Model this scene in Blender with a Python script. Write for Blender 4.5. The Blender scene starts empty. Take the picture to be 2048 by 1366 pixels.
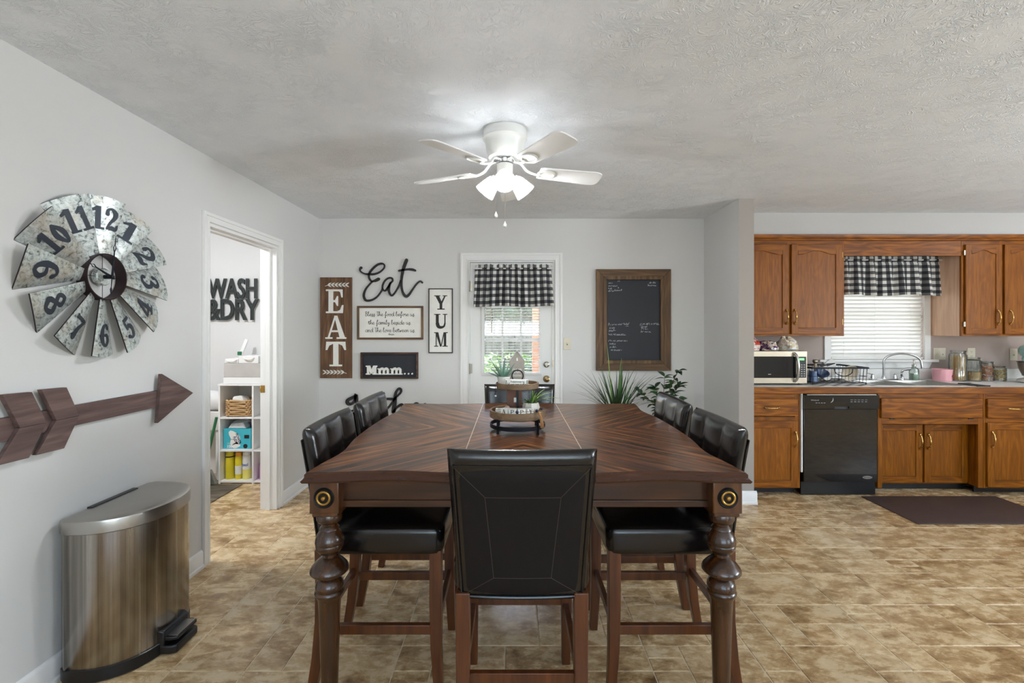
import bpy, bmesh, math, random
from mathutils import Vector, Matrix
S = bpy.context.scene
COL = S.collection
PI = math.pi
RND = random.Random(11)

# ------------------------------------------------------------------ camera
F, CX, CY, CAMZ = 930.0, 1024.0, 655.0, 1.41          # focal length and horizon, in pixels of the 2048x1366 frame
cam = bpy.data.cameras.new('camera'); camo = bpy.data.objects.new('camera', cam); COL.objects.link(camo)
cam.sensor_fit = 'HORIZONTAL'; cam.sensor_width = 36.0; cam.lens = 36.0 * F / 2048.0
cam.shift_y = -(683.0 - CY) / 2048.0
cam.clip_start = 0.05; cam.clip_end = 200
camo.location = (0, 0, CAMZ); camo.rotation_euler = (PI / 2, 0, 0)
S.camera = camo

# ------------------------------------------------------------------ view, world, daylight
S.view_settings.view_transform = 'Standard'; S.view_settings.look = 'None'
S.view_settings.gamma = 1.0; S.view_settings.use_curve_mapping = False
S.view_settings.exposure = 2.08
S.cycles.use_denoising = True
S.cycles.max_bounces = 8; S.cycles.diffuse_bounces = 5; S.cycles.glossy_bounces = 4
S.cycles.transmission_bounces = 6; S.cycles.transparent_max_bounces = 16
S.cycles.sample_clamp_indirect = 6.0
S.cycles.caustics_reflective = False; S.cycles.caustics_refractive = False

world = bpy.data.worlds.new('world'); S.world = world; world.use_nodes = True
wn = world.node_tree.nodes; wl = world.node_tree.links
sky = wn.new('ShaderNodeTexSky'); sky.sky_type = 'NISHITA'; sky.sun_disc = False
sky.sun_elevation = math.radians(48); sky.sun_rotation = math.radians(-35); sky.dust_density = 2.0
wl.new(sky.outputs[0], wn['Background'].inputs[0]); wn['Background'].inputs[1].default_value = 0.34

def light(name, kind, loc, rot, energy, col=(1, 1, 1), size=None, size_y=None):
    l = bpy.data.lights.new(name, kind); l.energy = energy; l.color = col
    if kind == 'AREA':
        l.shape = 'RECTANGLE'; l.size = size; l.size_y = size_y or size
    if kind == 'SUN':
        l.angle = math.radians(2)
    if kind == 'POINT':
        l.shadow_soft_size = size or 0.05
    o = bpy.data.objects.new(name, l); COL.objects.link(o)
    o.location = loc; o.rotation_euler = rot
    return o
light('sun', 'SUN', (0, 8, 10), (math.radians(-42), 0, math.radians(-22)), 1.3, (1, .95, .88))
# added fill lamps outside unseen rear and side windows; the kitchen one is daylight
light('rear_fill_lamp', 'AREA', (0.3, -2.80, 1.40), (PI / 2 + 1.35, 0, 0), 38, (.86, .94, 1), 2.6, 1.6)
light('rear_fill_lamp', 'AREA', (4.0, -2.80, 1.40), (PI / 2 + 1.35, 0, 0), 10, (.86, .94, 1), 2.4, 1.6)
light('side_fill_lamp', 'AREA', (6.40, 0.4, 1.40), (PI / 2 + 1.05, 0, PI / 2), 88, (.86, .94, 1), 2.0, 1.4)
light('daylight_kitchen_window', 'AREA', (3.53, 5.0, 1.60), (-PI / 2, 0, 0), 10, (.90, .96, 1), 1.5, 1.3)
# a portal only guides the sky's own light through the glazed door
for nm, lo, sx_, sy_ in (('door_glass_portal', (0.0, 4.60, 1.45), .56, .98),):
    light(nm, 'AREA', lo, (-PI / 2, 0, 0), 1, (1, 1, 1), sx_, sy_).data.cycles.is_portal = True

# ------------------------------------------------------------------ helpers
def at(px, py, D):
    return Vector(((px - CX) * D / F, D, CAMZ - (py - CY) * D / F))

def lin(c):
    def f(v):
        v = v / 255.0
        return v / 12.92 if v <= 0.04045 else ((v + 0.055) / 1.055) ** 2.4
    return (f(c[0]), f(c[1]), f(c[2]), 1.0)

def scl(c, k):
    return tuple(max(0, min(255, v * k)) for v in c)

class NT:
    def __init__(s, name):
        s.m = bpy.data.materials.new(name); s.m.use_nodes = True
        s.t = s.m.node_tree; s.b = s.t.nodes['Principled BSDF']; s.out = s.t.nodes['Material Output']
    def n(s, typ, **kw):
        x = s.t.nodes.new('ShaderNode' + typ)
        for k, v in kw.items():
            if k.startswith('i_'):
                key = k[2:]
                key = int(key) if key.isdigit() else key.replace('_', ' ')
                if isinstance(v, bpy.types.NodeSocket): s.t.links.new(v, x.inputs[key])
                else: x.inputs[key].default_value = v
            else: setattr(x, k, v)
        return x
    def l(s, a, b): s.t.links.new(a, b)
    def math(s, op, a, b=0.0, c=None):
        x = s.n('Math', operation=op, i_0=a, i_1=b)
        if c is not None:
            if isinstance(c, bpy.types.NodeSocket): s.l(c, x.inputs[2])
            else: x.inputs[2].default_value = c
        return x.outputs[0]
    def mix(s, fac, a, b):
        x = s.n('Mix', data_type='RGBA')
        for sock, v in ((x.inputs[0], fac), (x.inputs[6], a), (x.inputs[7], b)):
            if isinstance(v, bpy.types.NodeSocket): s.l(v, sock)
            else: sock.default_value = v
        return x.outputs[2]
    def ramp(s, fac, stops, interp='LINEAR'):
        x = s.n('ValToRGB'); r = x.color_ramp; r.interpolation = interp
        while len(r.elements) < len(stops): r.elements.new(0.5)
        for e, (p, c) in zip(r.elements, stops):
            e.position = p; e.color = c if len(c) == 4 else lin(c)
        s.l(fac, x.inputs[0]); return x.outputs[0]
    def coords(s, scale=(1, 1, 1), rnd=True, world=False):
        if world: v = s.n('NewGeometry').outputs['Position']
        else: v = s.n('TexCoord').outputs['Object']
        if rnd:
            r = s.n('ObjectInfo').outputs['Random']
            c = s.n('CombineXYZ', i_0=s.math('MULTIPLY', r, 13.7), i_1=s.math('MULTIPLY', r, 7.3), i_2=s.math('MULTIPLY', r, 5.1))
            v = s.n('VectorMath', operation='ADD', i_0=v, i_1=c.outputs[0]).outputs[0]
        return s.n('VectorMath', operation='MULTIPLY', i_0=v, i_1=scale).outputs[0]
    def noise(s, v, scale, detail=4, rough=.55, dist=0.0):
        return s.n('TexNoise', i_Vector=v, i_Scale=scale, i_Detail=detail, i_Roughness=rough, i_Distortion=dist).outputs[0]
    def bump(s, h, strength, dist=0.01):
        x = s.n('Bump', i_Strength=strength, i_Distance=dist, i_Height=h); s.l(x.outputs[0], s.b.inputs['Normal'])
    def base(s, col, rough, metal=0.0, coat=0.0):
        if isinstance(col, bpy.types.NodeSocket): s.l(col, s.b.inputs['Base Color'])
        else: s.b.inputs['Base Color'].default_value = col
        if isinstance(rough, bpy.types.NodeSocket): s.l(rough, s.b.inputs['Roughness'])
        else: s.b.inputs['Roughness'].default_value = rough
        s.b.inputs['Metallic'].default_value = metal
        s.b.inputs['Coat Weight'].default_value = coat

def pbr(name, c, rough=.5, metal=0, coat=0, var=.07, vs=9, bump=0, bs=60, stretch=(1, 1, 1), emit=None, es=1.0):
    t = NT(name); v = t.coords(stretch)
    f = t.noise(v, vs, 4)
    t.base(t.mix(f, lin(scl(c, 1 - var)), lin(scl(c, 1 + var))), rough, metal, coat)
    if bump: t.bump(t.noise(v, bs, 3), bump, .004)
    if emit:
        t.b.inputs['Emission Color'].default_value = lin(emit); t.b.inputs['Emission Strength'].default_value = es
    return t.m

def wood(name, dark, light, axis='Z', rough=.4, coat=.15, sc=1.0, contrast=1.0, cath=.5):
    t = NT(name)
    k = {'X': 0, 'Y': 1, 'Z': 2}[axis]
    s1 = [26 * sc] * 3; s1[k] = 1.6 * sc
    s2 = [5.5 * sc] * 3; s2[k] = .9 * sc
    v = t.coords((1, 1, 1))
    a = t.noise(t.n('VectorMath', operation='MULTIPLY', i_0=v, i_1=s1).outputs[0], 1.5, 6, .65, .4)
    b = t.noise(t.n('VectorMath', operation='MULTIPLY', i_0=v, i_1=s2).outputs[0], 1.0, 2, .5, .3)
    b = t.math('MULTIPLY_ADD', t.math('SINE', t.math('MULTIPLY', b, 55.0)), .5, .5)
    f = t.math('ADD', t.math('MULTIPLY', a, 1.0 - cath * .5), t.math('MULTIPLY', b, cath * .5))
    lo, hi = .5 - .26 / contrast, .5 + .22 / contrast
    mid = tuple((p * .45 + q * .55) for p, q in zip(dark, light))
    col = t.ramp(f, [(lo, dark), (.5, mid), (hi, light)])
    t.base(col, rough, 0, coat); t.b.inputs['Coat Roughness'].default_value = .2
    t.bump(a, .12, .003)
    return t.m

def glassy(name, tint=(255, 255, 255), refl=.10, rough=.03):
    t = NT(name); t.t.nodes.remove(t.b)
    tr = t.n('BsdfTransparent', i_Color=lin(tint)); gl = t.n('BsdfGlossy', i_Roughness=rough, i_Color=(1, 1, 1, 1))
    fr = t.n('Fresnel', i_IOR=1.45).outputs[0]
    f = t.math('ADD', t.math('MULTIPLY', fr, .8), refl * .4)
    mx = t.n('MixShader', i_0=f); t.l(tr.outputs[0], mx.inputs[1]); t.l(gl.outputs[0], mx.inputs[2])
    t.l(mx.outputs[0], t.out.inputs[0]); return t.m

def translucent(name, c, tr=.35, rough=.6, clear=0.0):
    t = NT(name); t.base(lin(c), rough)
    tl = t.n('BsdfTranslucent', i_Color=lin(c)); mx = t.n('MixShader', i_0=tr)
    t.l(t.b.outputs[0], mx.inputs[1]); t.l(tl.outputs[0], mx.inputs[2]); o = mx
    if clear:
        tp = t.n('BsdfTransparent'); m2 = t.n('MixShader', i_0=clear)
        t.l(mx.outputs[0], m2.inputs[1]); t.l(tp.outputs[0], m2.inputs[2]); o = m2
    t.l(o.outputs[0], t.out.inputs[0]); return t.m

class Fr:
    """a local frame: a along u, b along v, c along n"""
    def __init__(s, o, u, v, n): s.o, s.u, s.v, s.n = Vector(o), Vector(u), Vector(v), Vector(n)
    def __call__(s, p): return s.o + s.u * p[0] + s.v * p[1] + s.n * p[2]
def back_frame(px, py, D): return Fr(at(px, py, D), (1, 0, 0), (0, 0, 1), (0, -1, 0))
def left_frame(Y, Z, X): return Fr((X, Y, Z), (0, 1, 0), (0, 0, 1), (1, 0, 0))

def spline(pts, n=6):
    pts = [Vector(p) for p in pts]
    if len(pts) < 3: return pts
    out = []
    for i in range(len(pts) - 1):
        p0 = pts[max(i - 1, 0)]; p1 = pts[i]; p2 = pts[i + 1]; p3 = pts[min(i + 2, len(pts) - 1)]
        for k in range(n):
            t = k / n
            out.append(.5 * ((2 * p1) + (p2 - p0) * t + (2 * p0 - 5 * p1 + 4 * p2 - p3) * t * t + (3 * p1 - p0 - 3 * p2 + p3) * t ** 3))
    out.append(pts[-1]); return out

class B:
    def __init__(s, fr=None):
        s.bm = bmesh.new(); s.fr = fr or (lambda p: Vector(p))
    def V(s, p): return s.bm.verts.new(s.fr(p))
    def face(s, vs):
        try: return s.bm.faces.new(vs)
        except ValueError: return None
    def box(s, x0, x1, y0, y1, z0, z1):
        v = [s.V((x, y, z)) for x in (x0, x1) for y in (y0, y1) for z in (z0, z1)]
        for q in ((0, 1, 3, 2), (4, 6, 7, 5), (0, 4, 5, 1), (2, 3, 7, 6), (0, 2, 6, 4), (1, 5, 7, 3)): s.face([v[i] for i in q])
        return s
    def bar(s, p, q, w, h, up=(0, 0, 1), w2=None, h2=None):
        p, q = Vector(p), Vector(q); d = (q - p).normalized(); sx = d.cross(Vector(up))
        if sx.length < 1e-4: sx = Vector((1, 0, 0))
        sx.normalize(); sy = sx.cross(d).normalized()
        rings = []
        for c, a, b in ((p, w, h), (q, w2 or w, h2 or h)):
            rings.append([s.V(c + sx * i * a / 2 + sy * j * b / 2) for i, j in ((-1, -1), (1, -1), (1, 1), (-1, 1))])
        for i in range(4): s.face([rings[0][i], rings[0][(i + 1) % 4], rings[1][(i + 1) % 4], rings[1][i]])
        s.face(rings[0][::-1]); s.face(rings[1]); return s
    def prism(s, poly, c0, c1):
        a = [s.V((p[0], p[1], c0)) for p in poly]; b = [s.V((p[0], p[1], c1)) for p in poly]; n = len(poly)
        s.face(a[::-1]); s.face(b)
        for i in range(n): s.face([a[i], a[(i + 1) % n], b[(i + 1) % n], b[i]])
        return s
    def rect(s, a0, a1, b0, b1, c0, c1): return s.box(a0, a1, b0, b1, c0, c1)
    def lathe(s, prof, o=(0, 0, 0), n=24, mat=None, sx=1.0, sy=1.0):
        mt = mat or Matrix.Identity(3); o = Vector(o); rings = []
        for r, z in prof:
            if r < 1e-5: rings.append([s.V(o + mt @ Vector((0, 0, z)))])
            else: rings.append([s.V(o + mt @ Vector((r * sx * math.cos(2 * PI * k / n), r * sy * math.sin(2 * PI * k / n), z))) for k in range(n)])
        for A, C in zip(rings, rings[1:]):
            for k in range(n):
                k2 = (k + 1) % n
                if len(A) == 1 and len(C) == 1: continue
                if len(A) == 1: s.face([A[0], C[k], C[k2]])
                elif len(C) == 1: s.face([A[k], A[k2], C[0]])
                else: s.face([A[k], A[k2], C[k2], C[k]])
        return s
    def tube(s, pts, r, n=8, cap=True, closed=False, flat=1.0):
        pts = [Vector(p) for p in pts]; N = len(pts); rs = r if isinstance(r, (list, tuple)) else [r] * N
        up = None; rings = []
        for i, p in enumerate(pts):
            if closed: d = pts[(i + 1) % N] - pts[i - 1]
            else: d = pts[min(i + 1, N - 1)] - pts[max(i - 1, 0)]
            if d.length < 1e-9: d = Vector((0, 0, 1))
            d.normalize()
            if up is None:
                up = Vector((0, 0, 1)) if abs(d.z) < .9 else Vector((1, 0, 0))
            x = d.cross(up)
            if x.length < 1e-4: x = d.orthogonal()
            x.normalize(); y = x.cross(d).normalized(); up = y
            rings.append([s.V(p + x * rs[i] * math.cos(2 * PI * k / n) + y * rs[i] * flat * math.sin(2 * PI * k / n)) for k in range(n)])
        pairs = list(zip(rings, rings[1:])) + ([(rings[-1], rings[0])] if closed else [])
        for A, C in pairs:
            for k in range(n): s.face([A[k], A[(k + 1) % n], C[(k + 1) % n], C[k]])
        if cap and not closed: s.face(rings[0][::-1]); s.face(rings[-1])
        return s
    def brush(s, pts, w, c0, c1, n=6, smooth=True, round_=True):
        """a pen stroke of varying width in the a-b plane, raised from c0 to c1"""
        ws = w if isinstance(w, (list, tuple)) else [w] * len(pts)
        P = [Vector((p[0], p[1], q)) for p, q in zip(pts, ws)]
        P = spline(P, n) if smooth else P
        if round_ and len(P) > 1:
            d = (P[0] - P[1]); d.z = 0
            if d.length > 1e-9: d.normalize(); P.insert(0, Vector((P[0].x + d.x * P[0].z * .42, P[0].y + d.y * P[0].z * .42, P[0].z * .45)))
            d = (P[-1] - P[-2]); d.z = 0
            if d.length > 1e-9: d.normalize(); P.append(Vector((P[-1].x + d.x * P[-1].z * .42, P[-1].y + d.y * P[-1].z * .42, P[-1].z * .45)))
        L = []
        for i, p in enumerate(P):
            d = P[min(i + 1, len(P) - 1)] - P[max(i - 1, 0)]; d.z = 0
            if d.length < 1e-9: d = Vector((1, 0, 0))
            d.normalize(); q = Vector((-d.y, d.x, 0)) * p.z * .5
            L.append((p.x + q.x, p.y + q.y, p.x - q.x, p.y - q.y))
        R = [[s.V((a, b, c1)), s.V((c, d, c1)), s.V((c, d, c0)), s.V((a, b, c0))] for a, b, c, d in L]
        for A, C in zip(R, R[1:]):
            for k in range(4): s.face([A[k], A[(k + 1) % 4], C[(k + 1) % 4], C[k]])
        s.face(R[0]); s.face(R[-1][::-1]); return s
    def grid(s, f, nu, nv, uv=None):
        vs = [[s.V(f(i / nu, j / nv)) for i in range(nu + 1)] for j in range(nv + 1)]
        lay = s.bm.loops.layers.uv.verify() if uv else None
        for j in range(nv):
            for i in range(nu):
                fc = s.face([vs[j][i], vs[j][i + 1], vs[j + 1][i + 1], vs[j + 1][i]])
                if uv and fc:
                    for lp, (a, b) in zip(fc.loops, ((i, j), (i + 1, j), (i + 1, j + 1), (i, j + 1))): lp[lay].uv = uv(a / nu, b / nv)
        return vs
    def loft(s, rings, cap=True):
        R = [[s.V(p) for p in r] for r in rings]; n = len(R[0])
        for A, C in zip(R, R[1:]):
            for k in range(n): s.face([A[k], A[(k + 1) % n], C[(k + 1) % n], C[k]])
        if cap: s.face(R[0][::-1]); s.face(R[-1])
        return s
    def mesh(s, name, mat, smooth=35):
        bmesh.ops.recalc_face_normals(s.bm, faces=s.bm.faces)
        me = bpy.data.meshes.new(name); s.bm.to_mesh(me); s.bm.free()
        if mat: me.materials.append(mat)
        if smooth:
            me.polygons.foreach_set('use_smooth', [True] * len(me.polygons)); me.set_sharp_from_angle(angle=math.radians(smooth))
        return me
    def obj(s, name, mat, parent=None, smooth=35, bevel=0, seg=2, off=None, solid=0):
        me = s.mesh(name, mat, smooth)
        if parent is None and off is None:
            lo = [min(v.co[i] for v in me.vertices) for i in range(3)]; hi = [max(v.co[i] for v in me.vertices) for i in range(3)]
            off = Vector(((lo[0] + hi[0]) / 2, (lo[1] + hi[1]) / 2, lo[2]))
            o = bpy.data.objects.new(name, me); o.location = off
        else:
            if off is None: off = OFF.get(parent.name, Vector())
            o = bpy.data.objects.new(name, me); o.parent = parent
        if off.length: me.transform(Matrix.Translation(-off))
        COL.objects.link(o); OFF[o.name] = off
        if solid:
            m = o.modifiers.new('thick', 'SOLIDIFY'); m.thickness = solid; m.offset = 0
        if bevel:
            m = o.modifiers.new('bevel', 'BEVEL'); m.width = bevel; m.segments = seg; m.limit_method = 'ANGLE'; m.angle_limit = math.radians(40)
        return o
OFF = {}

def tag(o, label, cat=None, group=None, kind=None):
    if label: o['label'] = label
    if cat: o['category'] = cat
    if group: o['group'] = group
    if kind: o['kind'] = kind
    return o
def thing(name, label, cat, loc, group=None, rotz=0, local=False):
    o = bpy.data.objects.new(name, None); COL.objects.link(o); o.empty_display_size = .05
    o.location = loc; o.rotation_euler = (0, 0, rotz)
    OFF[o.name] = Vector() if local else Vector(loc)
    return tag(o, label, cat, group)
def struct(o, label=None): o['kind'] = 'structure'; return tag(o, label)
def dup(o, parent=None, **kw):
    c = o.copy(); COL.objects.link(c); c.parent = parent
    for ch in [x for x in bpy.data.objects if x.parent == o]: dup(ch, c)
    return c
def clone(o, loc, parent=None, rot=None):
    c = o.copy(); COL.objects.link(c); c.parent = parent; c.location = loc
    if rot is not None: c.rotation_euler = rot
    OFF[c.name] = OFF.get(o.name, Vector()); return c

_txt = {}
def text_polys(b, txt, size, c0, c1, sx=1.0, bold=0.0, align='CENTER', a=0.0, bb=0.0):
    """plain sans lettering as raised geometry in the builder's a-b plane"""
    key = (txt, bold, align)
    if key not in _txt:
        cu = bpy.data.curves.new('lettering', 'FONT'); cu.body = txt; cu.align_x = align; cu.size = 1.0; cu.offset = bold; cu.resolution_u = 3
        o = bpy.data.objects.new('lettering', cu); COL.objects.link(o)
        dg = bpy.context.evaluated_depsgraph_get(); me = bpy.data.meshes.new_from_object(o.evaluated_get(dg))
        _txt[key] = ([v.co.copy() for v in me.vertices], [list(p.vertices) for p in me.polygons])
        bpy.data.objects.remove(o); bpy.data.curves.remove(cu); bpy.data.meshes.remove(me)
    vs, fs = _txt[key]
    top = [b.V((a + v.x * size * sx, bb + v.y * size, c1)) for v in vs]
    for f in fs: b.face([top[i] for i in f])
    if abs(c1 - c0) > 1e-6:
        cnt = {}
        for f in fs:
            for i in range(len(f)):
                e = (f[i], f[(i + 1) % len(f)]); cnt[e] = 1
        low = {}
        for (i, j) in cnt:
            if (j, i) not in cnt:
                for q in (i, j):
                    if q not in low: low[q] = b.V((a + vs[q].x * size * sx, bb + vs[q].y * size, c0))
                b.face([top[i], low[i], low[j], top[j]])
    return b

# ------------------------------------------------------------------ materials
M = {}
M['wall'] = pbr('wall_paint', (212, 211, 209), .75, var=.012, vs=1.5, bump=.05, bs=180)
M['kwall'] = pbr('kitchen_wall_paint', (176, 160, 152), .7, var=.015, vs=1.5, bump=.05, bs=180)
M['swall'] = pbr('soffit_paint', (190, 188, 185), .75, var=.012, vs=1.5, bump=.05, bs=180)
M['trim'] = pbr('white_trim', (232, 231, 229), .42, var=.012, vs=3)
M['doorw'] = pbr('door_white', (226, 226, 224), .4, var=.012, vs=3)
M['plate'] = pbr('almond_plate', (216, 208, 188), .4)
M['brass'] = pbr('brass', (212, 174, 104), .25, 1.0)
M['abrass'] = pbr('antique_brass', (150, 128, 92), .3, 1.0)
M['nickel'] = pbr('nickel', (168, 162, 150), .28, 1.0)
M['chrome'] = pbr('chrome', (205, 207, 210), .12, 1.0)
M['blackmetal'] = pbr('black_metal', (32, 34, 42), .45, .6)
M['whiteplastic'] = pbr('white_plastic', (228, 227, 224), .4)
M['black'] = pbr('black_plastic', (18, 18, 20), .35)
M['cream'] = pbr('cream_paint', (231, 229, 223), .6, bump=.1, bs=90)
M['glass'] = glassy('clear_glass')
M['jarglass'] = glassy('jar_glass', (236, 242, 240), .25)
M['slat'] = translucent('blind_slat', (240, 240, 238), .30, .5)
M['kslat'] = translucent('kitchen_blind_slat', (240, 239, 236), .16, .5)
M['oakz'] = wood('oak_upright', (92, 46, 3), (166, 100, 18), 'Z', .40, 0, 1.7, .72, .22)
M['oakx'] = wood('oak_across', (80, 38, 3), (168, 100, 18), 'X', .40, 0, 1.5, .85, .42)
for k_ in ('oakz', 'oakx'): M[k_].node_tree.nodes['Principled BSDF'].inputs['Specular IOR Level'].default_value = .28
M['oaklit'] = wood('oak_window_lit', (216, 172, 142), (238, 200, 170), 'Z', .45, .1, 1.0, 1.0, .5)  # oak lightened: window light on the end panel is put into the colour
M['twood'] = wood('table_wood', (26, 11, 5), (78, 41, 17), 'X', .28, .3, .8, 1.0, .3)
M['twoodz'] = wood('table_leg_wood', (26, 12, 5), (84, 48, 19), 'Z', .25, .4, .8, .9, .25)
M['cwood'] = wood('chair_leg_wood', (50, 23, 8), (112, 60, 24), 'Z', .35, .2, .9, .9, .2)
M['barn'] = wood('weathered_plank', (70, 48, 34), (132, 98, 70), 'Z', .8, 0, 1.0, 1.0, .25)
M['barnx'] = wood('stained_frame_across', (58, 40, 24), (124, 92, 58), 'X', .6, 0, 1.0, 1.0, .3)
M['barnz'] = wood('stained_frame_upright', (58, 40, 24), (124, 92, 58), 'Z', .6, 0, 1.0, 1.0, .3)
M['arrow'] = wood('arrow_wood', (62, 46, 44), (122, 98, 92), 'Y', .75, 0, 1.0, .9, .2)
M['arrowend'] = pbr('arrow_sawn_edge', (118, 78, 52), .8)
M['traywood'] = wood('tray_wood', (92, 72, 52), (150, 122, 92), 'X', .7, 0, 1.2, .9, .2)
M['letterwhite'] = pbr('white_lettering', (232, 230, 224), .6)
M['letterblack'] = pbr('black_lettering', (30, 28, 28), .6)
M['chalk'] = pbr('chalk', (176, 178, 182), .9)
M['slate'] = pbr('chalkboard_slate', (34, 36, 44), .6, var=.12, vs=3)
M['stainless'] = pbr('stainless', (178, 174, 168), .3, 1.0, var=.05, vs=6)

def mk_brushed():
    t = NT('brushed_steel'); v = t.coords((16, 16, .12)); f = t.noise(v, 1.6, 5, .7)
    f = t.ramp(f, [(.34, (0, 0, 0, 1)), (.66, (1, 1, 1, 1))])
    t.base(t.mix(f, lin((112, 106, 98)), lin((186, 180, 172))), t.math('MULTIPLY_ADD', f, .10, .19), 1.0)
    t.b.inputs['Anisotropic'].default_value = .4
    return t.m
M['brushed'] = mk_brushed()

def mk_ceiling():
    t = NT('stippled_ceiling'); v = t.coords((1, 1, 1), rnd=False)
    warp = t.n('TexNoise', i_Vector=v, i_Scale=9.0, i_Detail=2.0).outputs[1]
    wv = t.n('VectorMath', operation='MULTIPLY_ADD', i_0=warp, i_1=(.16, .16, 0), i_2=v).outputs[0]
    a = t.noise(wv, 42, 3, .5, 1.2)
    ridge = t.math('SUBTRACT', 1.0, t.math('MINIMUM', t.math('MULTIPLY', t.math('ABSOLUTE', t.math('SUBTRACT', a, .5)), 14.0), 1.0))
    patch = t.ramp(t.noise(v, 5.0, 2), [(.38, (0, 0, 0, 1)), (.62, (1, 1, 1, 1))])
    h = t.math('ADD', t.math('MULTIPLY', ridge, t.math('MULTIPLY_ADD', patch, .8, .2)), t.math('MULTIPLY', t.noise(v, 120, 2), .25))
    t.base(t.mix(t.noise(v, 3, 2), lin((234, 238, 243)), lin((240, 244, 249))), .9)
    t.bump(h, .68, .006); return t.m
M['ceiling'] = mk_ceiling()

def mk_tile():
    t = NT('floor_tile'); r = t.n('ObjectInfo').outputs['Random']
    v = t.coords((1, 1, 1), rnd=True, world=True)
    v2 = t.n('VectorMath', operation='MULTIPLY', i_0=v, i_1=(1.0, 1.7, 1.0)).outputs[0]
    a = t.noise(v2, 9.0, 10, .72, .25)
    b = t.noise(v2, 3.2, 4, .6, .3)
    f = t.math('MULTIPLY_ADD', a, .72, t.math('MULTIPLY', b, .28))
    f = t.math('ADD', f, t.math('MULTIPLY_ADD', r, .05, -.025))
    col = t.ramp(f, [(.34, (110, 82, 50)), (.44, (168, 134, 92)), (.50, (198, 168, 124)), (.57, (218, 192, 150)), (.70, (228, 210, 178))])
    t.base(col, t.math('MULTIPLY_ADD', a, .14, .20)); t.bump(a, .12, .004)
    t.b.inputs['Specular IOR Level'].default_value = .5
    return t.m
M['tile'] = mk_tile()
M['grout'] = pbr('floor_grout', (226, 208, 176), .6, var=.05)

def mk_veneer(name):
    t = NT(name); o = t.n('TexCoord').outputs['Object']
    s = t.n('SeparateXYZ', i_0=o); ax = t.math('ABSOLUTE', s.outputs[0]); ay = t.math('ABSOLUTE', s.outputs[1])
    q = t.math('SUBTRACT', ax, ay); p = t.math('ADD', ax, ay)
    r = t.math('MULTIPLY', t.n('ObjectInfo').outputs['Random'], 9.0)
    v = t.n('CombineXYZ', i_0=t.math('MULTIPLY', q, 34.0), i_1=t.math('MULTIPLY', p, 2.0), i_2=r).outputs[0]
    v2 = t.n('CombineXYZ', i_0=t.math('MULTIPLY', q, 110.0), i_1=t.math('MULTIPLY', p, 4.0), i_2=r).outputs[0]
    a = t.noise(v, 1.0, 4, .55, .5); b = t.noise(v2, 1.0, 3, .5)
    f = t.math('MULTIPLY_ADD', a, .75, t.math('MULTIPLY', b, .25))
    col = t.ramp(f, [(.36, (26, 12, 5)), (.45, (58, 30, 11)), (.53, (98, 55, 21)), (.64, (140, 88, 42))])
    t.base(col, .34, 0, .25); t.b.inputs['Coat Roughness'].default_value = .14
    sc = t.noise(t.coords((1, 1, 1), rnd=False), 30, 4); t.bump(sc, .04, .003)
    return t.m
M['veneer'] = mk_veneer('table_veneer')

def mk_leather():
    t = NT('dark_leather'); v = t.coords((1, 1, 1))
    w = t.noise(v, 7, 3, .5, .6); g = t.n('TexVoronoi', i_Vector=v, i_Scale=420.0).outputs[0]
    t.base(t.mix(w, lin((13, 11, 10)), lin((25, 20, 18))), t.math('MULTIPLY_ADD', w, .12, .13), 0, .1)
    t.b.inputs['Coat Roughness'].default_value = .25
    t.bump(t.math('ADD', t.math('MULTIPLY', w, 3.0), t.math('MULTIPLY', g, .2)), .12, .006); return t.m
M['leather'] = mk_leather()
M['leatherback'] = pbr('leather_rear_panel', (22, 19, 19), .5, var=.15, vs=6, bump=.1, bs=400)
M['leatherback'].node_tree.nodes['Principled BSDF'].inputs['Specular IOR Level'].default_value = .2
M['seam'] = pbr('leather_seam', (72, 60, 52), .7)

def mk_galv():
    t = NT('galvanised_metal'); v = t.coords((1, 1, 1))
    a = t.n('TexVoronoi', i_Vector=v, i_Scale=40.0).outputs[0]; b = t.noise(v, 58, 5, .68, .6); c = t.noise(v, 8, 3)
    col = t.ramp(b, [(.34, (66, 74, 74)), (.41, (150, 158, 156)), (.48, (196, 204, 201)), (.66, (230, 236, 234))])
    col = t.mix(t.ramp(c, [(.5, (0, 0, 0, 1)), (.72, (.55, .55, .55, 1))]), col, lin((176, 154, 126)))
    t.base(col, t.math('MULTIPLY_ADD', a, .2, .28), .55); t.bump(b, .08, .003); return t.m
M['galv'] = mk_galv()
M['rust'] = pbr('rusted_rim', (50, 34, 38), .5, .5)

def mk_gingham(name, nu, nv):
    t = NT(name); uv = t.n('SeparateXYZ', i_0=t.n('TexCoord').outputs['UV'])
    def st(x, k): return t.math('GREATER_THAN', t.math('FRACT', t.math('MULTIPLY', x, k)), .5)
    su, sv = st(uv.outputs[0], nu), st(uv.outputs[1], nv)
    f = t.math('MULTIPLY', t.math('ADD', su, sv), .5)
    col = t.ramp(f, [(.0, (236, 234, 229)), (.5, (104, 104, 106)), (1.0, (30, 31, 34))])
    fine = t.noise(t.coords((1, 1, 1)), 380, 2)
    t.base(t.mix(t.math('MULTIPLY', fine, .12), col, lin((150, 150, 150))), .9)
    tl = t.n('BsdfTranslucent', i_Color=col); mx = t.n('MixShader', i_0=.22)
    t.l(t.b.outputs[0], mx.inputs[1]); t.l(tl.outputs[0], mx.inputs[2]); t.l(mx.outputs[0], t.out.inputs[0])
    return t.m

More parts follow.
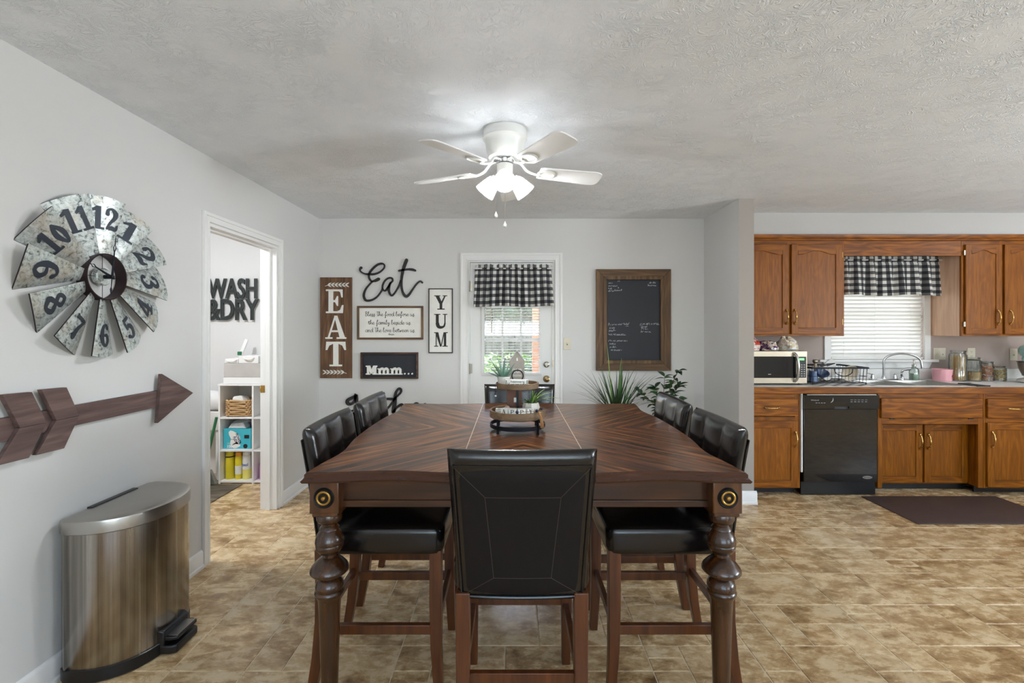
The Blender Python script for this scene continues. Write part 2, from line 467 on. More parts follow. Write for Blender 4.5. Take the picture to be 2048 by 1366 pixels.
# ------------------------------------------------------------------ room shell
XL, YB, ZC = -1.825, 4.40, 2.44
XS0, XS1, YS = 1.816, 1.936, 3.72            # end of the short partition
YK, XR, YR = 4.50, 6.20, -2.60               # kitchen wall, far side wall, wall behind the camera
XLL, YLF = -3.70, 1.00                       # laundry room
def plate(fr, a, b, c0, c1, holes):
    """a flat wall with rectangular openings, one connected shell; a, b = (lo, hi)"""
    As = sorted(set([a[0], a[1]] + [h[i] for h in holes for i in (0, 1)])); Bs = sorted(set([b[0], b[1]] + [h[i] for h in holes for i in (2, 3)]))
    bb = B(fr); vs = {}
    def v(i, j, k):
        if (i, j, k) not in vs: vs[i, j, k] = bb.V((As[i], Bs[j], (c0, c1)[k]))
        return vs[i, j, k]
    def solid(i, j):
        if not (0 <= i < len(As) - 1 and 0 <= j < len(Bs) - 1): return False
        x, y = (As[i] + As[i + 1]) / 2, (Bs[j] + Bs[j + 1]) / 2
        return not any(h[0] < x < h[1] and h[2] < y < h[3] for h in holes)
    for i in range(len(As) - 1):
        for j in range(len(Bs) - 1):
            if not solid(i, j): continue
            bb.face([v(i, j, 1), v(i + 1, j, 1), v(i + 1, j + 1, 1), v(i, j + 1, 1)]); bb.face([v(i, j, 0), v(i, j + 1, 0), v(i + 1, j + 1, 0), v(i + 1, j, 0)])
            for di, dj, e in ((-1, 0, ((i, j), (i, j + 1))), (1, 0, ((i + 1, j), (i + 1, j + 1))), (0, -1, ((i, j), (i + 1, j))), (0, 1, ((i, j + 1), (i + 1, j + 1)))):
                if not solid(i + di, j + dj): bb.face([v(*e[0], 0), v(*e[1], 0), v(*e[1], 1), v(*e[0], 1)])
    return bb
FB = lambda Y: Fr((0, Y, 0), (1, 0, 0), (0, 0, 1), (0, -1, 0))      # faces the camera
FL = Fr((0, 0, 0), (0, 1, 0), (0, 0, 1), (1, 0, 0))
DX0, DX1, DH = -0.412, 0.402, 2.04                                  # garden door opening
DY0, DY1 = 2.793, 3.619                                             # laundry doorway
KX0, KX1, KZ0, KZ1 = 3.075, 3.985, 1.10, 1.98                         # kitchen window
struct(plate(FB(YB), (XL, XS0), (0, ZC), -.15, 0, [(DX0, DX1, -.1, DH)]).obj('wall_back', M['wall']), 'pale grey painted wall with the garden door')
struct(plate(FL, (YR, YB + .15), (0, ZC), XL - .12, XL, [(DY0, DY1, -.1, 2.04)]).obj('wall_left', M['wall']), 'pale grey painted wall with the laundry doorway')
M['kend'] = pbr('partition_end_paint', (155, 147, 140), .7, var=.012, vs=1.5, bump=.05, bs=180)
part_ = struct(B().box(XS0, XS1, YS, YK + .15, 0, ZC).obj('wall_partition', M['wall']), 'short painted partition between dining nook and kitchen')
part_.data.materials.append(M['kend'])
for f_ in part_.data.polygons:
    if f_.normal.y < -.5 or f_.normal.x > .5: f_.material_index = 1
struct(plate(FB(YK), (XS1, XR), (0, ZC), -.15, 0, [(KX0, KX1, KZ0, KZ1)]).obj('wall_kitchen', M['kwall']), 'taupe painted kitchen wall')
struct(plate(FB(YR), (XL - .12, XR + .12), (0, ZC), 0, .15, [(-1.0, 1.6, .6, 2.2), (2.8, 5.2, .6, 2.2)]).obj('wall_rear', M['wall']))
struct(plate(FL, (YR, YK + .15), (0, ZC), XR, XR + .12, [(-.6, 1.4, .7, 2.1)]).obj('wall_right', M['wall']))
struct(B().box(XLL, XL - .12, YK, YK + .15, 0, ZC).obj('wall_laundry', M['wall']), 'white wall of the laundry room')
struct(B().box(XLL - .12, XLL, YLF, YK + .15, 0, ZC).obj('wall_laundry_side', M['wall']))
struct(B().box(XLL - .12, XL - .12, YLF - .12, YLF, 0, ZC).obj('wall_laundry_front', M['wall']))
struct(B().box(XLL - .12, XR + .12, YR - .15, YK + .15, ZC, ZC + .12).obj('ceiling', M['ceiling']), 'white stomp textured ceiling')
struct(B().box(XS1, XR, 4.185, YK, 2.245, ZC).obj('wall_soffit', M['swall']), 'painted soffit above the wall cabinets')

# floor: sheet with a modular tile layout, grooves between the pieces
floor = struct(B().box(XLL - .12, XR + .12, YR - .15, YK + .15, -.06, -.0025).obj('floor', M['grout']), 'tan and brown stone look tile floor')
G = .1525; GX0, GY0 = -24 * G - .03, 2.06 - 30 * G
nx, ny = int((XR - GX0) / G) + 1, int((YK - GY0) / G) + 1
occ = set(); tiles = []; tr = random.Random(5)
for j in range(ny):
    for i in range(nx):
        if (i, j) in occ: continue
        opts = []
        for w, h, p in ((2, 2, .42), (2, 1, .26), (1, 2, .14), (3, 2, .08), (1, 1, .12)):
            if all((i + a, j + b) not in occ and i + a < nx and j + b < ny for a in range(w) for b in range(h)): opts.append((w, h, p))
        w, h, _ = tr.choices(opts, [o[2] for o in opts])[0]
        for a in range(w):
            for b in range(h): occ.add((i + a, j + b))
        if (w, h) == (1, 1) and tr.random() < .55:
            tiles += [(i, j, 1, .5), (i, j + .5, 1, .5)]
        else: tiles.append((i, j, w, h))
def tile_mesh(b, x, y, w, h, z=0.0):
    g, e = .0022, .0022
    lo = [b.V(p) for p in ((x + g, y + g, -.0025), (x + w - g, y + g, -.0025), (x + w - g, y + h - g, -.0025), (x + g, y + h - g, -.0025))]
    hi = [b.V(p) for p in ((x + g + e, y + g + e, z), (x + w - g - e, y + g + e, z), (x + w - g - e, y + h - g - e, z), (x + g + e, y + h - g - e, z))]
    b.face(hi)
    for k in range(4): b.face([lo[k], lo[(k + 1) % 4], hi[(k + 1) % 4], hi[k]])
meshes = {}; vis = []; rest = []
for i, j, w, h in tiles:
    x, y = GX0 + i * G, GY0 + j * G; cx, cy = x + w * G / 2, y + h * G / 2
    if cx > XR or cx < XLL or cy < YR or (cx < XL - .12 and cy < YLF): continue
    ok = False
    if cy > 1.5:
        u, v = CX + cx * F / cy, CY + CAMZ * F / cy
        ok = -60 < u < 2110 and v < 1420 and not (cx < XL - .1 and not (DY0 - .2 < cy and 380 < u < 560)) and not (XS1 < cx and cy > 3.98) and not (cy > YB)
        if abs(cx) < XS0 and cy > 3.9 and cx > -1.2: ok = False
    (vis if ok else rest).append((w * h * G * G / max(cy, .5) ** 2, x, y, w, h))
vis.sort(reverse=True); rest += vis[292:]; vis = vis[:292]
for _, x, y, w, h in vis:
    if (w, h) not in meshes:
        b = B(); tile_mesh(b, -w * G / 2, -h * G / 2, w * G, h * G); meshes[w, h] = b.mesh('floor_tile', M['tile'], 0)
    o = bpy.data.objects.new('floor_tile', meshes[w, h]); COL.objects.link(o); o.parent = floor
    o.location = Vector((x + w * G / 2, y + h * G / 2, 0)) - OFF['floor']
b = B()
for _, x, y, w, h in rest: tile_mesh(b, x, y, w * G, h * G)
b.obj('distant_floor_tiling', M['tile'], floor, smooth=0)['kind'] = 'stuff'

# baseboards and casings
def baseboard(name, p, q, nrm):
    p, q, nrm = Vector((*p, 0)), Vector((*q, 0)), Vector((*nrm, 0)); d = (q - p)
    prof = [(0, 0), (.020, 0), (.020, .016), (.013, .022), (.013, .088), (.009, .096), (.005, .102), (0, .104)]
    B().loft([[p + nrm * a + Vector((0, 0, z)) + d * k for a, z in prof] for k in (0, 1)]).obj(name, M['trim'])
    return struct(bpy.data.objects[name], None)
baseboard('baseboard_left', (XL, YR + .01), (XL, DY0 - .062), (1, 0))
baseboard('baseboard_left_end', (XL, DY1 + .062), (XL, YB), (1, 0))
baseboard('baseboard_back', (XL + .02, YB), (DX0 - .075, YB), (0, -1))
baseboard('baseboard_back_end', (DX1 + .075, YB), (XS0 - .02, YB), (0, -1))
baseboard('baseboard_partition', (XS0 - .02, YS), (XS1 + .02, YS), (0, -1))
baseboard('baseboard_partition_side', (XS0, YS), (XS0, YB), (-1, 0))
baseboard('baseboard_rear', (XL, YR), (XR, YR), (0, 1))
def casing(name, fr, a0, a1, top, c, w=.058, sill=None):
    b = B(fr)
    def U(o, i): return [(a0 - o, 0), (a0 - i, 0), (a0 - i, top + i), (a1 + i, top + i), (a1 + i, 0), (a1 + o, 0), (a1 + o, top + o), (a0 - o, top + o)]
    b.prism(U(w, .004), c, c + .011); b.prism(U(w - .001, w - .022), c, c + .019); b.prism(U(.018, .0041), c, c + .014)
    return struct(b.obj(name, M['trim'], bevel=.002))
casing('trim_laundry_doorway', FL, DY0, DY1, 2.04, XL, .06)
casing('trim_garden_door', FB(YB), DX0, DX1, DH, 0, .075)
# laundry jamb, stop and strike plate
j = B(FL)
t_ = .018
j.prism([(DY0, 0), (DY0 + t_, 0), (DY0 + t_, 2.04 - t_), (DY1 - t_, 2.04 - t_), (DY1 - t_, 0), (DY1, 0), (DY1, 2.04), (DY0, 2.04)], XL - .125, XL + .002)
j.prism([(DY0 + t_, 0), (DY0 + t_ + .012, 0), (DY0 + t_ + .012, 2.04 - t_ - .012), (DY1 - t_ - .012, 2.04 - t_ - .012), (DY1 - t_ - .012, 0), (DY1 - t_, 0), (DY1 - t_, 2.04 - t_), (DY0 + t_, 2.04 - t_)], XL - .075, XL - .045)
jamb = struct(j.obj('door_1', M['trim'], bevel=.001), 'white jamb of the laundry doorway')
sp = B().box(XL - .122, XL - .088, DY1 - t_ - .002, DY1 - t_ + .001, .905, .962); sp.box(XL - .126, XL - .120, DY1 - t_ - .006, DY1 - t_, .915, .952)
sp.obj('strike_plate', M['brass'], jamb, bevel=.001)
# unseen windows added behind and beside the camera to admit fill light
for k, (fr, a0, a1, z0, z1, c) in enumerate(((FB(YR), -1.0, 1.6, .6, 2.2, .07), (FB(YR), 2.8, 5.2, .6, 2.2, .07), (FL, -.6, 1.4, .7, 2.1, XR + .05))):
    b = B(fr); w = .05
    b.prism([(a0, z0), (a1, z0), (a1, z0 + w), (a0, z0 + w)], c - .02, c + .02); b.prism([(a0, z1 - w), (a1, z1 - w), (a1, z1), (a0, z1)], c - .02, c + .02)
    for x in (a0, (a0 + a1) / 2 - w / 2, a1 - w): b.prism([(x, z0 + w), (x + w, z0 + w), (x + w, z1 - w), (x, z1 - w)], c - .02, c + .02)
    win = struct(b.obj('window_%d' % (k + 2), M['trim'])); win['label'] = 'white framed window added out of view to admit fill light'
    B(fr).prism([(a0 + w, z0 + w), (a1 - w, z0 + w), (a1 - w, z1 - w), (a0 + w, z1 - w)], c - .003, c + .003).obj('pane', M['glass'], win)

# ------------------------------------------------------------------ garden door (door_2)
LX0, LX1, LZ0, LZ1 = -.268, .262, .975, 1.925            # glazed opening in the slab
YD = YB + .012
door = struct(plate(FB(YD), (DX0 + .016, DX1 - .016), (.012, DH - .016), -.044, 0, [(LX0, LX1, LZ0, LZ1)]).obj('door_2', M['doorw'], bevel=.0015), 'white half glazed garden door with blind and gingham valance')
b = B(FB(YB)); b.prism([(DX0, 0), (DX0 + .012, 0), (DX0 + .012, DH - .012), (DX1 - .012, DH - .012), (DX1 - .012, 0), (DX1, 0), (DX1, DH), (DX0, DH)], -.15, .001)
b.obj('door_jamb', M['trim'], door)
b = B(FB(YD))
for (x0, x1) in ((DX0 + .09, -.05), (.04, DX1 - .09)):
    for k, e in ((0, 0.0), (1, .03)):
        b.rect(x0 + e, x1 - e, .2 + e, .84 - e, 0, .004 + .003 * k)
b.obj('raised_panel', M['doorw'], door, bevel=.003)
def ring(b, a0, a1, z0, z1, w, c0, c1):
    b.prism([(a0, z0), (a1, z0), (a1 - w, z0 + w), (a0 + w, z0 + w)], c0, c1); b.prism([(a0 + w, z1 - w), (a1 - w, z1 - w), (a1, z1), (a0, z1)], c0, c1)
    b.prism([(a0, z0), (a0 + w, z0 + w), (a0 + w, z1 - w), (a0, z1)], c0, c1); b.prism([(a1 - w, z0 + w), (a1, z0), (a1, z1), (a1 - w, z1 - w)], c0, c1)
    return b
ring(B(FB(YD)), LX0 - .022, LX1 + .022, LZ0 - .022, LZ1 + .022, .03, 0, .012).obj('glazing_frame', M['doorw'], door, bevel=.003)
dw, dh = (LX1 - LX0) / 3, (LZ1 - LZ0) / 3
b = B(FB(YD))
for k in (1, 2):
    b.rect(LX0 + dw * k - .009, LX0 + dw * k + .009, LZ0, LZ1, -.032, -.012); b.rect(LX0, LX1, LZ0 + dh * k - .009, LZ0 + dh * k + .009, -.0325, -.0115)
b.obj('muntin_grille', M['doorw'], door, bevel=.003)
for i in range(3):
    for k in range(3):
        B(FB(YD)).rect(LX0 + dw * i + .008, LX0 + dw * (i + 1) - .008, LZ0 + dh * k + .008, LZ0 + dh * (k + 1) - .008, -.024, -.020).obj('pane', M['glass'], door)
for z in (1.80, 1.02, .25):
    b = B(); b.tube([(DX0 + .012, YB - .006, z - .05), (DX0 + .012, YB - .006, z + .05)], .006, 8); b.box(DX0 + .004, DX0 + .036, YD - .002, YD, z - .045, z + .045)
    b.obj('hinge', M['nickel'], door)
kx = (1093 - CX) * YB / F
mt = Matrix.Rotation(PI / 2, 3, 'X')
b = B(); b.lathe([(0, 0), (.027, 0), (.030, .004), (.027, .012), (.018, .016), (.016, .022), (0, .023)], (kx, YD, 1.41 - 74 * YB / F), 24, mt); b.box(kx - .004, kx + .004, YD - .036, YD - .02, 1.041, 1.079)
b.obj('deadbolt', M['nickel'], door)
b = B(); b.lathe([(0, 0), (.032, 0), (.033, .005), (.026, .010), (.012, .014), (.011, .030), (.022, .038), (.028, .050), (.026, .062), (.015, .068), (0, .069)], (kx, YD, 1.41 - 103 * YB / F), 24, mt)
b.obj('door_knob', M['abrass'], door)
b = B(); b.box(DX1 - .016, DX1 - .012, YD - .012, YD - .002, 1.035, 1.10); b.obj('strike_plate', M['brass'], door)

# mini blind of the door
bx0, bx1 = -.252, .268
bl = thing('window_blind', 'white mini blind hanging over the garden door glass', 'blind', (0, YD - .03, LZ0 - .005))
B().box(bx0, bx1, YD - .042, YD - .016, 1.935, 1.965).obj('head_rail', M['doorw'], bl, bevel=.002)
B().box(bx0, bx1, YD - .040, YD - .018, .972, .984).obj('bottom_rail', M['doorw'], bl, bevel=.002)
def slat_mesh(w, d, tilt, name, mat, sag=.003):
    b = B(); rows = []
    for k in range(5):
        s = (k / 4 - .5); y = s * d; z = sag * (1 - 4 * s * s); ca, sa = math.cos(tilt), math.sin(tilt)
        rows.append((y * ca - z * sa, y * sa + z * ca))
    pr = [(y, z + .0006) for y, z in rows] + [(y, z - .0006) for y, z in rows[::-1]]
    b.loft([[(-w / 2, y, z) for y, z in pr], [(w / 2, y, z) for y, z in pr]]); return b.mesh(name, mat, 60)
sm = slat_mesh(bx1 - bx0 - .006, .025, math.radians(12), 'slat', M['slat'])
n = 36
for k in range(n):
    o = bpy.data.objects.new('slat', sm); COL.objects.link(o); o.parent = bl
    o.location = Vector(((bx0 + bx1) / 2, YD - .029, .992 + k * (1.93 - .992) / n)) - OFF[bl.name]
for x in (-.17, .01, .19):
    b = B(); b.tube([(x, YD - .0425, .985), (x, YD - .0425, 1.94)], .0008, 4); b.tube([(x, YD - .0155, .985), (x, YD - .0155, 1.94)], .0008, 4); b.obj('ladder_cord', M['doorw'], bl)
B().tube([(-.195, YD - .05, 1.93), (-.195, YD - .052, 1.36)], .0035, 6).obj('tilt_wand', M['plate'], bl)

# gingham valances
def valance(name, label, x0, x1, ztop, zbot, y, flare, mat, nplea, seed, sideback):
    r = random.Random(seed); ph = [r.uniform(0, 6) for _ in range(5)]
    t = thing(name, label, 'curtain', ((x0 + x1) / 2, y, zbot))
    xc, hw = (x0 + x1) / 2, (x1 - x0) / 2
    def f(u, v):                       # v: 0 top .. 1 hem
        s = u * 2 - 1; w = hw * (1 + flare * v)
        dep = (.012 + .020 * v)
        wav = math.sin(u * nplea * 2 * PI + ph[0] + .5 * math.sin(u * 9 + ph[1])) + .5 * math.sin(u * nplea * 3.1 * PI + ph[2])
        yy = y - dep * (1 + .75 * wav)
        if v > .13 and v < .2: yy += .006
        edge = max(0, abs(s) - .93) / .07
        yy += edge * edge * sideback
        zz = ztop + (zbot - ztop) * v + (.004 * math.sin(u * nplea * 4 * PI + ph[3]) if v < .05 else 0) + .006 * math.sin(u * 11 + ph[4]) * v
        return (xc + s * w + .010 * math.sin(u * nplea * 2 * PI + ph[2]) * (v - .3), yy, zz)
    b = B(); b.grid(f, 150, 24, uv=lambda u, v: (u, v)); b.obj('cloth', mat, t, smooth=80, solid=.0015)
    b = B(); zr = ztop - .038; b.tube([(x0 - .012, y + sideback * .9, zr), (x0 - .012, y - .008, zr), (x1 + .012, y - .008, zr), (x1 + .012, y + sideback * .9, zr)], .006, 8)
    b.obj('curtain_rod', M['whiteplastic'], t)
    return t
z = lambda py, D: CAMZ - (py - CY) * D / F
xx = lambda px, D: (px - CX) * D / F
valance('gingham_valance', 'black and white gingham valance on the garden door', xx(950, 4.33), xx(1103, 4.33), z(529, 4.33), z(613, 4.33), 4.335, .055, mk_gingham('door_gingham', 12.5, 6.4), 9, 3, .07)
valance('gingham_valance', 'black and white gingham valance over the kitchen sink window', 3.105, xx(1880, 4.36), z(512, 4.36), z(591, 4.36), 4.36, .012, mk_gingham('kitchen_gingham', 15.5, 6.4), 7, 8, .05)

# ------------------------------------------------------------------ lettering shapes
def R4(a0, a1, b0, b1): return ('p', [(a0, b0), (a1, b0), (a1, b1), (a0, b1)])
def P(*pts): return ('p', list(pts))
def K(w, *pts): return ('s', list(pts), w)
GLY = {
 'E': [R4(.13, .37, 0, 1), R4(0, .5, 0, .07), R4(0, .5, .93, 1), R4(.3, .84, .92, 1), P((.84, 1), (.55, .97), (.72, .88), (.78, .66), (.85, .66)), R4(.3, .86, 0, .08), P((.86, 0), (.89, .34), (.81, .34), (.72, .14), (.5, .05)), R4(.3, .6, .46, .55), P((.62, .72), (.56, .72), (.46, .55), (.46, .47), (.56, .30), (.62, .30))],
 'A': [P((.44, 1), (.52, 1), (.20, .05), (.11, .05)), P((.42, 1), (.57, 1), (.94, .05), (.68, .05)), R4(.24, .76, .29, .37), R4(0, .34, 0, .07), R4(.54, 1, 0, .07)],
 'T': [R4(.03, .97, .91, 1), P((.03, 1), (0, .66), (.08, .66), (.18, .84), (.38, .92), (.38, 1)), P((.97, 1), (1, .66), (.92, .66), (.82, .84), (.62, .92), (.62, 1)), R4(.37, .63, 0, 1), R4(.19, .81, 0, .07)],
 'Y': [P((.07, 1), (.36, 1), (.62, .45), (.42, .38)), P((.79, 1), (.90, 1), (.62, .42), (.52, .50)), R4(.42, .62, 0, .46), R4(.24, .80, 0, .07), R4(0, .47, .94, 1), R4(.65, 1, .94, 1)],
 'U': [R4(.13, .35, .30, 1), R4(.78, .87, .30, 1), R4(0, .48, .94, 1), R4(.66, 1, .94, 1), K([.22, .22, .17, .12, .09], (.24, .36), (.32, .13), (.53, .055), (.75, .14), (.825, .36))],
 'M': [R4(.12, .19, 0, 1), R4(.74, .92, 0, 1), P((.08, 1), (.32, 1), (.56, 0), (.45, 0)), P((.50, .04), (.56, 0), (.80, 1), (.72, 1)), R4(0, .31, 0, .06), R4(.62, 1.04, 0, .06), R4(0, .25, .94, 1), R4(.74, 1.04, .94, 1)],
 'P': [R4(.14, .30, 0, 1), R4(.02, .44, 0, .06), R4(.02, .3, .94, 1), K([.06, .09, .15, .09, .06], (.28, .96), (.62, .95), (.78, .74), (.62, .50), (.28, .48))],
 '1': [R4(.19, .41, 0, 1), R4(.04, .56, 0, .10), P((.22, 1), (.0, .80), (.03, .72), (.22, .80))],
 '2': [K([.15, .10, .12, .19, .15, .10, .07], (.10, .70), (.13, .90), (.32, .95), (.50, .78), (.44, .56), (.22, .33), (.07, .08)), K([.06, .17, .16, .05], (.06, .06), (.28, .13), (.48, .08), (.60, .28))],
 '3': [K([.16, .08, .12, .16, .07], (.09, .76), (.17, .92), (.36, .92), (.44, .74), (.24, .55)), K([.07, .14, .18, .11, .08, .16], (.24, .55), (.44, .47), (.47, .22), (.30, .05), (.14, .07), (.08, .22))],
 '4': [P((.34, 1), (.48, 1), (.16, .35), (.0, .30)), R4(0, .64, .24, .34), R4(.34, .53, 0, 1), R4(.22, .66, 0, .09)],
 '5': [P((.12, 1), (.50, 1), (.55, .84), (.12, .84)), R4(.10, .19, .5, 1), K([.07, .12, .19, .16, .09, .15], (.14, .50), (.32, .60), (.48, .40), (.42, .12), (.22, .05), (.08, .18))],
 '6': [K([.15, .08, .13, .20, .14, .10, .15, .13, .07], (.48, .80), (.37, .95), (.19, .82), (.11, .45), (.17, .13), (.33, .05), (.48, .26), (.40, .48), (.2, .48))],
 '7': [P((.02, 1), (.10, 1), (.12, .96), (.58, .96), (.56, .80), (.06, .80)), K([.09, .14, .20], (.52, .88), (.33, .48), (.26, .05))],
 '8': [K([.09, .14, .10, .14, .10, .13, .09], (.28, .55), (.10, .74), (.28, .94), (.46, .74), (.28, .55), (.2, .52), (.18, .5)), K([.1, .18, .11, .18, .1], (.28, .52), (.06, .28), (.28, .05), (.50, .28), (.28, .52))],
 '0': [K([.09, .19, .09, .19, .09], (.28, .95), (.10, .5), (.28, .05), (.46, .5), (.28, .95))],
}
GLY['9'] = [('s', [(.58 - a, 1 - b_) for a, b_ in g[1]], g[2]) for g in GLY['6']]
def glyph(b, ch, a, bb, w, h, c0, c1, rot=0.0, ca=None, cb=None, dice=0):
    """place a letter so that its box's lower left corner is at (a, bb); rot about (ca, cb)"""
    def tf(p):
        x, y = a + p[0] * w, bb + p[1] * h
        if rot:
            dx, dy = x - ca, y - cb; x, y = ca + dx * math.cos(rot) - dy * math.sin(rot), cb + dx * math.sin(rot) + dy * math.cos(rot)
        return (x, y)
    for gi, g in enumerate(GLY[ch]):
        c1 = c1 + .00012
        if g[0] == 'p' and dice:                    # finely divided, so that it follows a curved sheet
            t_bm = bmesh.new(); f0 = t_bm.faces.new([t_bm.verts.new((*tf(p), 0)) for p in g[1]])
            bmesh.ops.triangulate(t_bm, faces=[f0]); bmesh.ops.subdivide_edges(t_bm, edges=t_bm.edges[:], cuts=dice, use_grid_fill=True)
            vm = {v: b.V((v.co.x, v.co.y, c1)) for v in t_bm.verts}
            for f_ in t_bm.faces: b.face([vm[v] for v in f_.verts])
            t_bm.free()
        elif g[0] == 'p': b.prism([tf(p) for p in g[1]], c0, c1)
        else:
            ws = g[2] if isinstance(g[2], list) else [g[2]] * len(g[1])
            b.brush([tf(p) for p in g[1]], [q * (w + h) / 2 * 1.15 for q in ws], c0, c1)
    return b
SCR = {   # single stroke handwriting, x-height 1
 'a': ([[(.8, .9), (.45, 1), (.1, .6), (.1, .15), (.35, 0), (.65, .35), (.82, .95), (.78, .25), (.9, 0), (1.1, .2)]], 1.0),
 'b': ([[(0, .4), (.3, 1.5), (.38, 2), (.2, 1.95), (.12, 1), (.14, .1), (.45, 0), (.72, .4), (.6, .85), (.3, .7)]], .85),
 'd': ([[(.75, .85), (.4, 1), (.1, .6), (.1, .15), (.4, 0), (.7, .4), (.9, 2.0), (.82, .3), (.95, 0), (1.1, .2)]], 1.05),
 'e': ([[(0, .3), (.45, .5), (.65, .8), (.42, 1), (.15, .7), (.14, .2), (.42, 0), (.8, .3)]], .8),
 'f': ([[(0, .3), (.4, 1.2), (.6, 1.9), (.42, 2.05), (.3, 1.4), (.25, 0), (.12, -.8), (.3, -.75), (.36, .1), (.7, .35)]], .7),
 'h': ([[(0, .4), (.32, 1.5), (.36, 2), (.2, 1.9), (.14, .9), (.12, 0), (.22, .5), (.48, .95), (.62, .75), (.62, .1), (.85, .15)]], .85),
 'i': ([[(0, .4), (.2, 1), (.2, .2), (.35, 0), (.55, .25)], [(.24, 1.4), (.26, 1.48)]], .55),
 'l': ([[(0, .4), (.32, 1.6), (.34, 2), (.16, 1.9), (.12, .3), (.3, 0), (.55, .25)]], .55),
 'm': ([[(0, .8), (.1, .95), (.12, 0), (.2, .6), (.4, 1), (.5, .8), (.5, 0), (.6, .6), (.8, 1), (.92, .8), (.92, .1), (1.15, .2)]], 1.15),
 'n': ([[(0, .8), (.1, .95), (.12, 0), (.22, .6), (.45, 1), (.58, .75), (.58, .1), (.8, .2)]], .8),
 'o': ([[(.5, .95), (.15, .8), (.08, .3), (.35, 0), (.65, .3), (.6, .8), (.45, .95), (.6, .75), (.9, .85)]], .85),
 'r': ([[(0, .5), (.18, 1.05), (.3, .9), (.5, .9), (.42, .3), (.5, 0), (.75, .25)]], .7),
 's': ([[(0, .2), (.3, .9), (.38, 1.05), (.42, .5), (.35, -.2), (.1, -.3), (.2, 0), (.6, .25)]], .65),
 't': ([[(0, .4), (.3, 1.6), (.24, .4), (.35, 0), (.6, .25)], [(-.1, 1.15), (.65, 1.25)]], .6),
 'u': ([[(0, .8), (.12, 1), (.1, .2), (.32, 0), (.6, .5), (.65, 1), (.62, .2), (.75, 0), (.9, .2)]], .9),
 'v': ([[(0, .9), (.15, .95), (.3, 0), (.55, .9), (.8, .85)]], .75),
 'w': ([[(0, .9), (.12, .9), (.2, 0), (.45, .8), (.52, 0), (.85, .95), (1, .85)]], .95),
 'y': ([[(0, .8), (.12, 1), (.12, .4), (.32, .2), (.58, .95), (.55, 0), (.4, -.8), (.2, -.7), (.45, -.1), (.8, .3)]], .8),
 'B': ([[(.1, 0), (.2, 1), (.25, 2)], [(.05, 1.6), (.3, 2.05), (.7, 1.8), (.6, 1.25), (.3, 1.05), (.75, .8), (.7, .15), (.25, 0)]], .95),
 'T': ([[(-.1, 1.85), (.5, 1.95), (.95, 1.9)], [(.4, 1.9), (.32, .6), (.38, 0), (.6, .25)]], .75),
 'A': ([[(0, 0), (.45, 1.6), (.6, 1.7), (.7, .2), (.9, 0)], [(.15, .6), (.75, .65)]], .9),
 'H': ([[(.1, 0), (.15, 1.8)], [(.8, 1.8), (.75, .2), (.9, 0)], [(.1, .9), (.8, 1.0)]], 1.0), 'p': ([[(0, .5), (.15, 1), (.1, -.8)], [(.12, .5), (.4, 1), (.65, .6), (.4, .05), (.12, .2)]], .75),
 ' ': ([], .55), '.': ([[(.05, .05), (.12, .03)]], .3),
}
def script(b, txt, a, bb, x, pen, c0, c1, sx=1.0, width=None, n=3):
    tot = sum(SCR[c][1] for c in txt)
    if width: sx = width / (tot * x)
    for ch in txt:
        st, adv = SCR[ch]
        for s_ in st: b.brush([(a + p[0] * x * sx, bb + p[1] * x) for p in s_], pen, c0, c1, n=n)
        a += adv * x * sx
    return b
def scribble(b, a, bb, length, x, pen, c0, c1, seed):
    r = random.Random(seed); pts = []; p = 0.0; k = 0
    while p < length:
        pts.append((a + p, bb + x * ((.95 if k % 2 else .05) + r.uniform(-.2, .25) + (r.random() < .14) * .8))); p += x * r.uniform(.28, .5); k += 1
        if len(pts) > 2 and r.random() < .16:
            b.brush(pts, pen, c0, c1, n=2); pts = []; p += x * .4
    if len(pts) > 1: b.brush(pts, pen, c0, c1, n=2)

# ------------------------------------------------------------------ wall signs on the back wall
YW = YB - .0015
def pxbox(x0, x1, y0, y1, D=YB): return xx(x0, D), xx(x1, D), z(y1, D), z(y0, D)
def sign(name, label, x0, x1, z0, cat='sign', group=None): return thing(name, label, cat, ((x0 + x1) / 2, YW - .01, z0), group)
# tall plank sign
x0, x1, z0, z1 = pxbox(641.5, 705, 555, 756)
s1 = sign('plank_sign', 'tall brown plank sign with white letters E A T and leaf sprigs', x0, x1, z0)
w = (x1 - x0) / 3
for k in range(3): B(FB(YW)).rect(x0 + w * k + .0006, x0 + w * (k + 1) - .0006, z0, z1, 0, .016).obj('plank', M['barn'], s1, bevel=.0015)
H = z1 - z0
for ch, cy0, cy1, wd in (('E', .645, .88, .62), ('A', .39, .62, .66), ('T', .118, .362, .64)):
    b = B(FB(YW)); lw = (x1 - x0) * wd; a = (x0 + x1) / 2 - lw / 2; glyph(b, ch, a, z0 + H * cy0, lw, H * (cy1 - cy0), .016, .020); b.obj('letter', M['letterwhite'], s1)
def sprig(parent, cx, cz, L, flip):
    b = B(FB(YW)); pts = [(cx - L / 2 * flip, cz - .012), (cx - L / 4 * flip, cz + .002), (cx, cz + .002), (cx + L / 2 * flip, cz - .006)]
    b.brush(pts, .004, .016, .0185)
    for k in range(6):
        t = k / 6 + .12; px_ = cx + (-.5 + t) * L * flip; pz = cz
        for sg in (1, -1):
            b.brush([(px_, pz), (px_ + .014 * flip, pz + sg * .009), (px_ + .034 * flip, pz + sg * .020)], [.004, .012, .002], .016, .0185)
    b.obj('leaf_sprig', M['letterwhite'], parent)
sprig(s1, (x0 + x1) / 2, z0 + H * .925, .2, 1); sprig(s1, (x0 + x1) / 2, z0 + H * .06, .2, -1)
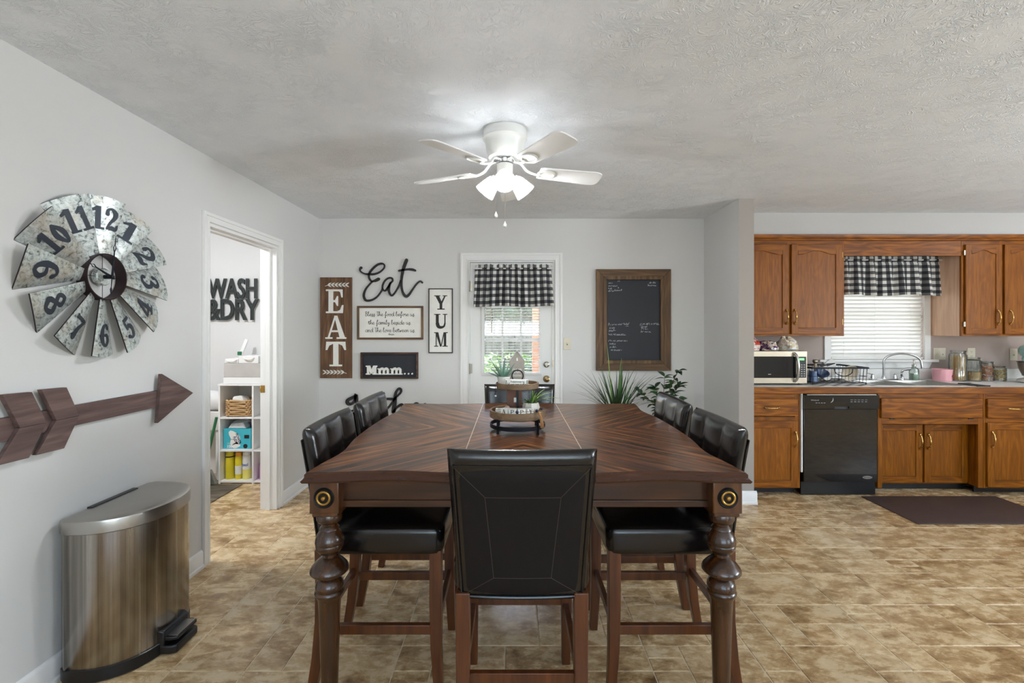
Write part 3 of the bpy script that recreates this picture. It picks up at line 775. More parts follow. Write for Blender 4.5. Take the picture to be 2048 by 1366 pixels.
# script word Eat (outline traced in millimetres of the sign itself)
def trace(pts, px0, py0, k, D=YB): return [(xx(px0 + p[0] * k, D), z(py0 + p[1] * k, D)) for p in pts]
k = 135 / 1844.0
b = B(FB(YW - .006)); U = 1 / 13.66 * YB / F
def eat(pts, ws): b.brush(trace(pts, 715, 510, k), [q * U for q in ws], 0, .012, n=8)
eat([(115, 350), (80, 400), (110, 465), (220, 520), (340, 530), (480, 525), (620, 470), (730, 370), (745, 280), (680, 240), (560, 270), (430, 380), (340, 500), (325, 610), (370, 700), (430, 730)], [70, 45, 40, 45, 60, 55, 45, 40, 40, 50, 55, 55, 55, 50, 50, 45])
eat([(590, 660), (500, 705), (420, 730), (330, 820), (230, 950), (185, 1100), (220, 1220), (300, 1250), (430, 1220), (560, 1130), (680, 960), (700, 830), (760, 710), (860, 635), (950, 640), (970, 710), (925, 760), (850, 880), (780, 970), (730, 970), (690, 900)], [85, 75, 45, 40, 50, 62, 65, 60, 50, 45, 45, 45, 45, 48, 50, 45, 45, 55, 50, 40, 35])
eat([(910, 760), (865, 900), (880, 1030), (940, 1110), (1010, 1060), (1090, 940), (1150, 820), (1190, 700)], [45, 70, 55, 50, 45, 45, 45, 40])
eat([(1350, 140), (1290, 300), (1240, 480), (1210, 680), (1210, 860), (1250, 1030), (1330, 1130), (1410, 1090), (1510, 950), (1620, 800), (1720, 720), (1780, 760)], [85, 85, 75, 65, 60, 60, 75, 65, 50, 45, 45, 50])
eat([(1140, 435), (1250, 415), (1400, 395), (1520, 405), (1590, 430)], [50, 50, 55, 65, 55])
tag(b.obj('script_word_sign', M['letterblack'], smooth=30), 'dark cutout script word Eat on the wall', 'sign')
# blessing sign
x0, x1, z0, z1 = pxbox(715.5, 847, 612, 679)
s2 = sign('blessing_sign', 'white blessing sign with handwritten verse in a brown wood frame', x0, x1, z0)
B(FB(YW)).rect(x0 + .004, x1 - .004, z0 + .004, z1 - .004, 0, .010).obj('panel', M['cream'], s2)
fw = .019
def frame4(parent, x0, x1, z0, z1, fw, c1, mx, mz, c0=.0, bev=.002):
    for (a, bq, c, d, m) in ((x0, x1, z1 - fw, z1, mx), (x0, x1, z0, z0 + fw, mx), (x0, x0 + fw, z0 + fw, z1 - fw, mz), (x1 - fw, x1, z0 + fw, z1 - fw, mz)):
        B(FB(YW)).rect(a, bq, c, d, c0, c1).obj('frame_board', m, parent, bevel=bev)
frame4(s2, x0, x1, z0, z1, fw, .022, M['barnx'], M['barnz'])
b = B(FB(YW)); u = 131.5 / 2048 * 145 / 131.5 * YB / F          # metres per pixel of the close look
def bl_x(p): return xx(710 + p * 145 / 2048, YB)
def bl_z(p): return z(600 + p * 145 / 2048, YB)
for txt, p0, p1, base in (('Bless The food before us.', 300, 1710, 455), ('the family beside us.', 385, 1600, 690), ('and The love between us.', 300, 1715, 905)):
    script(b, txt, bl_x(p0), bl_z(base), 62 * 145 / 2048 * YB / F, .0032, .010, .0112, width=bl_x(p1) - bl_x(p0))
script(b, 'Amen', bl_x(950), bl_z(995), 32 * 145 / 2048 * YB / F, .002, .010, .0112, width=bl_x(1115) - bl_x(950))
b.obj('lettering', M['letterblack'], s2)
# YUM sign
x0, x1, z0, z1 = pxbox(857.5, 906, 577, 706)
s3 = sign('yum_sign', 'narrow white sign with black letters Y U M and thin black frame', x0, x1, z0)
B(FB(YW)).rect(x0 + .003, x1 - .003, z0 + .003, z1 - .003, 0, .008).obj('panel', M['cream'], s3)
blk = wood('dark_frame_wood', (30, 22, 18), (58, 46, 40), 'Z', .6, 0)
frame4(s3, x0, x1, z0, z1, .0085, .018, blk, blk)
H = z1 - z0
for ch, q0, q1 in (('Y', .672, .892), ('U', .385, .605), ('M', .100, .322)):
    b = B(FB(YW)); lw = (x1 - x0) * .54; glyph(b, ch, (x0 + x1) / 2 - lw / 2, z0 + H * q0, lw, H * (q1 - q0), .008, .0098); b.obj('letter', M['letterblack'], s3)
# Mmm... sign
x0, x1, z0, z1 = pxbox(723, 837, 704.5, 757)
s4 = sign('shadow_box_sign', 'black shadow box sign with raised white letters Mmm and three dots', x0, x1, z0)
B(FB(YW)).rect(x0 + .004, x1 - .004, z0 + .004, z1 - .004, 0, .008).obj('panel', M['slate'], s4)
dk = wood('walnut_frame', (44, 28, 22), (92, 62, 48), 'X', .6, 0)
frame4(s4, x0, x1, z0, z1, .017, .034, dk, dk)
def fat(ch_pts, a, bb, w, h, name='letter'):
    b = B(FB(YW))
    for gi, g in enumerate(ch_pts):
        top_ = .026 + .0002 * gi
        if g[0] == 'p': b.prism([(a + p[0] * w, bb + p[1] * h) for p in g[1]], .008, top_)
        else: b.brush([(a + p[0] * w, bb + p[1] * h) for p in g[1]], [q * w for q in g[2]], .008, top_)
    b.obj(name, M['letterwhite'], s4)
FM = [R4(.10, .30, 0, 1), R4(.70, .92, 0, 1), P((.1, 1), (.36, 1), (.60, .32), (.44, .05)), P((.66, 1), (.92, 1), (.60, .05), (.40, .30)), R4(0, .38, 0, .14), R4(.60, 1.0, 0, .14), R4(0, .3, .86, 1), R4(.7, 1.0, .86, 1)]
Fm = [R4(.08, .26, 0, .95), R4(.42, .59, .1, .8), R4(.74, .91, .1, .8), ('s', [(.2, .7), (.36, .92), (.51, .75)], [.16, .2, .17]), ('s', [(.54, .7), (.68, .92), (.83, .75)], [.16, .2, .17]), R4(0, .33, 0, .16), R4(.37, .65, 0, .16), R4(.69, 1.0, 0, .16), R4(0, .2, .82, .95)]
tx = lambda p: xx(620 + p / 4.019, YB); bz = z(480 + 1080 / 4.019, YB)
fat(FM, tx(455), bz, tx(545) - tx(455), (z(480 + 1008 / 4.019, YB) - bz))
fat(Fm, tx(548), bz, tx(648) - tx(548), (z(480 + 1028 / 4.019, YB) - bz)); fat(Fm, tx(650), bz, tx(748) - tx(650), (z(480 + 1028 / 4.019, YB) - bz))
for p in (766, 796, 825):
    b = B(FB(YW)); r = .0078; b.prism([(tx(p) + r * math.cos(i * PI / 8), bz + r + r * math.sin(i * PI / 8)) for i in range(16)], .008, .026); b.obj('dot', M['letterwhite'], s4, bevel=.0015)
# script word gather, low on the wall behind the chairs
b = B(FB(YW - .004)); k = 190 / 2048.0
def gat(pts, ws): b.brush(trace(pts, 680, 765, k), [q * k * YB / F for q in ws], 0, .014, n=7)
gat([(340, 290), (260, 330), (175, 380), (175, 440), (240, 460), (310, 410), (340, 330), (350, 270), (365, 420), (350, 620), (270, 720), (190, 690), (250, 620), (420, 540), (520, 470)], [60, 70, 70, 70, 60, 55, 60, 80, 70, 60, 55, 50, 45, 45, 45])
gat([(700, 420), (600, 400), (520, 470), (530, 590), (620, 590), (700, 480), (710, 420), (715, 560), (770, 590), (860, 480), (930, 300), (940, 235)], [55, 55, 60, 60, 55, 55, 55, 60, 55, 50, 60, 75])
gat([(935, 240), (900, 450), (900, 590), (970, 600), (1080, 500), (1200, 330), (1310, 220), (1320, 150), (1270, 130), (1210, 220), (1190, 400), (1170, 560), (1160, 640), (1210, 560), (1290, 490), (1350, 480), (1370, 580), (1430, 620), (1520, 570), (1600, 500)], [75, 70, 60, 50, 45, 45, 45, 50, 45, 55, 80, 85, 70, 45, 55, 60, 60, 55, 45, 45])
gat([(830, 370), (1000, 350), (1200, 350)], [45, 50, 45])
gat([(1560, 590), (1680, 540), (1690, 465), (1630, 450), (1570, 520), (1580, 620), (1680, 650), (1790, 570), (1830, 470), (1870, 500), (1930, 490), (1930, 590), (1980, 640)], [45, 45, 50, 50, 50, 55, 50, 50, 60, 50, 50, 50, 40])
tag(b.obj('script_word_sign', M['letterblack'], smooth=30), 'black cutout script word gather, half hidden behind chair backs', 'sign')
# chalkboard
x0, x1, z0, z1 = pxbox(1191.5, 1340, 539, 741)
cb = sign('chalkboard', 'framed chalkboard with chalk handwriting in a wide wood frame', x0, x1, z0, 'chalkboard')
B(FB(YW)).rect(x0 + .03, x1 - .03, z0 + .03, z1 - .03, 0, .010).obj('slate', M['slate'], cb)
fw = .098; FBW = FB(YW)
for poly, m in (([(x0, z0), (x1, z0), (x1 - fw, z0 + fw), (x0 + fw, z0 + fw)], M['barnx']), ([(x0 + fw, z1 - fw), (x1 - fw, z1 - fw), (x1, z1), (x0, z1)], M['barnx']),
                ([(x0, z0), (x0 + fw, z0 + fw), (x0 + fw, z1 - fw), (x0, z1)], M['barnz']), ([(x1 - fw, z0 + fw), (x1, z0), (x1, z1), (x1 - fw, z1 - fw)], M['barnz'])):
    B(FBW).prism(poly, 0, .030).obj('frame_board', m, cb, bevel=.003)
b = ring(B(FBW), x0 + fw - .032, x1 - fw + .032, z0 + fw - .032, z1 - fw + .032, .034, .030, .038); b.obj('inner_moulding', M['barnz'], cb, bevel=.003)
b = B(FBW); c = lambda p: xx(1190 + p * 150 / 1024, YB); cz = lambda p: z(540 + p * 150 / 1024, YB); q = 150 / 1024 * YB / F
for n_, (px_, py_, L, h_) in enumerate(((180, 190, 65, 14), (305, 160, 45, 12), (178, 228, 125, 14), (310, 250, 14, 16), (178, 265, 60, 13), (178, 298, 80, 14), (262, 290, 120, 16), (735, 185, 100, 16), (718, 222, 110, 15),
        (180, 760, 85, 20), (270, 755, 70, 18), (335, 752, 78, 18), (418, 750, 50, 18), (195, 802, 75, 18), (185, 842, 95, 20), (178, 892, 105, 20), (288, 892, 125, 18), (178, 978, 98, 22), (295, 978, 85, 20), (388, 976, 52, 18),
        (195, 1020, 80, 18), (198, 1062, 90, 16), (215, 1104, 150, 18), (610, 750, 110, 20), (700, 748, 165, 20), (622, 785, 85, 16), (630, 815, 88, 18), (620, 855, 135, 18))):
    scribble(b, c(px_), cz(py_), L * q, h_ * q, 4.2 * q, .010, .0105, n_)
for (px_, py_, L) in ((418, 768, 34), (605, 755, 40), (845, 748, 30), (300, 890, 115)): b.brush([(c(px_), cz(py_)), (c(px_ + L / 2), cz(py_ - 2)), (c(px_ + L), cz(py_))], 4 * q, .010, .0105)
b.obj('lettering', M['chalk'], cb)['kind'] = 'stuff'
# switch plate beside the door
x0, x1, z0, z1 = pxbox(1127, 1141.5, 675.5, 699.5)
sw = thing('light_switch', 'almond toggle switch plate beside the garden door', 'switch', ((x0 + x1) / 2, YW - .003, z0))
B(FBW).rect(x0, x1, z0, z1, 0, .006).obj('plate', M['plate'], sw, bevel=.002)
B(FBW).rect((x0 + x1) / 2 - .005, (x0 + x1) / 2 + .005, (z0 + z1) / 2 - .012, (z0 + z1) / 2 + .012, .006, .007).obj('toggle_slot', M['black'], sw)
B(FBW).rect((x0 + x1) / 2 - .004, (x0 + x1) / 2 + .004, (z0 + z1) / 2 - .002, (z0 + z1) / 2 + .012, .006, .018).obj('toggle', M['plate'], sw, bevel=.001)

# ------------------------------------------------------------------ dining table
TX, TY, TZ = .048, 2.31, .915
THX, THY = .765, .74
tb = thing('dining_table', 'large square dark wood counter height dining table with turned legs', 'table', (TX, TY, 0))
def wave(t):                                       # serpentine edge, t in -1..1 along a side
    a = abs(t)
    return -.026 * math.exp(-((a - .62) / .2) ** 2) + .006 * math.exp(-(a / .3) ** 2)
def edge_pts(x0, x1, inset):
    """outline of a piece of the top between x0 and x1 (table coordinates)"""
    def fr(x): return THY + wave(x / THX) - inset
    pts = []; N = max(2, int(abs(x1 - x0) / .04))
    for i in range(N + 1): x = x0 + (x1 - x0) * i / N; pts.append((x, -fr(max(-THX, min(THX, x)))))
    if x1 > THX - .2:
        for i in range(1, 36): t = -1 + 2 * i / 36; pts.append((THX + wave(t) - inset, t * THY))
    for i in range(N + 1): x = x1 + (x0 - x1) * i / N; pts.append((x, fr(max(-THX, min(THX, x)))))
    if x0 < -THX + .2:
        for i in range(1, 36): t = 1 - 2 * i / 36; pts.append((-THX - wave(t) + inset, t * THY))
    return pts
LW = .236
M['tedge'] = pbr('table_edge', (58, 28, 14), .25, 0, .3, var=.3, vs=12, stretch=(1, 1, 6))
def top_piece(name, x0, x1):
    b = B(); rings = []
    for ins, zz in ((.014, TZ - .036), (.004, TZ - .034), (0, TZ - .027), (.006, TZ - .021), (.010, TZ - .016), (.010, TZ - .006), (.016, TZ)):
        a0 = x0 + (ins if x0 < -THX + .2 else 0); a1 = x1 - (ins if x1 > THX - .2 else 0)
        rings.append([(TX + p[0], TY + p[1], zz) for p in edge_pts(a0, a1, ins)])
    b.loft(rings); o = b.obj(name, M['veneer'], tb, smooth=25); o.data.materials.append(M['tedge'])
    for f_ in o.data.polygons:
        if abs(f_.normal.z) < .9: f_.material_index = 1
    return o
top_piece('table_top_half', -THX, -LW); top_piece('table_leaf', -LW + .0018, LW - .0018); top_piece('table_top_half', LW, THX)
seam = pbr('table_leaf_joint', (196, 172, 150), .4)
for s_ in (-1, 1): B().box(TX + s_ * (LW - .0009) - .0016, TX + s_ * (LW - .0009) + .0016, TY - THY + .02, TY + THY - .02, TZ - .02, TZ + .0004).obj('leaf_joint', seam, tb)
AX, AY = THX - .055, THY - .085                   # outer faces of aprons
for (a0, a1, b0, b1, m) in ((-AX, AX, -AY, -AY + .022, 'twood'), (-AX, AX, AY - .022, AY, 'twood')):
    b = B(); b.box(TX + a0, TX + a1, TY + b0, TY + b1, .795, TZ - .036); b.obj('apron', M[m], tb)
    sg = -1 if b0 < 0 else 1; yo = TY + (b0 if sg < 0 else b1)
    B().box(TX + a0, TX + a1, min(yo, yo + sg * .006), max(yo, yo + sg * .006), .772, .797).obj('apron_moulding', M[m], tb, bevel=.003)
M['twoody'] = wood('table_wood_side', (26, 11, 5), (78, 41, 17), 'Y', .28, .3, .8, 1.0, .3)
for sg in (-1, 1):
    xo = TX + sg * AX
    B().box(min(xo, xo - sg * .022), max(xo, xo - sg * .022), TY - AY, TY + AY, .795, TZ - .036).obj('apron', M['twoody'], tb)
    B().box(min(xo, xo + sg * .006), max(xo, xo + sg * .006), TY - AY, TY + AY, .772, .797).obj('apron_moulding', M['twoody'], tb, bevel=.003)
legprof = [(0, .728), (.040, .728), (.0435, .716), (.0435, .706), (.038, .696), (.026, .690), (.025, .684), (.033, .676), (.035, .670), (.032, .667), (.041, .655), (.0475, .640), (.0495, .628), (.0495, .622), (.046, .619), (.048, .616), (.046, .602), (.036, .588),
           (.024, .581), (.024, .572), (.034, .566), (.050, .552), (.062, .538), (.0665, .528), (.0665, .521), (.059, .513), (.045, .505), (.030, .500), (.034, .496), (.043, .488), (.0485, .474), (.0485, .462), (.0465, .458), (.051, .452), (.051, .446), (.046, .438), (.0395, .425), (.0365, .38), (.0335, .28), (.029, .12), (.027, .08),
           (.032, .074), (.037, .064), (.037, .052), (.030, .044), (.024, .040), (.030, .030), (.032, .016), (.028, 0), (0, 0)]
legprof = [(r_, z_ + .024 * min(1, z_ / .5) if z_ > .1 else z_) for r_, z_ in legprof]
bz_ = wood('block_wood', (38, 17, 7), (102, 60, 24), 'Z', .3, .3, .9, .9, .3)
ros = pbr('aged_gold', (170, 128, 58), .35, .8); rosd = pbr('blackened_metal', (34, 34, 36), .35, .7)
for sx_ in (-1, 1):
    for sy_ in (-1, 1):
        lx, ly = TX + sx_ * (THX - .066), TY + sy_ * (THY - .090)
        b = B(); b.lathe(legprof, (lx, ly, 0), 28); lg = b.obj('leg', M['twoodz'], tb, smooth=50)
        b = B(); b.box(lx - .051, lx + .051, ly - .051, ly + .051, .764, TZ - .036); b.box(lx - .045, lx + .045, ly - .045, ly + .045, .750, .767); b.obj('corner_block', bz_, lg, bevel=.004)
        rz_ = Matrix.Rotation(PI / 2, 3, 'X') if sy_ < 0 else Matrix.Rotation(-PI / 2, 3, 'X')
        b = B(); b.lathe([(0, 0), (.036, 0), (.036, .003), (.033, .006), (.029, .003), (.0, .003)], (lx, ly + sy_ * .0505, .820), 28, rz_); b.obj('rosette', rosd, lg)
        b = B(); b.lathe([(.018, .003), (.018, .007), (.0215, .009), (.025, .007), (.025, .003)], (lx, ly + sy_ * .0505, .820), 28, rz_); b.lathe([(0, .013), (.006, .011), (.0085, .007), (.009, .003)], (lx, ly + sy_ * .0505, .820), 20, rz_); b.obj('rosette_ring', ros, lg)

# ------------------------------------------------------------------ chairs (local: faces +Y)
def cushion(b, x0, x1, y0, y1, z0, z1, r, crown, nose=0.0):
    nu = nv = 18
    def sq(t): return math.copysign(abs(t) ** .55, t)
    rings = []
    cx_, cy_, hx, hy = (x0 + x1) / 2, (y0 + y1) / 2, (x1 - x0) / 2, (y1 - y0) / 2
    def outline(ins, zz, n=48):
        out = []
        for k in range(n):
            a = 2 * PI * k / n; ca, sa = math.cos(a), math.sin(a); e = .16
            px_ = math.copysign(abs(ca) ** e, ca); py_ = math.copysign(abs(sa) ** e, sa)
            out.append((cx_ + px_ * (hx - ins), cy_ + py_ * (hy - ins), zz))
        return out
    rings.append(outline(r * .6, z0))
    for t in range(0, 7):
        a = -PI / 2 + t * PI / 6 if False else t / 6
    rings.append(outline(r * .15, z0 + r * .3)); rings.append(outline(0, z0 + r)); rings.append(outline(0, z1 - r))
    for t in (.35, .7, 1.0): rings.append(outline(r * (1 - math.cos(t * PI / 2)), z1 - r + r * math.sin(t * PI / 2)))
    for i in (.3, .6, .85): rings.append([((p[0] - cx_) * (1 - i) + cx_, (p[1] - cy_) * (1 - i) + cy_, z1 + crown * (1 - (1 - i) ** 2)) for p in outline(r, z1)])
    b.loft(rings); return b
def back_surface(u, h, side, inset=0.0):
    """u -1..1 across, h 0..1 up, side +1 front -1 rear"""
    zz = .535 + h * .495
    hw = .208 + .028 * h - inset
    lean = .062 * h ** 1.25
    yy = -.232 - lean + .012 * u * u
    th = .026
    return (u * hw, yy + side * th, zz)
def make_chair():
    t = thing('dining_chair', '', 'chair', (0, 0, 0), 'parsons chairs around the dining table', local=True)
    b = B(); cushion(b, -.228, .228, -.225, .238, .545, .655, .026, .012); b.obj('seat', M['leather'], t, smooth=60)
    # upholstered back: closed rounded slab
    b = B(); NU, NH = 36, 16
    def prof(k, h):
        pass
    rings = []
    hs = [0, .015, .04] + [i / 15 for i in range(1, 14)] + [.90, .925, .945, .965, .98, .99, .997, 1.0]
    for h in hs:
        r_in = 0.0
        if h < .04: r_in = .010 * (1 - h / .04)
        if h > .92: r_in = .025 * (1 - math.sqrt(max(0, 1 - ((h - .92) / .08) ** 2)))
        ring = []
        for i in range(NU + 1):                     # rear, left to right
            u = -1 + 2 * i / NU; x, y, zz = back_surface(u, h, -1); e = max(0, (abs(u) - .88) / .12); y += min(.0255, .020 * e ** 2.2 + r_in)
            ring.append((x, y, zz))
        for i in range(NU + 1):                     # front, right to left
            u = 1 - 2 * i / NU; x, y, zz = back_surface(u, h, 1); e = max(0, (abs(u) - .88) / .12); y -= min(.0255, .020 * e ** 2.2 + r_in)
            g = math.exp(-((abs(u) - .36) / .035) ** 2) * .004 * (1 if h > .1 else h / .1); puff = .006 * math.cos(min(abs(u) / .36, 1) * PI / 2) if abs(u) < .36 else .006 * math.sin((abs(u) - .36) / .64 * PI)
            y += (puff - g) * math.sin(min(1, h * 3) * PI / 2) * max(0, min(1, (1 - h) / .08))
            wr = .0012 * math.sin(u * 60 + 5 * h) * math.sin(h * PI) * max(0, 1 - abs(u) * 2.5)
            ring.append((x, y + wr, zz))
        rings.append(ring)
    b.loft(rings); bk = b.obj('backrest', M['leather'], t, smooth=60)
    b = B()
    def rear(u, h): x, y, zz = back_surface(u, h, -1, .016); return (x, y - .0035, zz)
    def f(uu, vv):
        u, h = uu * 2 - 1, .03 + vv * .87
        p = Vector(rear(u, h)); e = min(1, 12 * min(uu, 1 - uu, vv, 1 - vv)); return p + Vector((0, .0045 * (1 - e), 0))
    b.grid(f, 30, 20); b.obj('back_panel', M['leatherback'], t, smooth=60)
    lp = [rear(-1 + 2 * i / 16, .90) for i in range(17)] + [rear(1, .90 - .87 * i / 12) for i in range(1, 13)] + [rear(1 - 2 * i / 16, .03) for i in range(1, 17)] + [rear(-1, .03 + .87 * i / 12) for i in range(1, 12)]
    b = B(); b.tube([Vector(p) + Vector((0, .001, 0)) for p in lp], .0042, 6, closed=True); b.obj('piping', M['leather'], bk)
    b = B(); c4 = [(-.55, .70), (.57, .70), (.47, .16), (-.46, .16)]; o4 = [(-1, .90), (1, .90), (1, .03), (-1, .03)]
    def st(p, q): b.tube([Vector(rear(p[0] + (q[0] - p[0]) * i / 8, p[1] + (q[1] - p[1]) * i / 8)) + Vector((0, -.0002, 0)) for i in range(9)], .00055, 4)
    for i in range(4): st(c4[i], c4[(i + 1) % 4]); st(c4[i], o4[i])
    b.obj('stitching', M['seam'], bk)
    for sg in (-1, 1):
        b = B(); b.loft([[(sg * x_ + dx * w_, y_ + dy * w_, z_) for dx, dy in ((-.5, -.5), (.5, -.5), (.5, .5), (-.5, .5))] for x_, y_, z_, w_ in ((.195, .205, .56, .046), (.195, .205, .35, .045), (.195, .207, .18, .041), (.194, .216, 0, .034))])
        b.obj('leg', M['cwood'], t, bevel=.003)
        b = B(); b.loft([[(sg * x_ + dx * w_, y_ + dy * w_, z_) for dx, dy in ((-.5, -.5), (.5, -.5), (.5, .5), (-.5, .5))] for x_, y_, z_, w_ in ((.190, -.235, .56, .045), (.190, -.232, .42, .045), (.190, -.236, .28, .043), (.191, -.250, .14, .040), (.192, -.275, 0, .034))])
        b.obj('leg', M['cwood'], t, bevel=.003)
        B().box(sg * .192 - .011, sg * .192 + .011, -.215, .19, .232, .268).obj('stretcher', M['cwood'], t, bevel=.002)
    B().box(-.175, .175, .196, .216, .252, .288).obj('stretcher', M['cwood'], t, bevel=.002)
    B().box(-.172, .172, -.246, -.226, .262, .296).obj('stretcher', M['cwood'], t, bevel=.002)
    return t
ch0 = make_chair()
spots = [((.032, 1.742), 0, 'dark leather counter chair seen from behind, its stitched rear panel showing'),
         ((.05, 2.838), PI, 'dark leather counter chair tucked in on the garden door side of the table'),
         ((-.497, 1.985), -PI / 2, 'dark leather counter chair by the laundry wall side, next to the trash can'),
         ((-.497, 2.555), -PI / 2, 'dark leather counter chair by the laundry wall side, next to the wall signs'),
         ((.597, 1.985), PI / 2, 'dark leather counter chair on the kitchen side, next to the open floor'),
         ((.597, 2.525), PI / 2, 'dark leather counter chair on the kitchen side, next to the leafy plants')]
for i, (p, rz, lab) in enumerate(spots):
    o = ch0 if i == 0 else dup(ch0)
    o.location = (p[0], p[1], 0); o.rotation_euler = (0, 0, rz); o['label'] = lab

# ------------------------------------------------------------------ two tier tray and its decorations
RX, RY = .027, 2.255
tray = thing('tiered_tray', 'two tier round wooden tray on a black metal ring stand', 'tray', (RX, RY, TZ))
def ringtube(R_, r0, r1, z0, z1, n=40): return [(r0, z0), (r1, z0), (r1, z1), (r0, z1), (r0, z0)]
b = B(); b.lathe(ringtube(0, .129, .134, TZ + .018, TZ + .036), (RX, RY, 0), 48)
for k in range(4):
    a = PI / 4 + k * PI / 2; px_, py_ = RX + .132 * math.cos(a), RY + .132 * math.sin(a)
    b.bar((px_, py_, TZ), (px_, py_, TZ + .068), .004, .012, up=(math.cos(a), math.sin(a), 0))
b.obj('ring_stand', M['blackmetal'], tray)
LZT, UZT = .990, 1.128
b = B(); b.lathe([(0, LZT - .012), (.130, LZT - .012), (.135, LZT - .008), (.135, LZT + .024), (.126, LZT + .024), (.126, LZT), (0, LZT)], (RX, RY, 0), 48); b.obj('lower_tray', M['traywood'], tray, smooth=30)
b = B(); b.lathe([(0, UZT - .010), (.098, UZT - .010), (.103, UZT - .007), (.103, UZT + .016), (.095, UZT + .016), (.095, UZT), (0, UZT)], (RX, RY, 0), 48); b.obj('upper_tray', M['traywood'], tray, smooth=30)
b = B(); b.box(RX - .006, RX + .006, RY - .004, RY + .004, LZT - .001, UZT - .009); b.obj('post', M['blackmetal'], tray, bevel=.001)
b = B()
pts = [(RX + .027 * math.cos(a), RY, UZT + .048 + .027 * math.sin(a)) for a in [k * 2 * PI / 24 for k in range(24)]]
b.tube(pts, .0032, 6, closed=True); b.box(RX - .008, RX + .008, RY - .003, RY + .003, UZT - .001, UZT + .022); b.obj('ring_handle', M['blackmetal'], tray)
# little house
hx0, hx1, hy = -.010, .060, RY + .056
hs_ = thing('wooden_house', 'small grey wooden house with keyhole slot on the upper tray', 'ornament', (.025, hy, UZT))
fr = Fr((.025, hy, UZT), (1, 0, 0), (0, 0, 1), (0, -1, 0))
b = B(fr); b.prism([(-.037, .0006), (.037, .0006), (.037, .115), (0, .165), (-.037, .115)], -.018, .018); b.obj('body', pbr('grey_wash_wood', (168, 158, 148), .7, var=.12, vs=30), hs_, bevel=.002)
b = B(fr); b.prism([(-.003, .118), (.003, .118), (.003, .132), (-.003, .132)], .0178, .0186); b.obj('slot', M['letterwhite'], hs_)
b = B(fr)
for sg in (-1, 1): b.prism([(sg * .0, .165), (sg * .040, .111), (sg * .040, .116), (0, .1705)], -.020, .020)
b.obj('roof_edge', pbr('white_wash_edge', (196, 190, 184), .7), hs_)
b = B(fr); text_polys(b, 'OUR', .030, .018, .0186, .8, .01, bb=.058); text_polys(b, 'home', .02, .018, .0186, .9, bb=.040); b.obj('lettering', M['letterwhite'], hs_)
# aloe in white pot on the upper tray
M['aloe'] = pbr('aloe_green', (112, 142, 124), .5, var=.2, vs=20); M['leafg'] = pbr('leaf_green', (52, 88, 44), .45, var=.3, vs=14)
M['leafl'] = pbr('leaf_light_green', (124, 156, 74), .5, var=.25, vs=14); M['leafd'] = pbr('leaf_dark_green', (38, 60, 38), .45, var=.3, vs=14); M['soil'] = pbr('soil', (52, 40, 32), .95, bump=.5, bs=120)
def blade(b, base, dirv, L, w, droop, fold=.25, n=7, tip=.02, thick=.0):
    dirv = Vector(dirv).normalized(); side = dirv.cross(Vector((0, 0, 1)))
    if side.length < .05: side = Vector((1, 0, 0))
    side.normalize(); p = Vector(base); d = dirv.copy(); rows = []
    for k in range(n + 1):
        t = k / n; ww = w * ((1 - t) ** .7 if t > .25 else .75 + t) * .5; ww = max(ww, w * tip)
        up = side.cross(d).normalized()
        rows.append((p - side * ww + up * ww * fold, p - up * (thick * (1 - t) if thick else 0), p + side * ww + up * ww * fold))
        d = (d + Vector((0, 0, -droop / n))).normalized(); p = p + d * (L / n)
    V_ = [[b.V(q) for q in r] for r in rows]
    for A, C in zip(V_, V_[1:]):
        b.face([A[0], A[1], C[1], C[0]]); b.face([A[1], A[2], C[2], C[1]])
        if thick: b.face([A[2], A[0], C[0], C[2]])
    return b
al = thing('potted_aloe', 'aloe in a small white bowl pot on the upper tray', 'plant', (-.040, RY - .004, UZT))
b = B(); b.lathe([(0, 0.0003), (.020, .0003), (.027, .012), (.032, .046), (.029, .046), (.026, .016), (0, .010)], (-.040, RY - .004, UZT), 28); b.obj('pot', pbr('white_ceramic', (232, 229, 224), .3), al, smooth=50)
b = B(); b.lathe([(0, .038), (.028, .038)], (-.040, RY - .004, UZT), 20); b.obj('soil', M['soil'], al)
ar = random.Random(3)
for k in range(13):
    a = k * 2.4; el = 1.35 - .075 * k; L = .115 - .002 * k + ar.uniform(-.01, .01)
    if math.cos(a) > .1 and math.sin(a) > -.3: L *= .72
    b = B(); blade(b, (-.040 + .008 * math.cos(a), RY - .004 + .008 * math.sin(a), UZT + .036), (math.cos(a) * math.cos(el), math.sin(a) * math.cos(el), math.sin(el)), L, .020, .12, .5, 6, .03, .006); b.obj('leaf', M['aloe'], al, smooth=50)
# homemade block sign
fr = Fr((.022, RY - .057, UZT), (1, 0, 0), (0, 0, 1), (0, -1, 0))
hm = thing('block_sign', 'small white block sign with handwriting on the upper tray', 'sign', (.022, RY - .057, UZT))
B(fr).rect(-.054, .054, .0005, .036, -.012, .012).obj('block', M['cream'], hm, bevel=.002)
b = B(fr); script(b, 'happiness is'.replace(' is', '') + ' is', -.028, .024, .0046, .0009, .012, .0126, width=.064); script(b, 'Homemade', -.043, .007, .0085, .0022, .012, .0126, width=.088); b.obj('lettering', M['letterblack'], hm)
gl = pbr('sage_edge', (120, 128, 112), .7)
for sg in (-1, 1): B(fr).rect(sg * .049 - .0025, sg * .049 + .0025, .001, .035, .012, .0124).obj('edge_stripe', gl, hm)
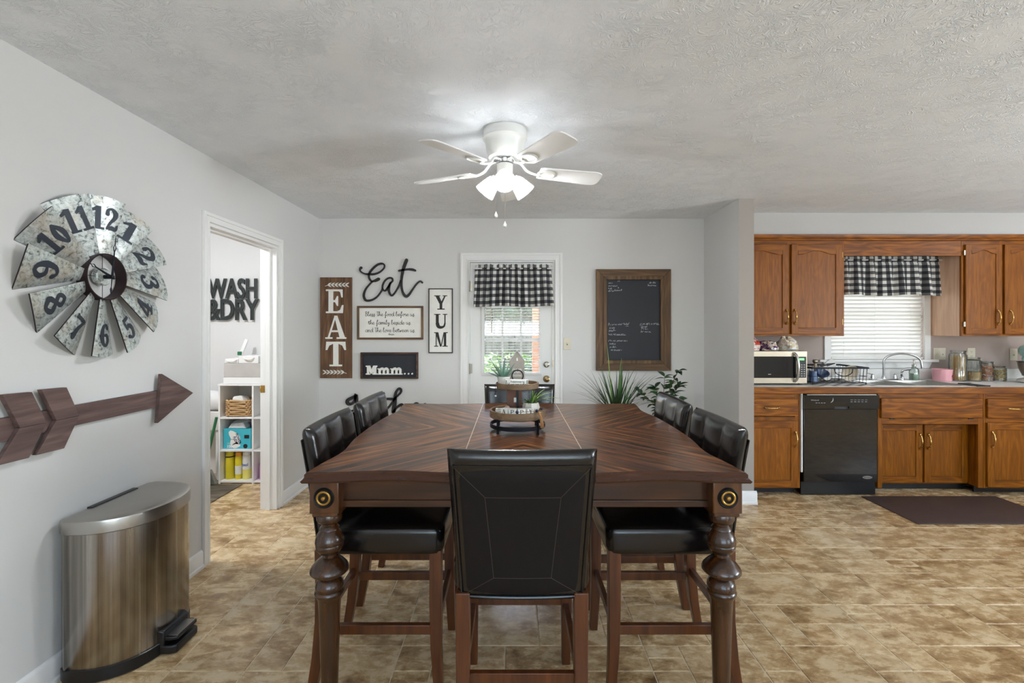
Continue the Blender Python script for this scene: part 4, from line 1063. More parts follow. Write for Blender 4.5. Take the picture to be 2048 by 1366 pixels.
# letter cubes on the lower tray
def cube_block(ch, ang, tilt=0):
    cx_, cy_ = RX + .099 * math.cos(ang), RY + .099 * math.sin(ang)
    t = thing('letter_block', 'white wooden block with black letter %s on the lower tray rim' % ch, 'block', (cx_, cy_, LZT), 'letter blocks on the tray', rotz=ang + PI / 2 + tilt, local=True)
    B().box(-.0175, .0175, -.0175, .0175, .0005, .044).obj('cube', M['cream'], t, bevel=.002)
    g_ = Fr((0, 0, 0), (1, 0, 0), (0, 0, 1), (0, -1, 0)); b = B(g_); glyph(b, ch, -.010, .021, .020, .019, .0174, .0180); b.obj('letter', M['letterblack'], t)
    return t
A0 = -PI / 2
h1 = cube_block('A', A0 - .60); cube_block('P', A0 - .22).__setitem__('label', 'white block with black letter P next to the letter A block')
cube_block('P', A0 + .16).__setitem__('label', 'white block with black letter P next to the letter Y block'); cube_block('Y', A0 + .54)
bd = pbr('navy_bead', (28, 32, 58), .4)
# bead garland with tassels
gd = thing('bead_garland', 'string of dark blue beads with tan tassel draped on the lower tray', 'garland', (RX + .08, RY - .1, LZT))
for (px_, py_, pz_) in [(RX + .128 * math.cos(A0 + a), RY + .128 * math.sin(A0 + a), LZT + .0325) for a in (-.03, .76)] + [(RX + .118, RY - .055, LZT + .034)]:
    b = B(); b.lathe([(0, -.0075), (.0055, -.005), (.0078, 0), (.0055, .005), (0, .0075)], (px_, py_, pz_), 14); b.obj('bead', bd, gd, smooth=60)
b = B(); b.tube(spline([(RX + .128 * math.cos(A0 + a), RY + .128 * math.sin(A0 + a), LZT + .033) for a in (-.03, .12, .3, .5, .64, .76)] + [(RX + .118, RY - .075, LZT + .032), (RX + .118, RY - .055, LZT + .034)], 3), .0012, 5); b.obj('string', pbr('jute_string', (150, 124, 88), .9), gd)
b = B(); tr2 = random.Random(9)
for k in range(34):
    a, r_ = tr2.uniform(0, 2 * PI), .009 * math.sqrt(tr2.random()); x_, y_ = .5 * r_ * math.cos(a), .5 * r_ * math.sin(a)
    ox, oy = RX + .100, RY - .112
    b.tube([(ox + x_ * .3, oy + y_ * .3, LZT + .026), (ox + .008 + x_, oy - .006 + y_, LZT + .006), (ox + .012 + 2 * x_, oy - .008 + 2 * y_, LZT - .040 + tr2.uniform(-.004, .004))], [.001, .0013, .0010], 4)
b.lathe([(0, .034), (.005, .030), (.0055, .022), (.004, .018)], (RX + .100, RY - .112, LZT), 10); b.obj('tassel', pbr('tan_tassel', (176, 132, 88), .9, var=.2, vs=60), gd)
dt = thing('blue_tassel', 'short dark blue beaded tassel hanging from the upper tray', 'tassel', (RX - .104, RY - .03, UZT - .05))
b = B(); b.tube(spline([(RX - .096, RY - .025, UZT + .018), (RX - .105, RY - .028, UZT + .012), (RX - .1075, RY - .03, UZT - .02)], 4), .0014, 5); b.obj('string', bd, dt)
for k in range(4):
    b = B(); b.lathe([(0, -.005), (.004, -.003), (.0048, 0), (.004, .003), (0, .005)], (RX - .1075 + .002 * (k % 2), RY - .03, UZT - .018 - .009 * k), 12); b.obj('bead', bd if k != 3 else M['letterwhite'], dt, smooth=60)
# books and a small brown card box on the lower tray
bo = thing('book', 'pale bound book lying flat at the base of the tray post', 'book', (RX - .055, RY + .012, LZT))
B().box(RX - .105, RX - .012, RY - .034, RY + .040, LZT + .0005, LZT + .020).obj('pages', M['cream'], bo)
b = B(); b.box(RX - .107, RX - .010, RY - .036, RY + .042, LZT + .0195, LZT + .023); b.obj('cover', M['letterwhite'], bo, bevel=.001)
pk = pbr('pink_yarn', (206, 164, 148), .9, bump=.8, bs=240)
b = B(); b.lathe([(0, 0), (.008, .002), (.0125, .009), (.011, .017), (.005, .021), (0, .0215)], (RX - .050, RY - .022, LZT + .023), 16); tag(b.obj('yarn_rosette', pk, smooth=60), 'small pink yarn ball resting on the pale book', 'ornament')
cd = thing('brown_gift_box', 'flat brown card box standing behind the tray post', 'box', (RX - .012, RY + .062, LZT))
B().box(RX - .052, RX + .022, RY + .053, RY + .073, LZT + .0005, LZT + .118).obj('box', pbr('brown_card', (112, 78, 62), .7), cd, bevel=.001)
b = B(); b.box(RX - .018, RX + .004, RY + .0515, RY + .0532, LZT + .048, LZT + .072); b.obj('tag', M['cream'], cd)
# air plant in a faceted pot
ap = thing('potted_air_plant', 'spiky green plant in a faceted white pot on the lower tray', 'plant', (RX + .066, RY + .012, LZT))
b = B(); b.lathe([(0, 0.0005), (.030, .0005), (.043, .030), (.036, .055), (.032, .055), (.036, .03), (0, .012)], (RX + .066, RY + .012, LZT), 8); b.obj('pot', pbr('faceted_white', (222, 216, 204), .4), ap, smooth=0)
ar = random.Random(8)
for k in range(34):
    a = ar.uniform(0, 2 * PI); el = ar.uniform(.45, 1.3); L = ar.uniform(.10, .17)
    if math.cos(a) < -.1: L *= .36
    if el > .95: L *= .68
    b = B(); blade(b, (RX + .066 + .012 * math.cos(a), RY + .012 + .012 * math.sin(a), LZT + .052), (math.cos(a) * math.cos(el), math.sin(a) * math.cos(el), math.sin(el)), L, .010, .9, .35, 7); b.obj('leaf', M['leafl'] if k % 3 else M['leafg'], ap, smooth=60)

# ------------------------------------------------------------------ potted plants behind the table
PX, PY = xx(1233, 3.66), 3.66
def planter(t, px_, py_, h_, r_, m):
    b = B(); b.lathe([(0, 0.0005), (r_ * .72, .0005), (r_ * .8, .02), (r_, h_ - .03), (r_ * 1.05, h_), (r_ * .93, h_), (r_ * .9, h_ - .04), (0, h_ - .04)], (px_, py_, 0), 32); b.obj('planter', m, t, smooth=40)
    b = B(); b.lathe([(0, h_ - .035), (r_ * .9, h_ - .036)], (px_, py_, 0), 24); b.obj('soil', M['soil'], t)
stone = pbr('grey_planter', (120, 116, 110), .7, bump=.2)
gp = thing('grass_plant', 'tall spiky grass plant in a floor planter under the chalkboard', 'plant', (PX, PY, 0))
planter(gp, PX, PY, .70, .15, stone)
gr = random.Random(21)
for k in range(96):
    a = gr.uniform(0, 2 * PI); kind = k % 5
    if k < 4: el, L, w_, dr = 1.50, (.60, .48, .44, .46)[k], .034, .06; a = (2.6, .3, .8, 5.6)[k]
    elif kind in (1, 2): el, L, w_, dr = gr.uniform(.95, 1.35), gr.uniform(.36, .52), .015, gr.uniform(.6, 1.1)
    elif kind == 0: el, L, w_, dr = gr.uniform(1.15, 1.42), gr.uniform(.32, .46), .024, .3
    elif kind == 3: el, L, w_, dr = gr.uniform(.8, 1.2), gr.uniform(.34, .46), .011, gr.uniform(.9, 1.5)
    else: el, L, w_, dr = gr.uniform(.6, .9), gr.uniform(.26, .38), .009, 1.5
    b = B(); blade(b, (PX + .05 * math.cos(a) * gr.random(), PY + .05 * math.sin(a) * gr.random(), .69), (math.cos(a) * math.cos(el), math.sin(a) * math.cos(el), math.sin(el)), L, w_, dr, .4, 9, .03)
    b.obj('leaf', (M['leafg'], M['leafd'], M['leafd'], M['leafd'], M['leafg'])[kind] if k >= 3 else M['leafl'], gp, smooth=60)
LX, LY = xx(1326, 4.02), 4.02
lp_ = thing('leafy_plant', 'leafy green plant with pointed leaves in a floor planter by the partition', 'plant', (LX, LY, 0))
planter(lp_, LX, LY, .60, .13, pbr('brown_planter', (92, 70, 54), .6, bump=.2))
def leafmesh(b, base, d, L, w_, roll):
    d = Vector(d).normalized(); sd = d.cross(Vector((0, 0, 1)))
    if sd.length < .05: sd = Vector((1, 0, 0))
    sd.normalize(); up = sd.cross(d); sd = sd * math.cos(roll) + up * math.sin(roll); up = sd.cross(d)
    rows = []
    for k in range(6):
        t = k / 5; ww = w_ * math.sin(PI * min(1, t ** .8 * .97 + .03)) * .5; c_ = Vector(base) + d * L * t - Vector((0, 0, 1)) * L * .25 * t * t
        rows.append([b.V(c_ - sd * ww + up * ww * .4), b.V(c_), b.V(c_ + sd * ww + up * ww * .4)])
    for A, C in zip(rows, rows[1:]):
        b.face([A[0], A[1], C[1], C[0]]); b.face([A[1], A[2], C[2], C[1]])
gr = random.Random(33)
stems = [((-.21, .0), .86), ((-.12, -.08), .80), ((.03, .05), .98), ((.12, -.02), 1.03), ((.16, .06), .90), ((.10, -.1), .80), ((.02, -.1), .84), ((-.04, .08), .88)]
stm = pbr('stem_brown', (92, 68, 48), .8)
for (dx, dy), hh in stems:
    path = spline([(LX, LY, .56), (LX + dx * .3, LY + dy * .3, .56 + (hh - .56) * .55), (LX + dx, LY + dy, hh)], 8)
    b = B(); b.tube(path, [.005 - .0035 * i / (len(path) - 1) for i in range(len(path))], 5); b.obj('stem', stm, lp_)
    for i in range(4, len(path)):
        for sg in (-1, 1):
            if gr.random() < .25: continue
            a = math.atan2(dy, dx) + sg * gr.uniform(.5, 1.5); el = gr.uniform(-.1, .8)
            b = B(); leafmesh(b, path[i], (math.cos(a) * math.cos(el), math.sin(a) * math.cos(el), math.sin(el)), gr.uniform(.075, .115), gr.uniform(.032, .046), gr.uniform(-.7, .7)); b.obj('leaf', M['leafd'] if gr.random() < .6 else M['leafg'], lp_, smooth=60)

# ------------------------------------------------------------------ windmill clock on the left wall
CYK, CZK = 2.040, 1.632
fr = left_frame(CYK, CZK, XL)
ck = thing('wall_clock', 'round galvanised windmill clock with twelve numbered metal blades', 'clock', (XL, CYK, CZK - .36))
R0, R1 = .100, .352
num = pbr('slate_numeral', (54, 60, 70), .5, .3)
for k in range(1, 13):
    th0 = PI / 2 - k * PI / 6
    def bs(t, r, lift=0.0):                     # t -1..1 across the blade, positive = clockwise edge
        a = th0 - t * math.radians(13.9); q = (r - R0) / (R1 - R0)
        h = .030 + (.010 + .020 * q) * t + .012 * (1 - t * t) * (.4 + .6 * q)
        return (r * math.cos(a), r * math.sin(a), h + lift)
    b = B(fr); NT_, NR = 10, 8
    top = [[b.V(bs(-1 + 2 * i / NT_, R0 + (R1 - R0) * j / NR)) for i in range(NT_ + 1)] for j in range(NR + 1)]
    low = [[b.V(bs(-1 + 2 * i / NT_, R0 + (R1 - R0) * j / NR, -.006)) for i in range(NT_ + 1)] for j in range(NR + 1)]
    for j_ in range(NR):
        for i in range(NT_):
            b.face([top[j_][i], top[j_][i + 1], top[j_ + 1][i + 1], top[j_ + 1][i]]); b.face([low[j_][i], low[j_ + 1][i], low[j_ + 1][i + 1], low[j_][i + 1]])
    me = None
    for i in range(NT_): b.face([top[NR][i], top[NR][i + 1], low[NR][i + 1], low[NR][i]]); b.face([top[0][i], low[0][i], low[0][i + 1], top[0][i + 1]])
    for j_ in range(NR): b.face([top[j_][0], top[j_ + 1][0], low[j_ + 1][0], low[j_][0]]); b.face([top[j_][NT_], low[j_][NT_], low[j_ + 1][NT_], top[j_ + 1][NT_]])
    o = b.obj('blade', M['galv'], ck, smooth=40); o.data.materials.append(M['rust'])
    nf = 2 * NT_ * NR
    for f_ in list(o.data.polygons)[nf:]: f_.material_index = 1
    # numeral lies on the curved sheet
    txt = str(k); hgt = .100; wd = .066; rc = .256; rot = th0 - PI / 2
    if k in (4, 5, 6, 7, 8): rot += PI
    class SheetFr:
        def __call__(s, p):
            r = math.hypot(p[0], p[1]); a = math.atan2(p[1], p[0]); t = -(((a - th0 + PI) % (2 * PI)) - PI) / math.radians(13.9)
            return fr(bs(t, r, .0016 + p[2]))
    b = B(SheetFr()); ccx, ccy = rc * math.cos(th0), rc * math.sin(th0); tw = wd * (len(txt) * .92 if len(txt) > 1 else 1) * (.80 if len(txt) > 1 else 1.12)
    for i, ch in enumerate(txt):
        cw = tw / len(txt) / .58; sub = B(SheetFr())
        glyph(b, ch, ccx - tw / 2 + i * tw / len(txt), ccy - hgt / 2, tw / len(txt) / .60, hgt, 0, .0008, rot, ccx, ccy, dice=4)
    b.obj('numeral', num, o, smooth=0)
b = B(fr); prof = [(.097, .004), (.102, .004), (.102, .052), (.097, .052), (.097, .004)]
b.lathe(prof, (0, 0, 0), 48); b.obj('hub_ring', M['rust'], ck, smooth=40)
b = B(fr); b.lathe([(0, .012), (.036, .012), (.038, .016), (.038, .034), (.034, .038), (0, .038)], (0, 0, 0), 32); b.obj('movement_disc', M['galv'], ck)
b = B(fr)
for a in (0, PI / 2, PI, 3 * PI / 2): b.tube([(.036 * math.cos(a), .036 * math.sin(a), .028), (.1 * math.cos(a), .1 * math.sin(a), .028)], .0012, 5)
b.obj('spoke_wire', M['blackmetal'], ck)
def hand(ang, L, tail, c, m):
    b = B(fr); d = Vector((math.cos(ang), math.sin(ang), 0)); n_ = Vector((-d.y, d.x, 0))
    P_ = lambda s, t: tuple((d * s + n_ * t)[:2])
    b.prism([P_(-.01, .004), P_(0, .006), P_(L * .62, .0022), P_(L * .62, -.0022), P_(0, -.006), P_(-.01, -.004)], c, c + .002)
    b.prism([P_(L * .60, .0022), P_(L * .70, .008), P_(L * .72, .006), P_(L * .62, 0)], c, c + .002); b.prism([P_(L * .60, -.0022), P_(L * .70, -.008), P_(L * .72, -.006), P_(L * .62, 0)], c, c + .002)
    b.prism([P_(L * .71, .008), P_(L * .80, 0), P_(L * .785, 0), P_(L * .70, .0055)], c, c + .002); b.prism([P_(L * .71, -.008), P_(L * .80, 0), P_(L * .785, 0), P_(L * .70, -.0055)], c, c + .002)
    b.prism([P_(L * .79, .002), P_(L, 0), P_(L * .79, -.002)], c, c + .002)
    b.prism([P_(-.008, .002), P_(-tail * .6, .001), P_(-tail * .75, .005), P_(-tail, 0), P_(-tail * .75, -.005), P_(-tail * .6, -.001), P_(-.008, -.002)], c, c + .002)
    return b.obj('clock_hand', m, ck)
hand(math.radians(84), .185, .075, .070, M['blackmetal']); hand(math.radians(156), .135, .02, .066, M['blackmetal'])
b = B(fr); b.lathe([(0, .078), (.008, .076), (.009, .06), (.009, .036)], (0, 0, 0), 16); b.obj('hand_pin', M['blackmetal'], ck)

# ------------------------------------------------------------------ wooden arrow
fr = left_frame(0, 1.046, XL)
ar_ = thing('wooden_arrow', 'rustic brown wooden arrow sign pointing toward the laundry doorway', 'sign', (XL, 2.0, .93))
def plank(name, poly, c0, c1, m=None): return B(fr).prism(poly, c0, c1).obj(name, m or M['arrow'], ar_, bevel=.0015)
plank('shaft', [(1.38, -.042), (2.40, -.042), (2.40, .042), (1.38, .042)], .001, .020)
plank('arrow_head', [(2.372, .128), (2.345, -.118), (2.605, -.002)], .020, .040)
for k in range(2):
    o_ = 1.765 - .135 * k
    plank('fletching', [(o_, .128), (o_ + .10, .124), (o_ + .155, 0), (o_ + .058, 0)], .0202, .040)
    plank('fletching', [(o_ + .058, -.0008), (o_ + .155, -.0008), (o_ + .09, -.118), (o_ - .018, -.116)], .0202, .0395)

# ------------------------------------------------------------------ stainless pedal bin
BX, BY, BH = XL + .028, 2.075, .645
bn = thing('pedal_bin', 'half round brushed stainless pedal trash can against the wall', 'trash can', (BX + .15, BY, 0))
def dshape(off, n=40, dep=.295, hl=.245):
    pts = [(BX - off * .4, BY - hl + .02 - off)]
    for k in range(n + 1):
        a = -PI / 2 + PI * k / n; e = .72
        ca, sa = math.cos(a), math.sin(a)
        pts.append((BX + .03 + (dep - .03 + off) * abs(ca) ** e, BY + math.copysign(abs(sa) ** .95, sa) * (hl + off)))
    pts.append((BX - off * .4, BY + hl - .02 + off)); return pts
def dloft(rows): return [[(p[0], p[1], h_) for p in dshape(o_)] for o_, h_ in rows]
B().loft(dloft([(-.004, .002), (0, .006), (0, .052), (-.004, .056)])).obj('base', M['black'], bn, smooth=40)
B().loft(dloft([(-.006, .050), (-.003, .054), (-.003, BH - .055)])).obj('body', M['brushed'], bn, smooth=40)
B().loft(dloft([(-.002, BH - .056), (.003, BH - .052), (.003, BH - .010), (.001, BH - .003), (-.006, BH), (-.03, BH + .004), (-.09, BH + .006)])).obj('lid', M['stainless'], bn, smooth=50)
b = B(); b.box(BX + .008, BX + .034, BY - .12, BY + .12, BH - .001, BH + .010); b.obj('lid_hinge', M['black'], bn, bevel=.003)
pxe = BX + .295
b = B(); b.loft([[(pxe - .03, BY - .085, .008), (pxe - .03, BY + .085, .008), (pxe - .03, BY + .085, .115), (pxe - .03, BY - .085, .115)], [(pxe + .006, BY - .075, .008), (pxe + .006, BY + .075, .008), (pxe + .006, BY + .075, .10), (pxe + .006, BY - .075, .10)]]); b.obj('pedal_housing', M['black'], bn, bevel=.006)
pd = B(); pd.loft([[(pxe + x_, BY + s_ * hw_, zz) for s_, zz in ((-1, .058), (1, .058), (1, .074), (-1, .074))] for x_, hw_ in ((-.01, .070), (.03, .070), (.055, .062))]).obj('pedal', M['black'], bn, bevel=.004)
B().box(pxe + .006, pxe + .050, BY - .058, BY + .058, .0738, .0762).obj('pedal_plate', M['stainless'], bn, bevel=.001)
b = B(); b.loft([[(pxe + x_, BY + s_ * hw_, zz) for s_, zz in ((-1, .006), (1, .006), (1, .040), (-1, .040))] for x_, hw_ in ((-.02, .080), (.03, .078), (.056, .066))]); b.obj('foot_guard', M['black'], bn, bevel=.006)

# ------------------------------------------------------------------ ceiling fan
FX, FY = -.037, 2.437
fan = thing('ceiling_fan', 'white five blade ceiling fan with three glass shaded lights', 'ceiling fan', (FX, FY, ZC))
M['fanw'] = pbr('fan_white', (224, 224, 220), .35, var=.02)
M['fanb'] = pbr('fan_blade_white', (230, 230, 228), .45, var=.02)
b = B(); b.lathe([(0, ZC), (.112, ZC), (.114, ZC - .006), (.114, ZC - .022), (.116, ZC - .026), (.116, ZC - .046), (.110, ZC - .052), (.106, ZC - .060), (.101, ZC - .078), (.094, ZC - .125), (.086, ZC - .142), (.070, ZC - .147), (0, ZC - .147)], (FX, FY, 0), 48); b.obj('motor_housing', M['fanw'], fan, smooth=30)
b = B(); b.lathe([(0, ZC - .147), (.060, ZC - .147), (.060, ZC - .152), (.048, ZC - .156), (.044, ZC - .170), (.030, ZC - .176), (0, ZC - .176)], (FX, FY, 0), 32); b.obj('flywheel', M['chrome'], fan, smooth=30)
b = B(); b.lathe([(0, ZC - .174), (.038, ZC - .174), (.042, ZC - .178), (.042, ZC - .228), (.036, ZC - .236), (.020, ZC - .246), (.008, ZC - .252), (0, ZC - .254)], (FX, FY, 0), 32); b.obj('switch_housing', M['fanw'], fan, smooth=30)
for k in range(5):
    a = math.radians(14 + 72 * k); d = Vector((math.cos(a), math.sin(a), 0)); s_ = Vector((-d.y, d.x, 0)); up = Vector((0, 0, 1)); o_ = Vector((FX, FY, 0))
    pit = math.radians(12)
    def bp(r, t, h_=0.0): return o_ + d * r + s_ * t * math.cos(pit) + up * (2.238 - t * math.sin(pit) + h_ - .02 * r)
    b = B(); out = []
    for r_, hw_ in ((.185, .046), (.20, .052), (.30, .056), (.42, .061), (.49, .064), (.515, .060), (.530, .048), (.536, .030)): out.append((r_, hw_))
    poly = [(r_, -w_) for r_, w_ in out] + [(r_, w_) for r_, w_ in out[::-1]]
    A = [b.V(bp(r_, t_, -.003)) for r_, t_ in poly]; C_ = [b.V(bp(r_, t_, .003)) for r_, t_ in poly]
    b.face(A[::-1]); b.face(C_)
    for i in range(len(A)): b.face([A[i], A[(i + 1) % len(A)], C_[(i + 1) % len(A)], C_[i]])
    bl_ = b.obj('blade', M['fanb'], fan, smooth=30)
    b = B(); pth = spline([o_ + d * .045 + up * (ZC - .158), o_ + d * .085 + up * (ZC - .165), o_ + d * .120 + up * (ZC - .200), bp(.165, 0, -.010), bp(.190, 0, -.008)], 5)
    b.tube(pth, [.010] * len(pth), 8, flat=.6)
    ov = [bp(.225 + .046 * math.cos(q_), .036 * math.sin(q_), -.0065) for q_ in [i * 2 * PI / 28 for i in range(28)]]
    b.tube(ov, .0068, 8, closed=True, flat=.7)
    b.obj('blade_iron', M['fanw'], fan, smooth=50)
    b = B(); vs_ = [b.V(bp(.225 + .042 * math.cos(q_), .032 * math.sin(q_), -.0045)) for q_ in [i * 2 * PI / 28 for i in range(28)]]; b.face(vs_); b.obj('medallion', M['fanw'], fan)
sh = NT('ribbed_glass_shade')
vv = sh.coords((1, 1, 1), rnd=False)
sh.base(lin((214, 212, 206)), .2); tl_ = sh.n('BsdfTranslucent', i_Color=lin((206, 204, 198))); tp_ = sh.n('BsdfTransparent', i_Color=(1, 1, 1, 1))
m1 = sh.n('MixShader', i_0=.45); sh.l(sh.b.outputs[0], m1.inputs[1]); sh.l(tl_.outputs[0], m1.inputs[2]); m2 = sh.n('MixShader', i_0=.18); sh.l(m1.outputs[0], m2.inputs[1]); sh.l(tp_.outputs[0], m2.inputs[2]); sh.l(m2.outputs[0], sh.out.inputs[0])
bulbm = pbr('lit_bulb', (255, 250, 238), .4, emit=(244, 249, 255), es=560)
for ang in (-90, 28, 152):
    a = math.radians(ang); d = Vector((math.cos(a), math.sin(a), 0)); tilt = math.radians(46)
    ax = (d * math.sin(tilt) + Vector((0, 0, -math.cos(tilt)))).normalized(); xs = Vector((0, 0, 1)).cross(d).normalized(); ys = ax.cross(xs)
    mt = Matrix((xs, ys, ax)).transposed()
    o_ = Vector((FX, FY, ZC - .226)) + d * .040
    b = B(); b.tube(spline([Vector((FX, FY, ZC - .220)) + d * .030, o_ + d * .002, o_ + ax * .022], 4), .010, 10); b.lathe([(0, .014), (.020, .014), (.024, .020), (.025, .034), (.0, .034)], o_, 24, mt); arm = b.obj('light_arm', M['fanw'], fan, smooth=40)
    b = B(); n_ = 48; rows = []
    for (r_, t_) in ((.024, .024), (.030, .034), (.036, .050), (.042, .070), (.047, .092), (.0525, .112), (.0535, .120)):
        rows.append([o_ + mt @ Vector(((r_ + .0007 * (-1) ** i_) * math.cos(2 * PI * i_ / n_), (r_ + .0007 * (-1) ** i_) * math.sin(2 * PI * i_ / n_), t_)) for i_ in range(n_)])
    b.loft(rows, cap=False); b.obj('glass_shade', sh.m, fan, smooth=60, solid=.0015)
    b = B(); b.lathe([(.008, .034), (.010, .044), (.0165, .062), (.0165, .074), (.012, .092), (.005, .106), (0, .110)], o_, 20, mt); b.obj('bulb', bulbm, fan, smooth=60)
for (cx_, cy_, zb) in ((xx(992, 2.40), 2.40, 1.975), (xx(1010, 2.40), 2.402, 1.925)):
    b = B(); n_ = 34
    b.tube([(cx_, cy_, ZC - .215), (cx_, cy_, zb + .03)], .0006, 5)
    zc_ = zb + .032
    while zc_ < ZC - .215: b.lathe([(0, -.0015), (.0015, 0), (0, .0015)], (cx_, cy_, zc_), 6); zc_ += .006
    ch_ = b.obj('pull_chain', M['nickel'], fan)
    b = B(); b.lathe([(0, 0), (.007, .003), (.0095, .010), (.0075, .018), (.003, .027), (.0015, .032), (0, .033)], (cx_, cy_, zb), 16); b.obj('pull_knob', M['fanw'], ch_, smooth=60)

# ------------------------------------------------------------------ laundry room
wn_ = thing('wash_and_dry_sign', 'dark metal cutout sign reading WASH and DRY', 'sign', (xx(470, YK), YK - .02, z(641, YK)))
fr = FB(YK - .012)
bm_ = pbr('dark_green_metal', (58, 64, 62), .4, .5); bmi = pbr('dark_inner_metal', (34, 36, 36), .5, .3)
def wd(txt, x0, x1, y0, y1, name):
    b = B(fr); text_polys(b, txt, 1.0, 0, 1, 1.0, .022, 'LEFT'); xs_ = [v.co.x for v in b.bm.verts]; zs_ = [v.co.z for v in b.bm.verts]; b.bm.free()
    sx_ = (xx(x1, YK) - xx(x0, YK)) / (max(xs_) - min(xs_)); sz_ = (z(y0, YK) - z(y1, YK)) / (max(zs_) - min(zs_))
    for bold, c0, c1, m in ((.022, 0, .018, bm_), (-.012, .0182, .0186, bmi)):
        b = B(fr); text_polys(b, txt, sz_, c0, c1, sx_ / sz_, bold, 'LEFT', xx(x0, YK) - min(xs_) * sx_, z(y1, YK) - min(zs_) * sz_); o = b.obj(name if m is bm_ else 'inlay', m, wn_)
wd('WASH', 418, 516, 557, 598, 'word'); wd('&DRY', 418, 520, 598, 641, 'word')
# cube organiser
SX0, SX1, SY0, SY1 = xx(436.5, 4.19), -1.97, 4.19, YK - .01
og = thing('cube_organizer', 'white cube shelf unit in the laundry room', 'shelf', ((SX0 + SX1) / 2, 4.33, 0))
for x_ in (SX0, -2.345, SX1 - .016): B().box(x_, x_ + .016, SY0, SY1, 0, .885 if x_ != -2.345 else .883).obj('upright', M['trim'], og, bevel=.001)
for zz in (.010, .290, .585): B().box(SX0 + .0155, -2.3445, SY0 + .003, SY1, zz, zz + .016).obj('shelf', M['trim'], og, bevel=.001); B().box(-2.3295, SX1 - .0155, SY0 + .003, SY1, zz, zz + .016).obj('shelf', M['trim'], og, bevel=.001)
B().box(SX0 - .004, SX1 + .004, SY0 - .004, SY1, .8845, .901).obj('top', M['trim'], og, bevel=.001)
B().box(SX0 + .01, SX1 - .01, SY1 - .006, SY1 - .001, .02, .88).obj('rear_panel', pbr('white_board', (214, 212, 208), .6), og)
# woven basket
wk = wood('water_hyacinth', (146, 108, 66), (214, 180, 132), 'X', .8, 0, 1.0, 1.0, .3)
bs_ = thing('wicker_basket', 'tan woven basket in the top cube of the laundry shelf', 'basket', (-2.485, 4.31, .601)); b = B()
x0, x1 = -2.612, -2.360
for r_ in range(8):
    zz = .6145 + r_ * .0182; pts = []
    for i in range(64):
        a = 2 * PI * i / 64; ca, sa = math.cos(a), math.sin(a); e = .28
        pts.append(((x0 + x1) / 2 + math.copysign(abs(ca) ** e, ca) * ((x1 - x0) / 2 - .010) , 4.315 + math.copysign(abs(sa) ** e, sa) * .10, zz + .004 * math.sin(i * 1.57 + r_ * PI)))
    b.tube(pts, [.0085 + .0022 * math.sin(i * 1.57 + r_ * PI) for i in range(64)], 6, closed=True)
b.obj('weave', wk, bs_, smooth=60)
b = B(); b.box(x0 + .018, x1 - .018, 4.225, 4.405, .604, .74); b.obj('lining', wk, bs_)
rag = pbr('cloth_rags', (222, 220, 214), .9, var=.15)
b = B(); b.loft([[(x0 + .05, 4.24, .735), (x0 + .17, 4.235, .735), (x0 + .18, 4.33, .735), (x0 + .06, 4.34, .735)], [(x0 + .06, 4.25, .78), (x0 + .13, 4.25, .79), (x0 + .16, 4.33, .775), (x0 + .08, 4.33, .77)]]); tag(b.obj('folded_rag', rag, bevel=.01), 'white cloth poking out of the woven basket', 'cloth')
# carton of bags in the middle cube
bx = thing('carton', 'turquoise carton printed POWER FLEX in the middle cube', 'box', (-2.485, 4.3, .306))
fr = FB(4.232); px0, px1 = xx(446.8, 4.232), xx(502, 4.232)
tq = pbr('turquoise_card', (62, 178, 194), .45); B(fr).rect(px0, px1, .3065, .486, -.15, 0).obj('carton_body', tq, bx, bevel=.002)
b = B(fr); b.brush([(px0 + .07, .45), (px0 + .11, .40), (px0 + .10, .345), (px0 + .14, .338)], [.05, .085, .07, .03], 0, .0008); b.obj('white_flash', M['letterwhite'], bx)
b = B(fr); text_polys(b, '100', .042, 0, .0012, .8, .02, 'LEFT', px0 + .030, .314); text_polys(b, 'COUNT', .014, 0, .0012, 1, 0, 'LEFT', px0 + .034, .352); b.obj('lettering', M['letterwhite'], bx)
nv = pbr('navy_print', (34, 42, 84), .5); b = B(Fr(fr((px0 + .125, .395, 0)), (math.cos(-1.2), 0, math.sin(-1.2)), (math.sin(1.2), 0, math.cos(1.2)), (0, -1, 0))); text_polys(b, 'POWER', .032, .0005, .0014, .9, .03, 'CENTER', .0, .002); text_polys(b, 'FLEX', .032, .0005, .0014, .9, .03, 'CENTER', .0, -.028); b.obj('brand_print', nv, bx)
b = B(fr); r_ = .02; b.prism([(px0 + .20 + r_ * math.cos(i * PI / 10), .33 + r_ * math.sin(i * PI / 10)) for i in range(20)], 0, .0008); b.rect(px0 + .19, px0 + .235, .40, .432, 0, .0008); b.obj('print_patch', M['letterblack'], bx)
pb = pbr('plastic_bag', (206, 212, 216), .3, var=.12, vs=30)
b = B(); b.loft([[(px0 + .03 + .17 * (i % 2), 4.24 + .09 * (i // 2), .487) for i in (0, 1, 3, 2)], [(px0 + .06 + .10 * (i % 2), 4.25 + .07 * (i // 2), .53 + .012 * i) for i in (0, 1, 3, 2)], [(px0 + .16 + .06 * (i % 2), 4.27 + .04 * (i // 2), .545) for i in (0, 1, 3, 2)]]); tag(b.obj('plastic_bag', pb, bevel=.012), 'crumpled clear plastic bag on top of the turquoise carton', 'bag')
